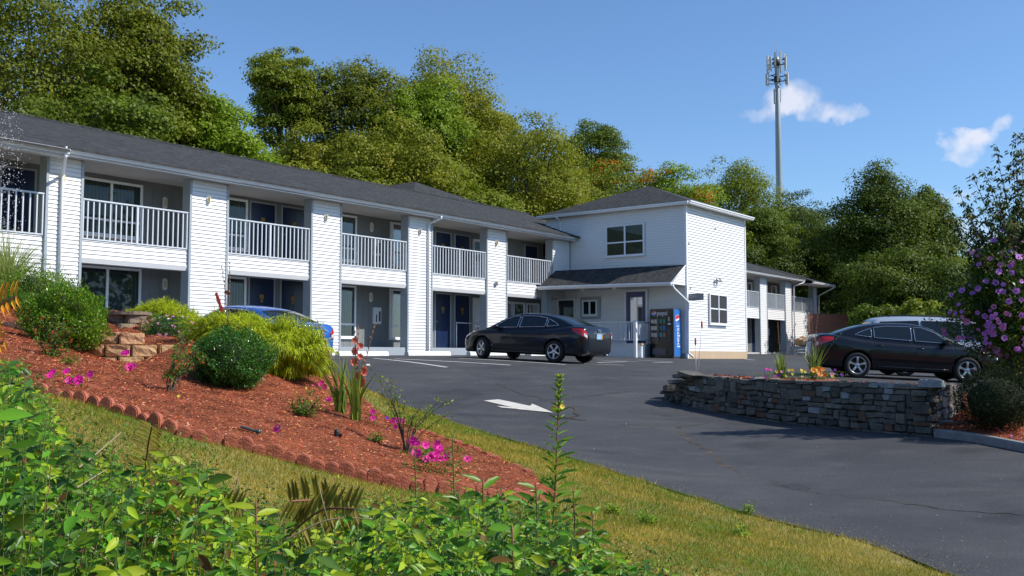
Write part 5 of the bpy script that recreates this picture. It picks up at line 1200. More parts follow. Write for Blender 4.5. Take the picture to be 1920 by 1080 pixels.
def chips(name, poly, n, zf, ymax=99, ymin=0, size=1.0, seed=0, mats=None, cam_w=True):
    rs = np.random.RandomState(seed); xs_ = [p[0] for p in poly]; ys_ = [p[1] for p in poly]; X = rs.uniform(min(xs_), max(xs_), n * 4); Y_ = rs.uniform(max(min(ys_), ymin), min(max(ys_), ymax), n * 4)
    k = in_poly(X, Y_, poly)
    if cam_w: k &= rs.rand(n * 4) < (min(max(ymin, min(ys_)), 8) / np.maximum(Y_, 1)) ** 1.3
    X = X[k][:n]; Y_ = Y_[k][:n]; nn = len(X); Z = zf(X, Y_); a = rs.uniform(0, 6.28, nn); d = np.stack([np.cos(a), np.sin(a), rs.normal(size=nn) * .30], -1); nr = norm(np.stack([rs.normal(size=nn) * .45, rs.normal(size=nn) * .45, np.ones(nn)], -1))
    L = size * (.010 + .032 * rs.rand(nn) ** 2) * np.clip(Y_ / 8, 1, 2); pos = np.stack([X, Y_, Z + .003 + .012 * rs.rand(nn)], -1)
    o = leaves(name, pos, d, nr, L, np.maximum(L * .28, .005 * size), LEAF4, mats or [M_chip, M_chipl, M_chipd], midx=rs.choice(3, nn, p=[.66, .14, .20])); o['kind'] = 'stuff'; return o
M_chip = mat('bark_chip', (0.40, 0.10, 0.042), 0.9, island=.5, spec=.15, tint=(0.78, 0.23, 0.095), vscale=1.7); M_chipl = mat('pale_chip', (0.72, 0.36, 0.22), 0.9, island=.3, spec=.2); M_chipd = mat('dark_chip', (0.10, 0.028, 0.018), 0.9, island=.4)
chips('mulch_chips', isl, 16000, isl_z, size=1.2, seed=5, cam_w=False)
# planter ring with flowers
pc = gp(1494, 18.6); pz0 = float(isl_z(np.array([pc.x]), np.array([pc.y]))[0])
M_terra = mat('terracotta', (0.33, 0.12, 0.075), 0.85, var=.15, vscale=8, bump=.4)
ring_o = empty('flower_planter', (pc.x, pc.y, pz0), 0, 'round planter of scalloped terracotta edging on the stone wall island', 'planter')
m = MB(); n = 30
for i in range(n):
    a = 2 * math.pi * i / n; T = Matrix.Rotation(a, 4, 'Z') @ Matrix.Translation((.64, 0, 0)) @ Matrix.Rotation(math.pi / 2, 4, 'Z') @ Matrix.Rotation(math.pi / 2, 4, 'X')
    m.prism([(-.07, -.03), (.07, -.03), (.07, .085)] + [(.07 * math.cos(t), .085 + .05 * math.sin(t)) for t in np.linspace(.3, math.pi - .3, 6)] + [(-.07, .085)], -.025, .025, T)
m.build('edging_ring', M_terra).parent = ring_o
m = MB(); m.lathe([(.62, .05), (.4, .09), (0, .11)], 24); m.build('soil', M_mulch).parent = ring_o
def sword_plant(name, label, cat, base, n, h, spread, stalks=(), group=None, seed=0, mats=None, wid=.016, flat=True):
    """gladiolus / grass fan: n long tapering leaves, stalks = [(dx, dz, flowers)]"""
    rr = random.Random(seed); root = empty(name, tuple(base), 0, label, cat, group)
    V = []; F = []
    for i in range(n):
        a = rr.uniform(0, 6.28); out = Vector((math.cos(a), math.sin(a), 0)); L_ = h * rr.uniform(.55, 1.1); sp = spread * rr.uniform(.1, 1); w = wid * rr.uniform(.7, 1.2); side = Vector((-out.y, out.x, 0)) if rr.random() < .5 else Vector((rr.uniform(-1, 1), rr.uniform(-.6, .6), 0)).normalized()
        b0 = Vector((rr.uniform(-.5, .5), rr.uniform(-.5, .5), 0)) * (.10 if spread < .5 else .2); i0 = len(V); K = 6
        for j in range(K + 1):
            t = j / K; c = b0 + out * (sp * t ** 1.8) + Vector((0, 0, L_ * (t - .30 * t ** 3 * (sp / max(h, .01))))); ww = w * (1 - t ** 2.5) * (.6 + .4 * min(1, t * 4)) + .0006
            V += [c - side * ww, c + side * ww + out * .002]
        F += [(i0 + 2 * j, i0 + 2 * j + 1, i0 + 2 * j + 3, i0 + 2 * j + 2) for j in range(K)]
    m = MB(); m.mesh(V, F, True); m.build('leaves', mats or G_sword).parent = root
    for (dx, dz, kind_) in stalks:
        m = MB(); P = [Vector((dx * t ** 1.5, .04 * math.sin(t * 3), dz * t)) for t in np.linspace(0, 1, 10)]; m.tube(P, [.006 * (1 - .6 * t) for t in np.linspace(0, 1, 10)], 5)
        m.cur = 0
        for j in range(9):
            t = .55 + .05 * j; c = Vector((dx * t ** 1.5, .04 * math.sin(t * 3), dz * t)); m.tube([c, c + Vector((rr.uniform(-.02, .02), rr.uniform(-.02, .02), .028))], [.008, .004], 5)
        s_ = m.build('flower_stalk', G_dry if kind_ != 'green' else G_stem); s_.parent = root
        if kind_ == 'bloom':
            for j in range(5): t = .62 + .055 * j; c = Vector((dx * t ** 1.5, .04 * math.sin(t * 3), dz * t)) + Vector((rr.choice((-1, 1)) * .03, -.01, 0)); flowers_obj([(c, (rr.uniform(-.8, .8), -1, .1))], .042, [F_sal], 6, j, .9, s_)
    return root
sword_plant('gladiolus', 'clump of gladiolus leaves and dry stalks at the left of the island planter', 'flower plant', (pc.x - .30, pc.y, pz0 + .05), 26, .62, .22, [(-.06, 1.15, 'dry'), (.30, 1.15, 'dry')], 'gladiolus clumps', 3)
sword_plant('gladiolus', 'taller clump of gladiolus leaves and dark seed stalks at the right of the island planter', 'flower plant', (pc.x + .32, pc.y + .05, pz0 + .05), 34, .78, .30, [(-.02, 1.5, 'dry'), (.12, 1.45, 'dry'), (.55, .95, 'green')], 'gladiolus clumps', 4)
F_eye = mat('petunia_throat', (0.40, 0.01, 0.24), 0.6)
def petunia(px, Y, n, w, label, cols=None, z=None, seed=0, r=.030, lf=90, h=.12, cat='flowers', name='petunia', pxy=None):
    rr = random.Random(seed + 9); p = gp(px, Y) if pxy is None else Vector(pxy); 
    if z is not None: p.z = z
    root = empty(name, tuple(p), 0, label, cat, 'petunias and bedding flowers'); rs = np.random.RandomState(seed)
    q = rs.normal(size=(lf, 3)) * np.array([w * .42, w * .3, 0]); q[:, 2] = rs.rand(lf) * h; d = norm(np.stack([q[:, 0], q[:, 1], np.full(lf, .05)], -1) + rs.normal(size=(lf, 3)) * .2)
    leaves('foliage', q, d, norm(rs.normal(size=(lf, 3)) * .5 + np.array([0, -.2, 1])), rs.uniform(.02, .04, lf), rs.uniform(.012, .02, lf), LEAF8, [G_rose]).parent = root
    for i in range(n):
        c = Vector((rr.gauss(0, w * .38), rr.gauss(0, w * .25) - .02, h * rr.uniform(.55, 1.25))); flowers_obj([(c, (rr.uniform(-.5, .5), -1, rr.uniform(.2, .9)))], r, [(cols or [F_mag])[rr.randrange(len(cols or [1]))], F_eye], 5, i, .3, root)
    return root
petunia(0, 0, 9, .32, 'purple and magenta flowers at the left of the island planter', [F_mag, F_pur, F_pnk], seed=21, lf=380, h=.22, pxy=(pc.x - .55, pc.y - .1, pz0 + .04), r=.034)
petunia(0, 0, 6, .34, 'pink and lilac flowers at the right of the island planter', [F_pnk, F_pur], seed=22, lf=420, h=.24, pxy=(pc.x + .52, pc.y - .15, pz0 + .02), r=.036)
petunia(0, 0, 9, .2, 'orange marigold blooms in the island planter', [F_orn], seed=23, lf=160, h=.22, pxy=(pc.x + .28, pc.y - .3, pz0 + .06), r=.055, name='marigold')
petunia(0, 0, 14, .5, 'yellow flowered bedding plant in the middle of the island planter', [F_yel], seed=24, lf=520, h=.22, pxy=(pc.x, pc.y - .2, pz0 + .05), r=.03, name='bedding_plant')
# marker rods
M_rod = mat('white_rod', (.75, .75, .75), .4); M_tip = mat('red_tip', (.35, .06, .06), .5)
for (b, t, lab) in (((1305, 694), (1304, 640), 'shorter thin white marker rod standing on the left end of the stone wall'), ((1308.5, 694), (1316, 608), 'taller leaning thin white marker rod on the left end of the stone wall')):
    B_, T_ = P3(*b, 19.3), P3(*t, 19.3); r_ = empty('marker_rod', tuple(B_), 0, lab, 'rod'); m = MB(); m.tube([Vector((0, 0, -.1)), T_ - B_], .007, 6); m.build('rod', M_rod).parent = r_; m = MB(); m.lathe([(0, -.10), (.018, -.05), (.018, .05), (0, .07)], 8, Matrix.Translation(T_ - B_)); m.build('tip', M_tip).parent = r_

# kerb and the bed behind it
M_kerb = mat('granite_kerb', (0.22, 0.225, 0.22), 0.8, var=.25, vscale=6, bump=.6, bscale=50)
kp = [P3(*e) for e in [(1750,821,14.25),(1800,828,13.85),(1852,838,13.35),(1925,853,12.65)]]; kp = [Vector((p.x, p.y, 0)) for p in kp] + [Vector((6.95, 11.2, 0)), Vector((7.3, 9.0, 0)), Vector((7.8, 5, 0))]
KP = catmull(kp, 8)
for name, a, b in (('kerb', 0, len(KP) - 1),):
    m = MB()
    for i in range(a, b):
        p, q2 = KP[i], KP[i+1]; d = (q2 - p).normalized(); n = Vector((-d.y, d.x, 0))
        def pt(P, o, dz): return (P.x + n.x * o, P.y + n.y * o, gz(P.x, P.y) + dz)
        L0 = [(0, -.1), (.012, .105), (.03, .125), (.15, .125), (.16, -.1)]
        for j in range(4): m.poly([pt(p, *L0[j]), pt(q2, *L0[j]), pt(q2, *L0[j+1]), pt(p, *L0[j+1])])
        if i % 6 == 0: m.poly([pt(p, *k_) for k_ in L0])
    tag(m.build(name, M_kerb), 'grey granite kerb along the shaded mulch bed at the right', 'kerb')
rb = [(p.x + .1, p.y + .05) for p in KP] + [(20, 5), (20, 12), (16, 24), tuple(gp(1870, 20)[:2]), tuple(gp(1800, 19.0)[:2]), (wl_ret.x + .1, wl_ret.y), (wl_pts[-1].x + .1, wl_pts[-1].y + .1)]
def rbz(x, y): return GZ(x, y) + .12 + .10 * smooth01(seg_dist(x, y, [(p.x, p.y) for p in KP] + [(p.x, p.y) for p in KP[::-1]]) / 3) 
region('side_mulch', rb, .2, rbz, M_mulch, .15)['kind'] = 'structure'
chips('mulch_chips', [(p.x + .12, p.y + .05) for p in KP[:26]] + [(9.5, 11), (9.5, 13.5), (wl_ret.x + .1, wl_ret.y)], 9000, rbz, size=1.2, seed=6, cam_w=False)
rs = np.random.RandomState(8); n = 60; X = rs.uniform(6.6, 8.9, n); Y_ = rs.uniform(12.9, 14.6, n); k = in_poly(X, Y_, rb); X, Y_ = X[k], Y_[k]; n = len(X)
leaves('fallen_petals', np.stack([X, Y_, rbz(X, Y_) + .02], -1), norm(rs.normal(size=(n, 3))), norm(rs.normal(size=(n, 3)) + [0, 0, 1]), np.full(n, .05), np.full(n, .03), LEAF8, F_hib)['kind'] = 'stuff'
def zr(px, Y): x = Y * (px - 960) / F_PX; return float(rbz(np.array([x]), np.array([Y]))[0])
shrub('clipped_yew', 'dark clipped ball shaped yew right of the stone wall', 'shrub', 1862, 13.9, 74, 688, zr(1862, 13.9), 16000, .035, [G_yew], wid=.35, lump=.06, seed=2)
shrub('spindle_shrub', 'dull yellow green shrub above the clipped yew under the flowering bush', 'shrub', 1893, 14.6, 40, 640, zr(1893, 14.6), 3500, .05, [G_ylw, G_hib], midw=(2, 1), wid=.5, lump=.2, seed=3)
# rose of sharon
hb_root, (Rx, Ry, H_, rf_) = shrub('rose_of_sharon', 'tall flowering bush with mauve pink blooms at the right edge', 'shrub', 1896, 14.9, 104, 462, -.10, 24000, .055, [G_hib, G_mapy], midw=(14, 1), wid=.6, lump=.22, depth=.9, seed=4, shell=.45)
rs = np.random.RandomState(12); cnt = 0
for i in range(1000):
    d = rand_unit(1, rs)[0]
    if d[1] > .15 or cnt >= 250: continue
    q = float(rf_(np.array([d]))[0]) * 1.0; c = Vector((d[0] * Rx * q, d[1] * Ry * q, d[2] * H_ * .52 * q + H_ * .48)); cnt += 1
    flowers_obj([(c * 1.0 + Vector((d[0] * .05, d[1] * .05 - .04, d[2] * .04)), (d[0] + rs.normal() * .4, d[1] - .4, d[2] + rs.normal() * .3))], .052 * rs.uniform(.6, 1.15), [F_hib if rs.rand() < .75 else F_pnk, F_hibc], 5, i, .35, hb_root)
m = MB(); g0 = zr(1896, 14.9) + .10
for a in (-.12, 0, .14): m.tube([(a * .4, 0, g0 - .1), (a, 0, -.1 + .3 - 0), (a * 2.2, 0, .55)], [.03, .024, .015], 7)
m.build('trunk', M_bark).parent = hb_root

# young maple leaning in from the right
mp_ = empty('young_maple', (8.2, 15.3, gz(8.2, 15.3)), 0, 'young maple with long leafy twigs reaching up against the sky at the right edge', 'tree')
rr = random.Random(77); rs = np.random.RandomState(77); base_ = Vector((8.2, 15.3, gz(8.2, 15.3))); fork = Vector((8.35, 15.3, .9)); pos = []; dr = []; nr = []; Ls = []; m = MB()
m.tube([Vector((0, 0, -.05)), Vector((.05, 0, 1)), fork - base_], [.07, .06, .05], 10)
tips = [(1757,372,0),(1797,358,0),(1826,334,0),(1845,322,0),(1868,281,0),(1904,254,0),(1930,235,0),(1812,402,0),(1783,412,0),(1838,392,0),(1862,350,0),(1880,330,0),(1900,310,0),(1915,290,0),(1800,430,.4),(1860,420,.3),(1850,450,.3),(1880,400,.3),(1905,380,.2),(1895,440,.5),(1830,440,.5),(1870,380,-.3),(1900,420,-.4),(1840,470,-.2),(1880,470,-.5),(1915,340,.4),(1820,470,.3),(1950,300,0),(1960,380,.3),(1940,420,-.3),(1975,260,.2),(1990,330,-.2),(1985,430,.4),(1910,460,.2),(1860,490,.1),(1930,480,.2),(1805,385,.3),(1850,370,.2),(1885,365,.5),(1872,440,.8),(1900,400,.8)]
for (px, py, dy) in tips:
    T_ = P3(px, py, 14.6 + dy) - base_; F_ = fork - base_ + Vector((rr.uniform(-.1, .1), rr.uniform(-.1, .1), rr.uniform(-.5, .3))); mid = F_.lerp(T_, .5) + Vector((-.12, 0, -.15)); C_ = catmull([F_, mid, T_], 8); m.tube(C_, [.016 * (1 - .88 * t) for t in np.linspace(0, 1, len(C_))], 5)
    full = py > 395 or px > 1895
    for j in range(len(C_) // (4 if full else 3), len(C_)):
        for side in range(5 if full else 3):
            c = C_[j] + Vector(rs.normal(size=3)) * .03; sl = rr.uniform(.06, .20 if full else .13) * (1.15 - j / len(C_)) + .03; d = Vector((rr.uniform(-1, 1), rr.uniform(-1, 1), rr.uniform(-.1, .8))).normalized(); e = c + d * sl
            m.tube([c, e], .003, 3, cap=False)
            for q in range(4): pos.append(e + Vector(rs.normal(size=3)) * .018); v = d * .5 + Vector((rr.uniform(-1, 1), rr.uniform(-1, 1), -.75)); dr.append(v.normalized()); nr.append(Vector((rr.uniform(-.5, .5), rr.uniform(-1, .2), .8))); Ls.append(rr.uniform(.05, .085))
m.build('trunk', M_bark).parent = mp_
n = len(pos); leaves('crown', np.array(pos), np.array(dr), np.array(nr), np.array(Ls), np.array(Ls) * .62, LEAF8, [G_map, G_mapy], midx=(np.random.RandomState(1).rand(n) < .09).astype(int)).parent = mp_

# grit and litter along the asphalt's grassy edge
rs = np.random.RandomState(91); n = 2600; ii = rs.randint(0, len(E2) - 1, n); tt = rs.rand(n); EE = np.array(E2); A_ = EE[ii]; B_ = EE[ii + 1]; pp = A_ + (B_ - A_) * tt[:, None]; dv = norm(B_ - A_); nn_ = np.stack([dv[:, 1], -dv[:, 0]], -1); nn_ = nn_ * np.where(nn_[:, 0:1] > 0, 1, -1); pp = pp + nn_ * (np.abs(rs.normal(size=n)) * .22)[:, None]
leaves('road_grit', np.stack([pp[:, 0], pp[:, 1], GZ(pp[:, 0], pp[:, 1]) + .022], -1), norm(rs.normal(size=(n, 3)) * [1, 1, .1]), norm(rs.normal(size=(n, 3)) * .4 + [0, 0, 1]), rs.uniform(.006, .022, n), rs.uniform(.004, .012, n), LEAF4, [mat('grit', (.20, .19, .17), .9, island=.4), G_dry], midx=(rs.rand(n) < .3).astype(int))['kind'] = 'stuff'
n = 900; X = rs.uniform(-3, 12, n); Y_ = rs.uniform(7, 34, n); k = in_poly(X, Y_, asphalt_poly) & ~in_poly(X, Y_, isl) & ~in_poly(X, Y_, rb); X, Y_ = X[k], Y_[k]; n = len(X)
leaves('road_grit', np.stack([X, Y_, GZ(X, Y_) + .022], -1), norm(rs.normal(size=(n, 3)) * [1, 1, .1]), norm(rs.normal(size=(n, 3)) * .3 + [0, 0, 1]), rs.uniform(.01, .035, n), rs.uniform(.006, .02, n), LEAF4, [mat('pale_grit', (.38, .36, .32), .9, island=.4), G_dry], midx=(rs.rand(n) < .25).astype(int))['kind'] = 'stuff'
# ------------------------------------------------------------------ the planted bed on the left bank
def mulch_z(x, y): return GZ(x, y) + .025 + .010 * np.sin(np.asarray(x) * 8 + 2 * np.sin(np.asarray(y) * 5)) * np.sin(np.asarray(y) * 7)
region('mulch_bed', mulch_poly, .13, mulch_z, M_mulch, .10)['kind'] = 'structure'
chips('mulch_chips', mulch_poly, 90000, mulch_z, ymax=15, ymin=6.5, seed=7)
# scalloped edging blocks along the near side
M_edge = mat('brick_red_concrete', (0.33, 0.085, 0.045), 0.9, tint=(0.46, 0.15, 0.085), vscale=14, bump=.6, bscale=60)
NE = [(p.x, p.y, 0) for p in [P3(*e) for e in near_edge[1:]]]; NC = catmull(NE, 12)
def walk(path, step):
    out = []; acc = 0; nxt = 0.0
    for i in range(len(path) - 1):
        a, b = path[i], path[i + 1]; L_ = (b - a).length
        while nxt <= acc + L_: t = (nxt - acc) / max(L_, 1e-9); out.append((a.lerp(b, t), (b - a).normalized())); nxt += step
        acc += L_
    return out
def tomb_mesh(w=.108, h=.13, t=.052):
    bm = bmesh.new(); pr = [(-w/2, 0), (w/2, 0), (w/2, h * .6)] + [(w/2 * math.cos(a), h * .6 + h * .4 * math.sin(a)) for a in np.linspace(.15, math.pi - .15, 9)] + [(-w/2, h * .6)]
    f = bm.faces.new([bm.verts.new((x, -t/2, z)) for x, z in pr]); r = bmesh.ops.extrude_face_region(bm, geom=[f]); bmesh.ops.translate(bm, vec=(0, t, 0), verts=[v for v in r['geom'] if isinstance(v, bmesh.types.BMVert)]); bmesh.ops.recalc_face_normals(bm, faces=bm.faces)
    bmesh.ops.bevel(bm, geom=[e for e in bm.edges if len(e.link_faces) == 2 and e.calc_face_angle(0) > .9], offset=.007, segments=2, affect='EDGES'); me = bpy.data.meshes.new('edging_block'); bm.to_mesh(me); bm.free(); me.materials.append(M_edge); return me
TB = tomb_mesh(); rr = random.Random(5)
for i, (p, d) in enumerate(walk(NC, .104)):
    o = link_mesh('edging_block', TB); n = Vector((d.y, -d.x)); o.location = (p.x + n.x * .02, p.y + n.y * .02, gz(p.x, p.y) - rr.uniform(.02, .055)); o.rotation_euler = (rr.uniform(-.12, .22), rr.uniform(-.07, .07), math.atan2(d.y, d.x) + rr.uniform(-.15, .15)); s_ = rr.uniform(.92, 1.08); o.scale = (s_, 1, s_)
    tag(o, 'round topped red concrete edging block in the row along the front of the mulch bed', 'edging block', 'scalloped edging blocks of the mulch bed')
FE = catmull([(p.x, p.y, 0) for p in [P3(*e) for e in far_edge]], 8); bm = bmesh.new(); bmesh.ops.create_cube(bm, size=1); bmesh.ops.scale(bm, vec=(.19, .085, .06), verts=bm.verts); bmesh.ops.bevel(bm, geom=list(bm.edges), offset=.01, segments=2, affect='EDGES'); FB = bpy.data.meshes.new('flat_brick'); bm.to_mesh(FB); bm.free(); FB.materials.append(M_edge)
for i, (p, d) in enumerate(walk(FE, .215)):
    if rr.random() < .22: continue
    o = link_mesh('edging_brick', FB); o.location = (p.x, p.y, gz(p.x, p.y) + rr.uniform(.0, .018)); o.rotation_euler = (rr.uniform(-.1, .1), rr.uniform(-.08, .08), math.atan2(d.y, d.x) + rr.uniform(-.12, .12))
    tag(o, 'flat red brick sunk between the mulch bed and the lawn strip', 'brick', 'flat bricks on the far side of the mulch bed')

# retaining walls of tan split-faced blocks
M_tan = mat('tan_split_block', (0.44, 0.25, 0.12), 0.95, tint=(0.56, 0.35, 0.19), vscale=7, bump=1.0, bscale=26, island=.14); M_brn = mat('brown_split_block', (0.16, 0.12, 0.085), 0.95, tint=(0.26, 0.20, 0.14), vscale=7, bump=1.0, bscale=26, island=.2)
def block_wall(name, label, pts, zrows, m_, bw, t=.2, cap=None, seed=0):
    """zrows: per course (z0, s0, s1) as fractions of the path; course height .15"""
    rr = random.Random(seed); path = catmull([(p.x, p.y, 0) for p in pts], 8); L_ = sum((path[i+1] - path[i]).length for i in range(len(path) - 1)); m = MB()
    for k, (z, s0, s1, slope) in enumerate(zrows):
        for i, (p, d) in enumerate(walk(path, bw)):
            s = i * bw / L_ + (0 if k % 2 else -.5 * bw / L_)
            if not (s0 <= s <= s1): continue
            q = p - d * (0 if k % 2 else bw * .5); n = Vector((-d.y, d.x, 0)); bm = bmesh.new(); bmesh.ops.create_cube(bm, size=1); bmesh.ops.bevel(bm, geom=list(bm.edges), offset=.055, segments=2, affect='EDGES'); bmesh.ops.subdivide_edges(bm, edges=[e for e in bm.edges if e.calc_length() > .5], cuts=2, use_grid_fill=True)
            w_, zz = bw - .008, z + slope * s + rr.uniform(-.006, .006); yw = rr.uniform(-.06, .06)
            for v in bm.verts:
                x, y, q3 = v.co; fr = .10 if y < -.3 else 0
                y += -fr * (1 - (2 * x) ** 2 * .6) * .5 + (math.sin(x * 17 + q3 * 13 + i * 3 + k) * .035 if y < -.3 else 0)
                P = q + d * (x * w_) + n * (y * t + k * .028) + d * yw * y * .3; v.co = Vector((P.x, P.y, zz + .075 + q3 * .144))
            m.add_bm(bm, None, False)
    c = path[len(path) // 2]; root = empty(name, (c.x, c.y, gz(c.x, c.y)), 0, label, 'wall', 'block retaining walls in the bed'); o = m.build('blocks', m_); o.parent = root; o.matrix_parent_inverse = Matrix.Translation(-root.location)
    if cap: 
        m = MB(); zc = cap; A = []; 
        for p, d in walk(path, .08): n = Vector((-d.y, d.x, 0)); A.append((p - n * .14 + Vector((0, 0, zc)), p + n * .28 + Vector((0, 0, zc + .012))))
        for i in range(len(A) - 1):
            a, b = A[i], A[i + 1]; m.poly([a[0], b[0], b[1], a[1]]); m.poly([a[0], b[0], b[0] - Vector((0, 0, .045)), a[0] - Vector((0, 0, .045))])
        o = m.build('cap_slab', m_); o.parent = root; o.matrix_parent_inverse = Matrix.Translation(-root.location)
    return root
lw = [P3(-60, 600, 12.9), P3(60, 620, 12.3), P3(150, 640, 12.0), P3(205, 668, 11.9), P3(260, 684, 11.95), P3(325, 690, 12.15), P3(345, 692, 12.5)]
block_wall('retaining_wall', 'curved tan retaining wall of rough blocks stepping down through the mulch', lw, [(-.16, .30, 1.0, 0), (-.01, .12, .985, 0), (.14, .0, .80, 0), (.285, -.1, .42, 0)], M_tan, .29, seed=1)
uw = [P3(120, 610, 14.4), P3(185, 615, 13.9), P3(222, 618, 13.65), P3(256, 622, 13.7), P3(266, 615, 14.1)]
block_wall('retaining_wall', 'short brown block wall with a flat cap above the tan retaining wall', uw, [(.30, -.1, 1.0, 0), (.45, -.1, .95, 0)], M_brn, .26, cap=.615, seed=2)
p = P3(270, 620, 13.5); bm = bmesh.new(); bmesh.ops.create_cube(bm, size=1); bmesh.ops.scale(bm, vec=(.12, .12, .17), verts=bm.verts); bmesh.ops.bevel(bm, geom=list(bm.edges), offset=.015, segments=2, affect='EDGES'); m = MB(); m.add_bm(bm); o = m.build('upright_block', M_tan); o.location = p + Vector((0, 0, .06)); o.rotation_euler = (.05, .1, .5); tag(o, 'single tan block standing on end beside the pink asters', 'block')
for i, (px, Y, r_) in enumerate(((322, 12.3, .05), (330, 12.1, .04))): pass
# boulder at the far wing
p = gp(1500, 58); m = MB(); bm = bmesh.new(); bmesh.ops.create_icosphere(bm, subdivisions=3, radius=1); 
for v in bm.verts: v.co *= 1 + .12 * math.sin(v.co.x * 5 + v.co.y * 3) + .08 * math.sin(v.co.z * 7); v.co = Vector((v.co.x * .40, v.co.y * .34, v.co.z * .30))
m.add_bm(bm, None, True); o = m.build('boulder', M_tan); o.location = (p.x + .1, p.y, .84); tag(o, 'tan boulder on the low pale stone wall by the far wing', 'boulder')
m = MB(); rr = random.Random(3)
for c in range(4):
    x = -.5
    while x < .4: w = rr.uniform(.25, .45); m.bbox(x, x + w - .02, -.3, .3, c * .18, c * .18 + .165, .02); x += w
o = m.build('stone_pier', M_stonel); o.location = (p.x - .05, p.y, -.14); tag(o, 'low pale block pier under the tan boulder by the far wing', 'wall')

# shrubs of the bed
THREAD = (np.array([[-.5, 0, 0], [.5, 0, 0], [.42, .5, .05], [-.42, .5, .05], [.12, 1, -.06], [-.12, 1, -.06]]), [0, 1, 2, 3, 3, 2, 4, 5], 4)
shrub('boxwood', 'rounded glossy green boxwood at the left of the mulch bed', 'shrub', 124, 11.6, 76, 536, None, 26000, .030, [G_box, G_boxl], midw=(3, 1.3), wid=.55, lump=.12, tuftk=.10, depth=.95, seed=11, upr=.9, shell=.28)
shrub('holly_shrub', 'round dark green shrub in front of the golden shrub', 'shrub', 434, 10.9, 76, 618, None, 26000, .024, [G_hol, G_box], midw=(4, 1), wid=.6, lump=.11, tuftk=.09, seed=12, shell=.25)
shrub('golden_cypress', 'big drooping golden thread cypress before the blue car', 'shrub', 526, 12.3, 87, 603, None, 34000, .085, [G_gold, G_goldd], midw=(3, 1.1), tpl=THREAD, wid=.085, droop=.75, lump=.16, tuftk=.12, seed=13, shell=.34, coremat=mat('thread_core', (.07, .075, .012), .95, var=.3, vscale=18))
shrub('golden_cypress', 'golden thread cypress peering over the dark green shrub', 'shrub', 440, 12.7, 78, 588, None, 18000, .085, [G_gold, G_goldd], midw=(3, 1.1), tpl=THREAD, wid=.085, droop=.65, lump=.18, tuftk=.12, seed=14, shell=.34)
shrub('golden_cypress', 'golden thread cypress against the motel behind the pink asters', 'shrub', 302, 15.4, 64, 568, None, 20000, .085, [G_gold, G_goldd], midw=(3, 1.1), tpl=THREAD, wid=.09, droop=.5, lump=.18, seed=15, shell=.34)
ar, (Rx, Ry, H_, rf_) = shrub('aster_bush', 'low bush of small pink asters beside the tan wall', 'shrub', 315, 13.0, 54, 590, P3(315, 655, 13.0).z, 9000, .022, [G_hol, G_rose], midw=(3, 1), wid=.45, lump=.14, seed=16)
rs = np.random.RandomState(4); P_l = []
for i in range(110):
    d = rand_unit(1, rs)[0]
    if d[1] > .3 or d[2] < -.3: continue
    q = float(rf_(np.array([d]))[0]); P_l.append((Vector((d[0] * Rx * q, d[1] * Ry * q, d[2] * H_ * .52 * q + H_ * .48)), (d[0], d[1] - .4, d[2] + .3)))
flowers_obj(P_l, .019, [F_pnk, F_yel], 7, 2, .2, ar)
shrub('leafy_bush', 'loose bright green bush behind the boxwood at the left edge', 'shrub', 62, 15.6, 78, 500, None, 15000, .035, [G_rose, G_boxl], midw=(2, 1), wid=.45, lump=.22, seed=17, shell=.4)
shrub('leafy_bush', 'low green bush below the ornamental grass at the far left', 'shrub', 5, 14.2, 60, 548, None, 9000, .035, [G_rose, G_box], midw=(1, 1), wid=.45, lump=.2, seed=18, shell=.4)
g_ = gp(10, 16.2); sword_plant('ornamental_grass', 'fountain of pale ornamental grass at the left edge before the motel', 'grass plant', (g_.x, g_.y, g_.z + .3), 420, 1.35, .95, (), None, 19, leafmat('silver_grass', (0.20, 0.26, 0.13), .3, .35), .006)

def twiggy(name, label, cat, px, Y, stems, leafn, ls, mats, midw=None, seed=0, group=None, stem_m=None, r=.005, dropz=.02, lw=.65, tips=None, spread=.05, lo=.35):
    """stems = list of photo points (px, py, dY) for the tips"""
    rr = random.Random(seed); rs = np.random.RandomState(seed); b = gp(px, Y, -dropz); root = empty(name, tuple(b), 0, label, cat, group); m = MB(); pos = []; dr = []; nr = []; Ls = []
    for (tx, ty, dy) in stems:
        T_ = P3(tx, ty, Y + dy) - b; mid = Vector((T_.x * .35 + rr.uniform(-.03, .03), T_.y * .4, T_.z * .55)); C_ = catmull([Vector((rr.uniform(-.02, .02), 0, 0)), mid, T_], 10); m.tube(C_, [r * (1 - .75 * t) for t in np.linspace(0, 1, len(C_))], 5)
        for q in range(int(leafn * 1.9)):
            t = lo + (1 - lo) * rr.random(); c = C_[int(t * (len(C_) - 1))]; d = Vector((rr.uniform(-1, 1), rr.uniform(-1, 1), rr.uniform(-.3, .7))).normalized(); e = c + d * rr.uniform(.3, 1) * spread; m.tube([c, e], .0015, 3, cap=False)
            for _ in range(3): pos.append(e + Vector(rs.normal(size=3)) * ls * .4); dr.append((d + Vector(rs.normal(size=3)) * .6).normalized()); nr.append(Vector((rr.uniform(-.6, .6), rr.uniform(-.8, .4), 1))); Ls.append(ls * rr.uniform(.6, 1.2))
    m.build('stem', stem_m or M_bark).parent = root; n = len(pos); mi = None
    if midw is not None: mi = np.searchsorted(np.cumsum(midw) / sum(midw), rs.rand(n))
    leaves('foliage', np.array(pos), np.array(dr), np.array(nr), np.array(Ls), np.array(Ls) * lw, LEAF8, mats, midx=mi).parent = root
    return root
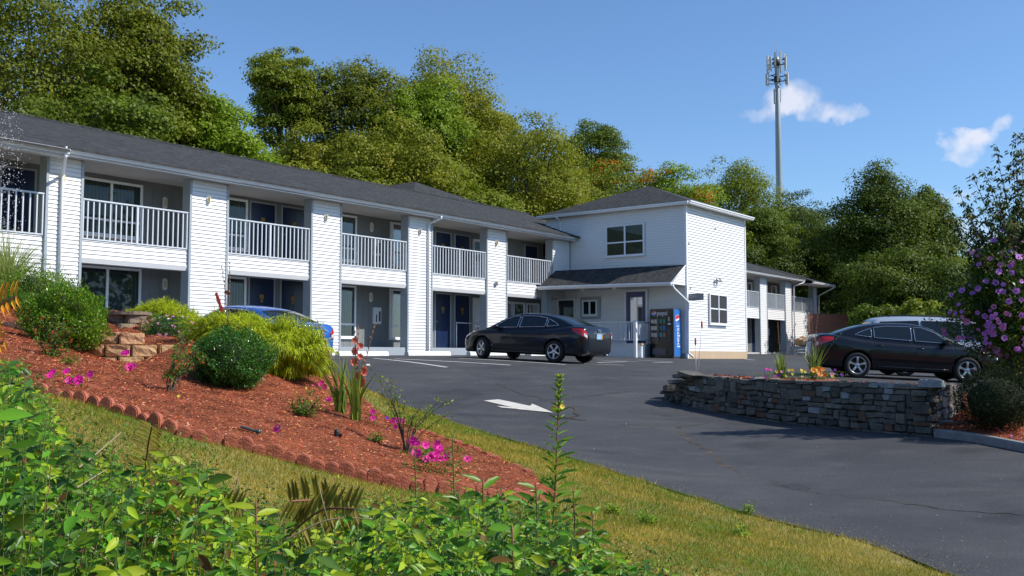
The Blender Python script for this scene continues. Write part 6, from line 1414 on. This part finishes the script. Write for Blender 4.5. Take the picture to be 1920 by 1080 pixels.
twiggy('rose_bush', 'small rose bush with red young leaves in front of the boxwood', 'rose bush', 95, 10.0, [(62, 612, 0), (80, 600, .1), (100, 592, 0), (120, 606, -.1), (140, 618, 0), (70, 640, -.1), (130, 640, .1), (108, 625, .2), (90, 660, -.1), (150, 650, 0)], 16, .034, [G_rose, G_red], (6, 1), 31)
twiggy('rose_bush', 'pruned rose bush with forked brown stems left of the dark round shrub', 'rose bush', 320, 9.3, [(352, 640, .1), (372, 652, .2), (335, 665, 0), (388, 668, .2), (360, 680, .1), (345, 630, .3), (318, 700, 0)], 17, .036, [G_rose, G_red], (9, 1), 32, r=.011, lo=.55)
m = MB()
twiggy('dead_canes', 'bare pruned rose canes at the foot of the forked rose bush', 'plant', 316, 9.25, [(302, 702, 0), (308, 698, -.05), (312, 712, .05)], 0, .01, [G_rose], None, 33, r=.010) if False else None
twiggy('rose_bush', 'low rose bush with a few yellow and red leaves between shrubs and gladiolus', 'rose bush', 568, 9.7, [(545, 758, 0), (560, 742, 0), (582, 736, .1), (600, 748, 0), (556, 775, -.1), (592, 770, 0), (575, 760, -.15), (540, 785, 0), (608, 765, .1)], 15, .032, [G_rose, G_red, F_yel], (12, 1, .5), 34)
twiggy('rose_bush', 'straggly rose with long thin canes against the asphalt right of the gladiolus', 'rose bush', 762, 9.3, [(702, 697, .3), (722, 705, .2), (738, 715, .2), (760, 745, .1), (716, 735, .2), (790, 760, 0), (825, 752, 0), (842, 775, .1), (840, 750, .1), (775, 772, 0), (800, 775, .2)], 9, .034, [G_boxl, G_rose, G_mapy], (6, 5, 1), 35, r=.008, lo=.5, spread=.06)
for (px, Y, top, w, lab, sd) in ((130, 9.7, 668, 22, 'sprawling little green weed under the red leaved rose', 41), (345, 8.5, 770, 16, 'small bedding plant with a yellow bloom in the middle of the mulch', 42), (315, 8.0, 790, 12, 'tiny green seedling left of the yellow bloom', 43), (627, 8.4, 850, 13, 'tiny green seedling near the edging below the mulch centre', 44), (805, 8.9, 838, 12, 'small pale seedling above the big magenta petunias', 45), (707, 9.4, 815, 9, 'small weed right of the black sprinkler head', 46)):
    p_ = [(px + random.uniform(-w, w), top + random.uniform(0, 14), random.uniform(-.1, .1)) for _ in range(6)]
    twiggy('seedling', lab, 'plant', px, Y, p_, 7, .026, [G_rose, G_boxl], (2, 1), sd, 'small weeds and seedlings in the mulch', G_stem, .003)
    if sd == 42: b = gp(px, Y); flowers_obj([(Vector((-.02, -.03, .12)), (0, -1, .6))], .02, [F_yel], 5, 1, .3, bpy.data.objects[[o.name for o in COL.objects if o.get('label') == lab][0]])
# gladiolus
b = gp(641, 10.6); sword_plant('gladiolus', 'left clump of gladiolus leaves behind the rose in the mulch', 'flower plant', tuple(b), 26, .66, .34, [(-.28, 1.05, 'dry')], 'gladiolus clumps', 51, wid=.014)
b = gp(668, 10.3); sword_plant('gladiolus', 'right clump of gladiolus with salmon flowers and a leaning brown stalk', 'flower plant', tuple(b), 30, .68, .36, [(.02, 1.02, 'bloom'), (.20, 1.03, 'dry'), (-.02, .98, 'dry'), (.08, .66, 'bloom')], 'gladiolus clumps', 52, wid=.014)
b = gp(428, 12.2); gr_ = sword_plant('gladiolus', 'gladiolus with a coral bloom spike rising above the golden shrub', 'flower plant', tuple(b), 6, .5, .1, [(-.10, 1.12, 'dry'), (.0, 1.18, 'dry')], 'gladiolus clumps', 53)
flowers_obj([(P3(406 + i * 1.9, 552 + i * 5.6, 12.2) - Vector(b), (-.5 + .2 * (i % 3), -1, -.1)) for i in range(6)], .036, [F_sal], 6, 4, .9, gr_); flowers_obj([(P3(424 + i * 4, 548 + i * 3, 12.2) - Vector(b), (.3, -1, -.5)) for i in range(2)], .03, [mat('withered_petal', (.45, .16, .10), .8)], 6, 4, 1.1, gr_)
# petunias
petunia(97, 7.9, 2, .10, 'pale magenta petunia at the left end of the edging', seed=61, r=.036, lf=30)
petunia(140, 8.0, 5, .16, 'cluster of magenta petunias just above the left end of the edging', seed=62, r=.038, lf=40)
petunia(234, 9.9, 2, .06, 'pair of magenta petunias below the tan wall, upper one', seed=63, r=.036, lf=24, h=.2); petunia(252, 9.3, 3, .08, 'pair of magenta petunias below the tan wall, lower one', seed=64, r=.036, lf=24, h=.2)
petunia(606, 12.4, 4, .12, 'magenta petunias at the foot of the golden cypress', seed=65, r=.034, lf=50)
petunia(627, 11.3, 4, .12, 'magenta petunias beside the left gladiolus clump', seed=66, r=.034, lf=50, h=.18)
petunia(526, 8.3, 1, .02, 'single magenta petunia low in the mulch', seed=67, r=.034, lf=40, h=.10)
petunia(700, 10.4, 5, .11, 'purple petunias right of the gladiolus', [F_pur, F_mag], seed=68, r=.028, lf=50, h=.13)
petunia(747, 10.4, 5, .14, 'magenta petunias at the back edge behind the straggly rose', seed=69, r=.034, lf=50, h=.12)
petunia(822, 8.45, 19, .32, 'largest mound of magenta petunias near the front edging', [F_mag], seed=70, r=.038, lf=420, h=.24)
# sprinkler head, little rock, solar light
p = gp(634, 9.0); m = MB(); m.lathe([(.0, .09), (.022, .088), (.026, .06), (.022, 0)], 12); m.bbox(-.02, .05, -.02, .02, .02, .05, .006); o = m.build('sprinkler_head', M_black); o.location = p; tag(o, 'small black sprinkler head in a hollow of the mulch', 'sprinkler')
p = gp(475, 7.95, .05); m = MB(); m.bbox(-.09, .04, -.03, .03, -.008, .008, .006, Matrix.Rotation(.3, 4, 'Y')); m.lathe([(0, .0), (.022, .004), (.024, .03), (.012, .035), (0, .035)], 12, Matrix.Translation((.06, -.02, -.03))); o = m.build('garden_light', mat('dark_teal_plastic', (.03, .06, .055), .3)); o.location = p; tag(o, 'tipped over dark garden light behind the edging', 'garden light')

# ------------------------------------------------------------------ sprinkler spray
rs = np.random.RandomState(2); n = 2600; px = -30 + 75 * rs.rand(n) ** 1.3 + rs.normal(size=n) * 5; py = 175 + 300 * rs.rand(n); keep = rs.rand(n) < np.clip(1.25 - np.abs(py - 335) / 170, 0, 1) * np.clip(1.0 - px / 78, 0, 1); px, py = px[keep], py[keep]; n = len(px); Yd = 11.5 + rs.normal(size=n) * .35
P = np.array([list(P3(a, b, c)) for a, b, c in zip(px, py, Yd)]); r_ = rs.uniform(.003, .0085, n) * (rs.rand(n) ** .5)
T = np.array([[1, 0, 0], [-1, 0, 0], [0, 1, 0], [0, -1, 0], [0, 0, 1.3], [0, 0, -1.3]]); V = (P[:, None, :] + T[None] * r_[:, None, None]).reshape(-1, 3); fi = np.array([0, 2, 4, 2, 1, 4, 1, 3, 4, 3, 0, 4, 2, 0, 5, 1, 2, 5, 3, 1, 5, 0, 3, 5]); F = (np.arange(n)[:, None] * 6 + fi[None]).ravel()
M_drop = mat('water_drop', (.85, .88, .9), .1, translucent=.6, spec=1.0); o = np_mesh('water_spray', V, 3, F, M_drop, smooth=True); tag(o, 'cloud of white sprinkler droplets at the left edge before the balcony', 'water', kind='stuff')

# ------------------------------------------------------------------ lawn blades
Gg = leafmat('grass_blade', (0.15, 0.145, 0.017), .35, .3); Gs = leafmat('straw_blade', (0.29, 0.25, 0.075), .3, .3); Gd = leafmat('grass_blade_fresh', (0.09, 0.17, 0.02), .35, .3)
rs = np.random.RandomState(17); N_ = 900000; ang = rs.uniform(-.62, .50, N_); Yg = 4.2 * np.exp(rs.rand(N_) * math.log(21 / 4.2)); X = np.tan(ang) * Yg; k = ~in_poly(X, Yg, mulch_poly)
ins = in_poly(X, Yg, asphalt_poly); sd = seg_dist(X, Yg, asphalt_poly); k &= ~(ins & (sd > .05)); k &= sd < 9
v_ = -(X - BX) * CA + (Yg - BY) * SA; k &= v_ < -7; X, Yg = X[k], Yg[k]; k = rs.rand(len(X)) < .62; X, Yg = X[k], Yg[k]; n = len(X)
pn = np.sin(X * 2.1 + 1.2 * np.sin(Yg * 1.3)) * np.sin(Yg * 1.9 + X) * .5 + .3 * np.sin(X * 7 + Yg * 3) * np.sin(Yg * 6 - X * 2) + rs.normal(size=n) * .35
mi = np.where(pn > .22, 1, np.where(pn < -.28, 2, 0)); sc = np.clip(Yg / 7.0, .8, 2.2)
h = rs.uniform(.018, .046, n) * np.where(rs.rand(n) < .03, 1.8, 1) * sc ** .5; a = rs.uniform(0, 6.28, n); ln = rs.uniform(.15, 1.1, n)
d = np.stack([np.cos(a) * ln, np.sin(a) * ln, np.ones(n)], -1); nr = np.stack([rs.normal(size=n) * .5, -np.ones(n), rs.normal(size=n) * .3], -1)
o = leaves('lawn_grass', np.stack([X, Yg, GZ(X, Yg) + g_noise(X, Yg) - .004], -1), d, nr, h, .0042 * sc, BLADE, [Gg, Gs, Gd], midx=mi); tag(o, 'short mown yellowing lawn grass', 'grass', kind='stuff')

# ------------------------------------------------------------------ foreground weeds
W_g = leafmat('weed_leaf', (0.070, 0.168, 0.020), .45, .30, .35); W_l = leafmat('weed_leaf_lime', (0.21, 0.31, 0.028), .25, .4, .4); W_d = leafmat('weed_leaf_dark', (0.030, 0.082, 0.022), .35, .3, .35); W_b = leafmat('brown_leaf', (0.075, 0.045, 0.018), .3, .3)
WT = [(-200, 640), (0, 645), (50, 655), (85, 700), (120, 790), (180, 810), (240, 838), (330, 838), (400, 862), (440, 930), (520, 948), (600, 925), (660, 935), (720, 925), (790, 918), (900, 905), (960, 905), (1040, 925), (1100, 960), (1150, 1000), (1200, 1040), (1260, 1062), (1330, 1085), (2000, 1300)]
wt_ = fn(WT); rs = np.random.RandomState(23); rr = random.Random(23); pos = []; dr = []; nr = []; Ls = []; mi = []; m = MB()
def weed_stem(px, Y, top, lf, kind, lean=.15):
    x = Y * (px - 960) / F_PX; g = gz(x, Y) - .02; z1 = cray(px, top).z / cray(px, top).y * Y
    if z1 < g + .06: return
    z0 = max(g, z1 - 1.0) if Y < 3 else g; a = rr.uniform(0, 6.28); ex = Vector((math.cos(a) * lean, math.sin(a) * lean, 0)); b = Vector((x, Y, g)) - ex * .6; t_ = Vector((x, Y, z1)); C_ = catmull([b, b.lerp(t_, .55) + Vector((rr.uniform(-.03, .03), rr.uniform(-.03, .03), .03)), t_], 8)
    m.cur = 0 if rr.random() < .85 else 1; m.tube(C_, [.0024 * (1 - .7 * t) for t in np.linspace(0, 1, len(C_))], 4, cap=False)
    L_ = z1 - g; step = lf * .50; k = 0; z = 0.04
    while z < L_:
        t = z / L_; c = C_[min(int(t * (len(C_) - 1)), len(C_) - 1)]; az = k * 1.57 + rr.uniform(-.5, .5)
        for s in (0, math.pi):
            d = Vector((math.cos(az + s), math.sin(az + s), rr.uniform(-.9, .6))); pos.append(c + d * .006 + Vector(rs.normal(size=3)) * .004); dr.append(d); nr.append(Vector((rr.uniform(-.6, 1.0), rr.uniform(-1.5, -.1), rr.uniform(.3, 1.1)))); Ls.append(lf * rr.uniform(.65, 1.2) * (1.1 - .5 * t)); mi.append(kind if rr.random() < .82 else rr.choice((0, 2, 2, 0, 1, 3)))
        z += step * rr.uniform(.7, 1.3); k += 1
for i in range(1300):
    Y = 1.75 + 3.6 * rr.random() ** .8; px = rr.uniform(-90, 1330); top = wt_(px) + abs(rr.gauss(0, 1)) * 62 + rr.choice((0, 0, 30, 120, 200)) * rr.random()
    if Y > 4.3 and top > 1010: continue
    kind = 1 if (rr.random() < .10 or (540 < px < 1080 and 330 > 0 and rr.random() < .12) or (330 < px * 1.0 < 420 and rr.random() < .25)) else (2 if rr.random() < .42 else 0)
    weed_stem(px, Y, top, rr.choice((.028, .036, .045, .055, .075)) * rr.uniform(.85, 1.15), kind, rr.uniform(.1, .45))
for px, top in ((235, 865), (262, 872), (290, 848), (325, 830), (345, 862), (300, 905), (272, 930), (390, 880), (365, 868), (20, 690), (40, 770), (65, 820), (22, 860), (50, 875), (640, 985), (500, 1010), (1280 / 3 * 1.0, 905)): weed_stem(px, 2.6, top, .062, 1, .25)
n = len(pos); wf = leaves('weed_thicket', np.array(pos), np.array(dr), np.array(nr), np.array(Ls), np.array(Ls) * .62, LEAF8, [W_g, W_l, W_d, W_b], midx=np.array(mi)); tag(wf, 'thicket of bright green leafy weeds filling the bottom left foreground', 'weeds', kind='stuff')
ws_ = m.build('weed_stems', [G_stem, G_rstem]); ws_.parent = wf
# low clover-like growth under and beyond the thicket
rs = np.random.RandomState(29); n = 42000; Yc = rs.uniform(1.6, 6.4, n); pxc = rs.uniform(-80, 1500, n); X = Yc * (pxc - 960) / F_PX; zg = GZ(X, Yc); py_ = 668 - zg / Yc * F_PX; wtop_ = np.interp(pxc, [a for a, b in WT], [b for a, b in WT])
k = (py_ > wtop_ - 14 + rs.rand(n) * 45); X, Yc, zg = X[k], Yc[k], zg[k]; n = len(X); d = rand_unit(n, rs); d[:, 2] = np.abs(d[:, 2]) * .6
o = leaves('ground_cover', np.stack([X, Yc, zg + .01 + .17 * rs.rand(n) ** 1.4], -1), d, norm(rs.normal(size=(n, 3)) * .45 + np.array([0, -.2, 1])), rs.uniform(.016, .036, n), rs.uniform(.009, .018, n), LEAF8, [W_g, W_d, W_l, W_b], midx=rs.choice(4, n, p=[.45, .43, .06, .06])); tag(o, 'low creeping leafy growth under the tall weeds', 'ground cover', kind='stuff')
# individual plants one can tell apart
def stalk(name, label, cat, px, Y, top, n, ll, lw, mats=None, seed=0, stem=None, droop=.15, group=None, tipfl=False, tp=.72, up=.5, lo=.1, r=.006, lean=0.0):
    rr = random.Random(seed); rs = np.random.RandomState(seed); b = gp(px, Y, -.02); T_ = P3(px + lean, top, Y) - b; root = empty(name, tuple(b), 0, label, cat, group); C_ = catmull([Vector((0, 0, 0)), T_ * .5 + Vector((.012, 0, 0)), T_], 20); m = MB(); m.tube(C_, [r * (1 - .6 * t) for t in np.linspace(0, 1, len(C_))], 6); m.build('stem', stem or G_rstem).parent = root
    ps = []; ds = []; ns = []; Ls = []
    for i in range(n):
        t = lo + (1 - lo) * (i / n) ** .8; c = C_[min(int(t * (len(C_) - 1)), len(C_) - 1)]; az = i * 2.4 + rr.uniform(-.3, .3); k = 1 - tp * max(0, (t - .62) / .38) ** .8; ps.append(c); ds.append(Vector((math.cos(az), math.sin(az) * .9, up + rr.uniform(-.25, .25) + max(0, t - .8) * (4 if tp > .5 else 1.2)))); ns.append(Vector((-math.cos(az) * .4 + .2, -math.sin(az) * .4 - .75, .8))); Ls.append(ll * k * rr.uniform(.75, 1.15))
    L_ = np.array(Ls); leaves('foliage', np.array(ps), np.array(ds), np.array(ns), L_, L_ * lw, LEAF8, mats or [W_g]).parent = root
    if tipfl:
        for i in range(34):
            t = .84 + .16 * i / 34; c = C_[min(int(t * (len(C_) - 1)), len(C_) - 1)]; az = i * 2.4
        m = MB()
        for i in range(46):
            t = .82 + .18 * i / 46; c = C_[min(int(t * (len(C_) - 1)), len(C_) - 1)]; az = i * 2.4; d = Vector((math.cos(az), math.sin(az), 1.1)).normalized(); m.tube([c, c + d * .022, c + d * .034], [.0035, .0045, .001], 4)
        m.build('bud', leafmat('bud_green', (.16, .26, .03), .2, .3)).parent = root
        flowers_obj([(C_[int(.86 * (len(C_) - 1))] + Vector((.018, -.012, 0)), (.5, -1, .3)), (C_[int(.85 * (len(C_) - 1))] + Vector((-.02, -.01, -.01)), (-.6, -1, .2))], .016, [F_yel], 4, 1, .6, root)
    return root
stalk('evening_primrose', 'tall single evening primrose stalk with narrow leaves and yellow buds, rising over the asphalt', 'wild flower', 1016, 4.6, 704, 112, .118, .21, seed=1, tipfl=True, group='tall weed stalks', lean=33, lo=.06)
stalk('evening_primrose', 'shorter leafy stalk standing before the big magenta petunias', 'wild flower', 850, 4.9, 812, 60, .06, .24, [W_g, ], 2, G_stem, group='tall weed stalks', lean=-2)
stalk('evening_primrose', 'shortest leafy stalk left of the big magenta petunias', 'wild flower', 776, 4.9, 838, 60, .06, .24, [W_g], 3, G_stem, group='tall weed stalks', lean=2)
for i, (px, Y, top, lab) in enumerate(((905, 2.9, 895, 'broad leaved milkweed left of the tall primrose'), (1005, 2.7, 905, 'broad leaved milkweed with a pale seed ball below the tall primrose'), (960, 2.3, 985, 'red stemmed pokeweed with a big single leaf at the bottom edge'), (1110, 3.4, 950, 'broad leaved weed right of the tall primrose'), (1075, 3.3, 915, 'leafy milkweed close under the tall primrose stalk'), (860, 3.3, 930, 'broad leaved weed below the magenta petunias'), (480, 2.4, 940, 'lime leaved weed among the edging block foreground'), (700, 2.7, 965, 'broad leaved weed at the bottom centre left'))):
    stalk('milkweed', lab, 'weed', px, Y, top, 26, .110, .46, [W_g] if i != 6 else [W_l], 60 + i, G_rstem, group='broad leaved weeds', tp=.4, up=.1, lo=.45, r=.0045)
def frond(label, base, tip, Y, mats, seed, n=9, ll=.085, w=.30, down=.25):
    if mats[0] is S_ol: ll *= .70; n = int(n * 1.3); w = .36; down = .45
    rr = random.Random(seed); B_, T_ = P3(*base, Y), P3(*tip, Y - .15); gx = B_ - Vector((.02, .1, 0)); g = gz(gx.x, gx.y); root = empty('sumac_frond', (gx.x, gx.y, g), 0, label, 'sumac', 'sumac fronds in the foreground'); o = Vector((gx.x, gx.y, g)); C_ = catmull([B_ - o, (B_ + T_) / 2 - o + Vector((0, 0, .03)), T_ - o], 10); m = MB(); m.tube([Vector((0, 0, 0))] + C_, .003, 5); m.build('stem', G_rstem).parent = root
    ax = (T_ - B_).normalized(); sd_ = ax.cross(Vector((0, -1, .35))).normalized(); ps = []; ds = []; ns = []; Ls = []
    for i in range(n):
        t = .12 + .88 * i / (n - 1); c = C_[int(t * (len(C_) - 1))]
        for s in (-1, 1): ps.append(c); ds.append(sd_ * s + ax * .55 + Vector((0, 0, -down))); ns.append(Vector((rr.uniform(-.2, .2), -.7, .8))); Ls.append(ll * (1 - .45 * abs(t - .45)) * rr.uniform(.85, 1.1))
    L_ = np.array(Ls); leaves('foliage', np.array(ps), np.array(ds), np.array(ns), L_, L_ * w, LEAF8, mats).parent = root
S_or = leafmat('sumac_orange', (.50, .22, .03), .2, .4); S_ol = leafmat('sumac_olive', (.13, .12, .025), .3, .4)
frond('orange sumac frond at the left edge over the bed', (-40, 640), (30, 556), 2.6, [S_or], 1, 8, .062); frond('second smaller orange sumac frond low at the left edge', (-50, 720), (8, 640), 2.5, [S_or], 2, 6, .05)
frond('olive brown sumac frond lying across the bottom centre', (420, 1010), (330, 940), 2.7, [S_ol], 3); frond('long olive brown frond right of the first across the bottom centre', (360, 985), (450, 950), 2.9, [S_ol], 4); frond('olive brown frond pointing left at the bottom centre', (660, 985), (545, 940), 2.8, [S_ol], 5, 10, .11); frond('olive frond pointing right at the bottom centre', (545, 1000), (665, 955), 2.7, [S_ol], 6, 9, .11); frond('reddish frond in front of the edging blocks', (270, 905), (285, 800), 3.2, [S_ol, ], 7, 9, .09)
# bare twigs
m = MB()
rq = random.Random(8)
for i in range(9):
    px0, py0, Y0 = rq.uniform(-20, 560), rq.uniform(960, 1075), rq.uniform(2.3, 2.9); q0 = P3(px0, py0, Y0); q1 = q0 + Vector((rq.uniform(-.10, .12), rq.uniform(-.05, .05), rq.uniform(.0, .07))); q2 = q1 + (q1 - q0) * .6 + Vector((rq.uniform(-.06, .06), 0, rq.uniform(-.06, .05)))
    m.tube(catmull([q0, q1, q2], 5), [.0026 * (1 - .06 * j_) for j_ in range(11)], 5); m.tube([q1, q1 + Vector((rq.uniform(-.1, .1), .02, .09))], [.0016, .0007], 4)
for i, (a, b, c) in enumerate((((70, 925), (150, 875), (228, 810)), ((90, 1075), (200, 1000), (270, 960)), ((60, 975), (120, 930), (200, 880)), ((110, 960), (125, 1010), (130, 1050)))): m.tube(catmull([P3(*a, 2.3), P3(*b, 2.35), P3(*c, 2.5)], 6), [.0035, .0033, .003, .003, .0028, .0026, .0025, .0022, .002, .0018, .0016, .0014, .001], 5)
tw_ = m.build('dry_twig', M_twig); tag(tw_, 'pale dry twigs arching through the weeds at the bottom left', 'twigs', kind='stuff')
# long grass tufts at the bottom right of the thicket
for i, (px, Y, h_, lab) in enumerate(((1150, 4.6, .34, 'tuft of long grass right of the milkweeds'), (1095, 4.2, .36, 'tuft of long grass under the primrose stalk'), (1190, 4.3, .22, 'short tuft of long grass at the bottom right of the weeds'))):
    b = gp(px, Y); sword_plant('grass_tuft', lab, 'grass tuft', tuple(b), 46, h_, .28, (), 'grass tufts', 80 + i, [leafmat('tuft_green%d' % i, (.16, .25, .04), .3, .3)], .0032)
for i, (px, py, lab) in enumerate(((1212, 985, 'small lime green weed in the lawn near the asphalt'), (1150, 965, 'tiny green weed in the lawn left of the lime one'), (1400, 965, 'tuft of broad leaved weed on the asphalt edge'), (1385, 1010, 'tiny weed low in the lawn at right'))):
    p = ground_hit(px, py, 3, 20); q = [(px + random.uniform(-9, 9), py - random.uniform(8, 18), random.uniform(-.05, .05)) for _ in range(6)]; twiggy('lawn_weed', lab, 'weed', px, p.y, q, 5, .028, [W_l, W_g], (1, 1), 90 + i, 'weeds in the lawn', G_stem, .002)
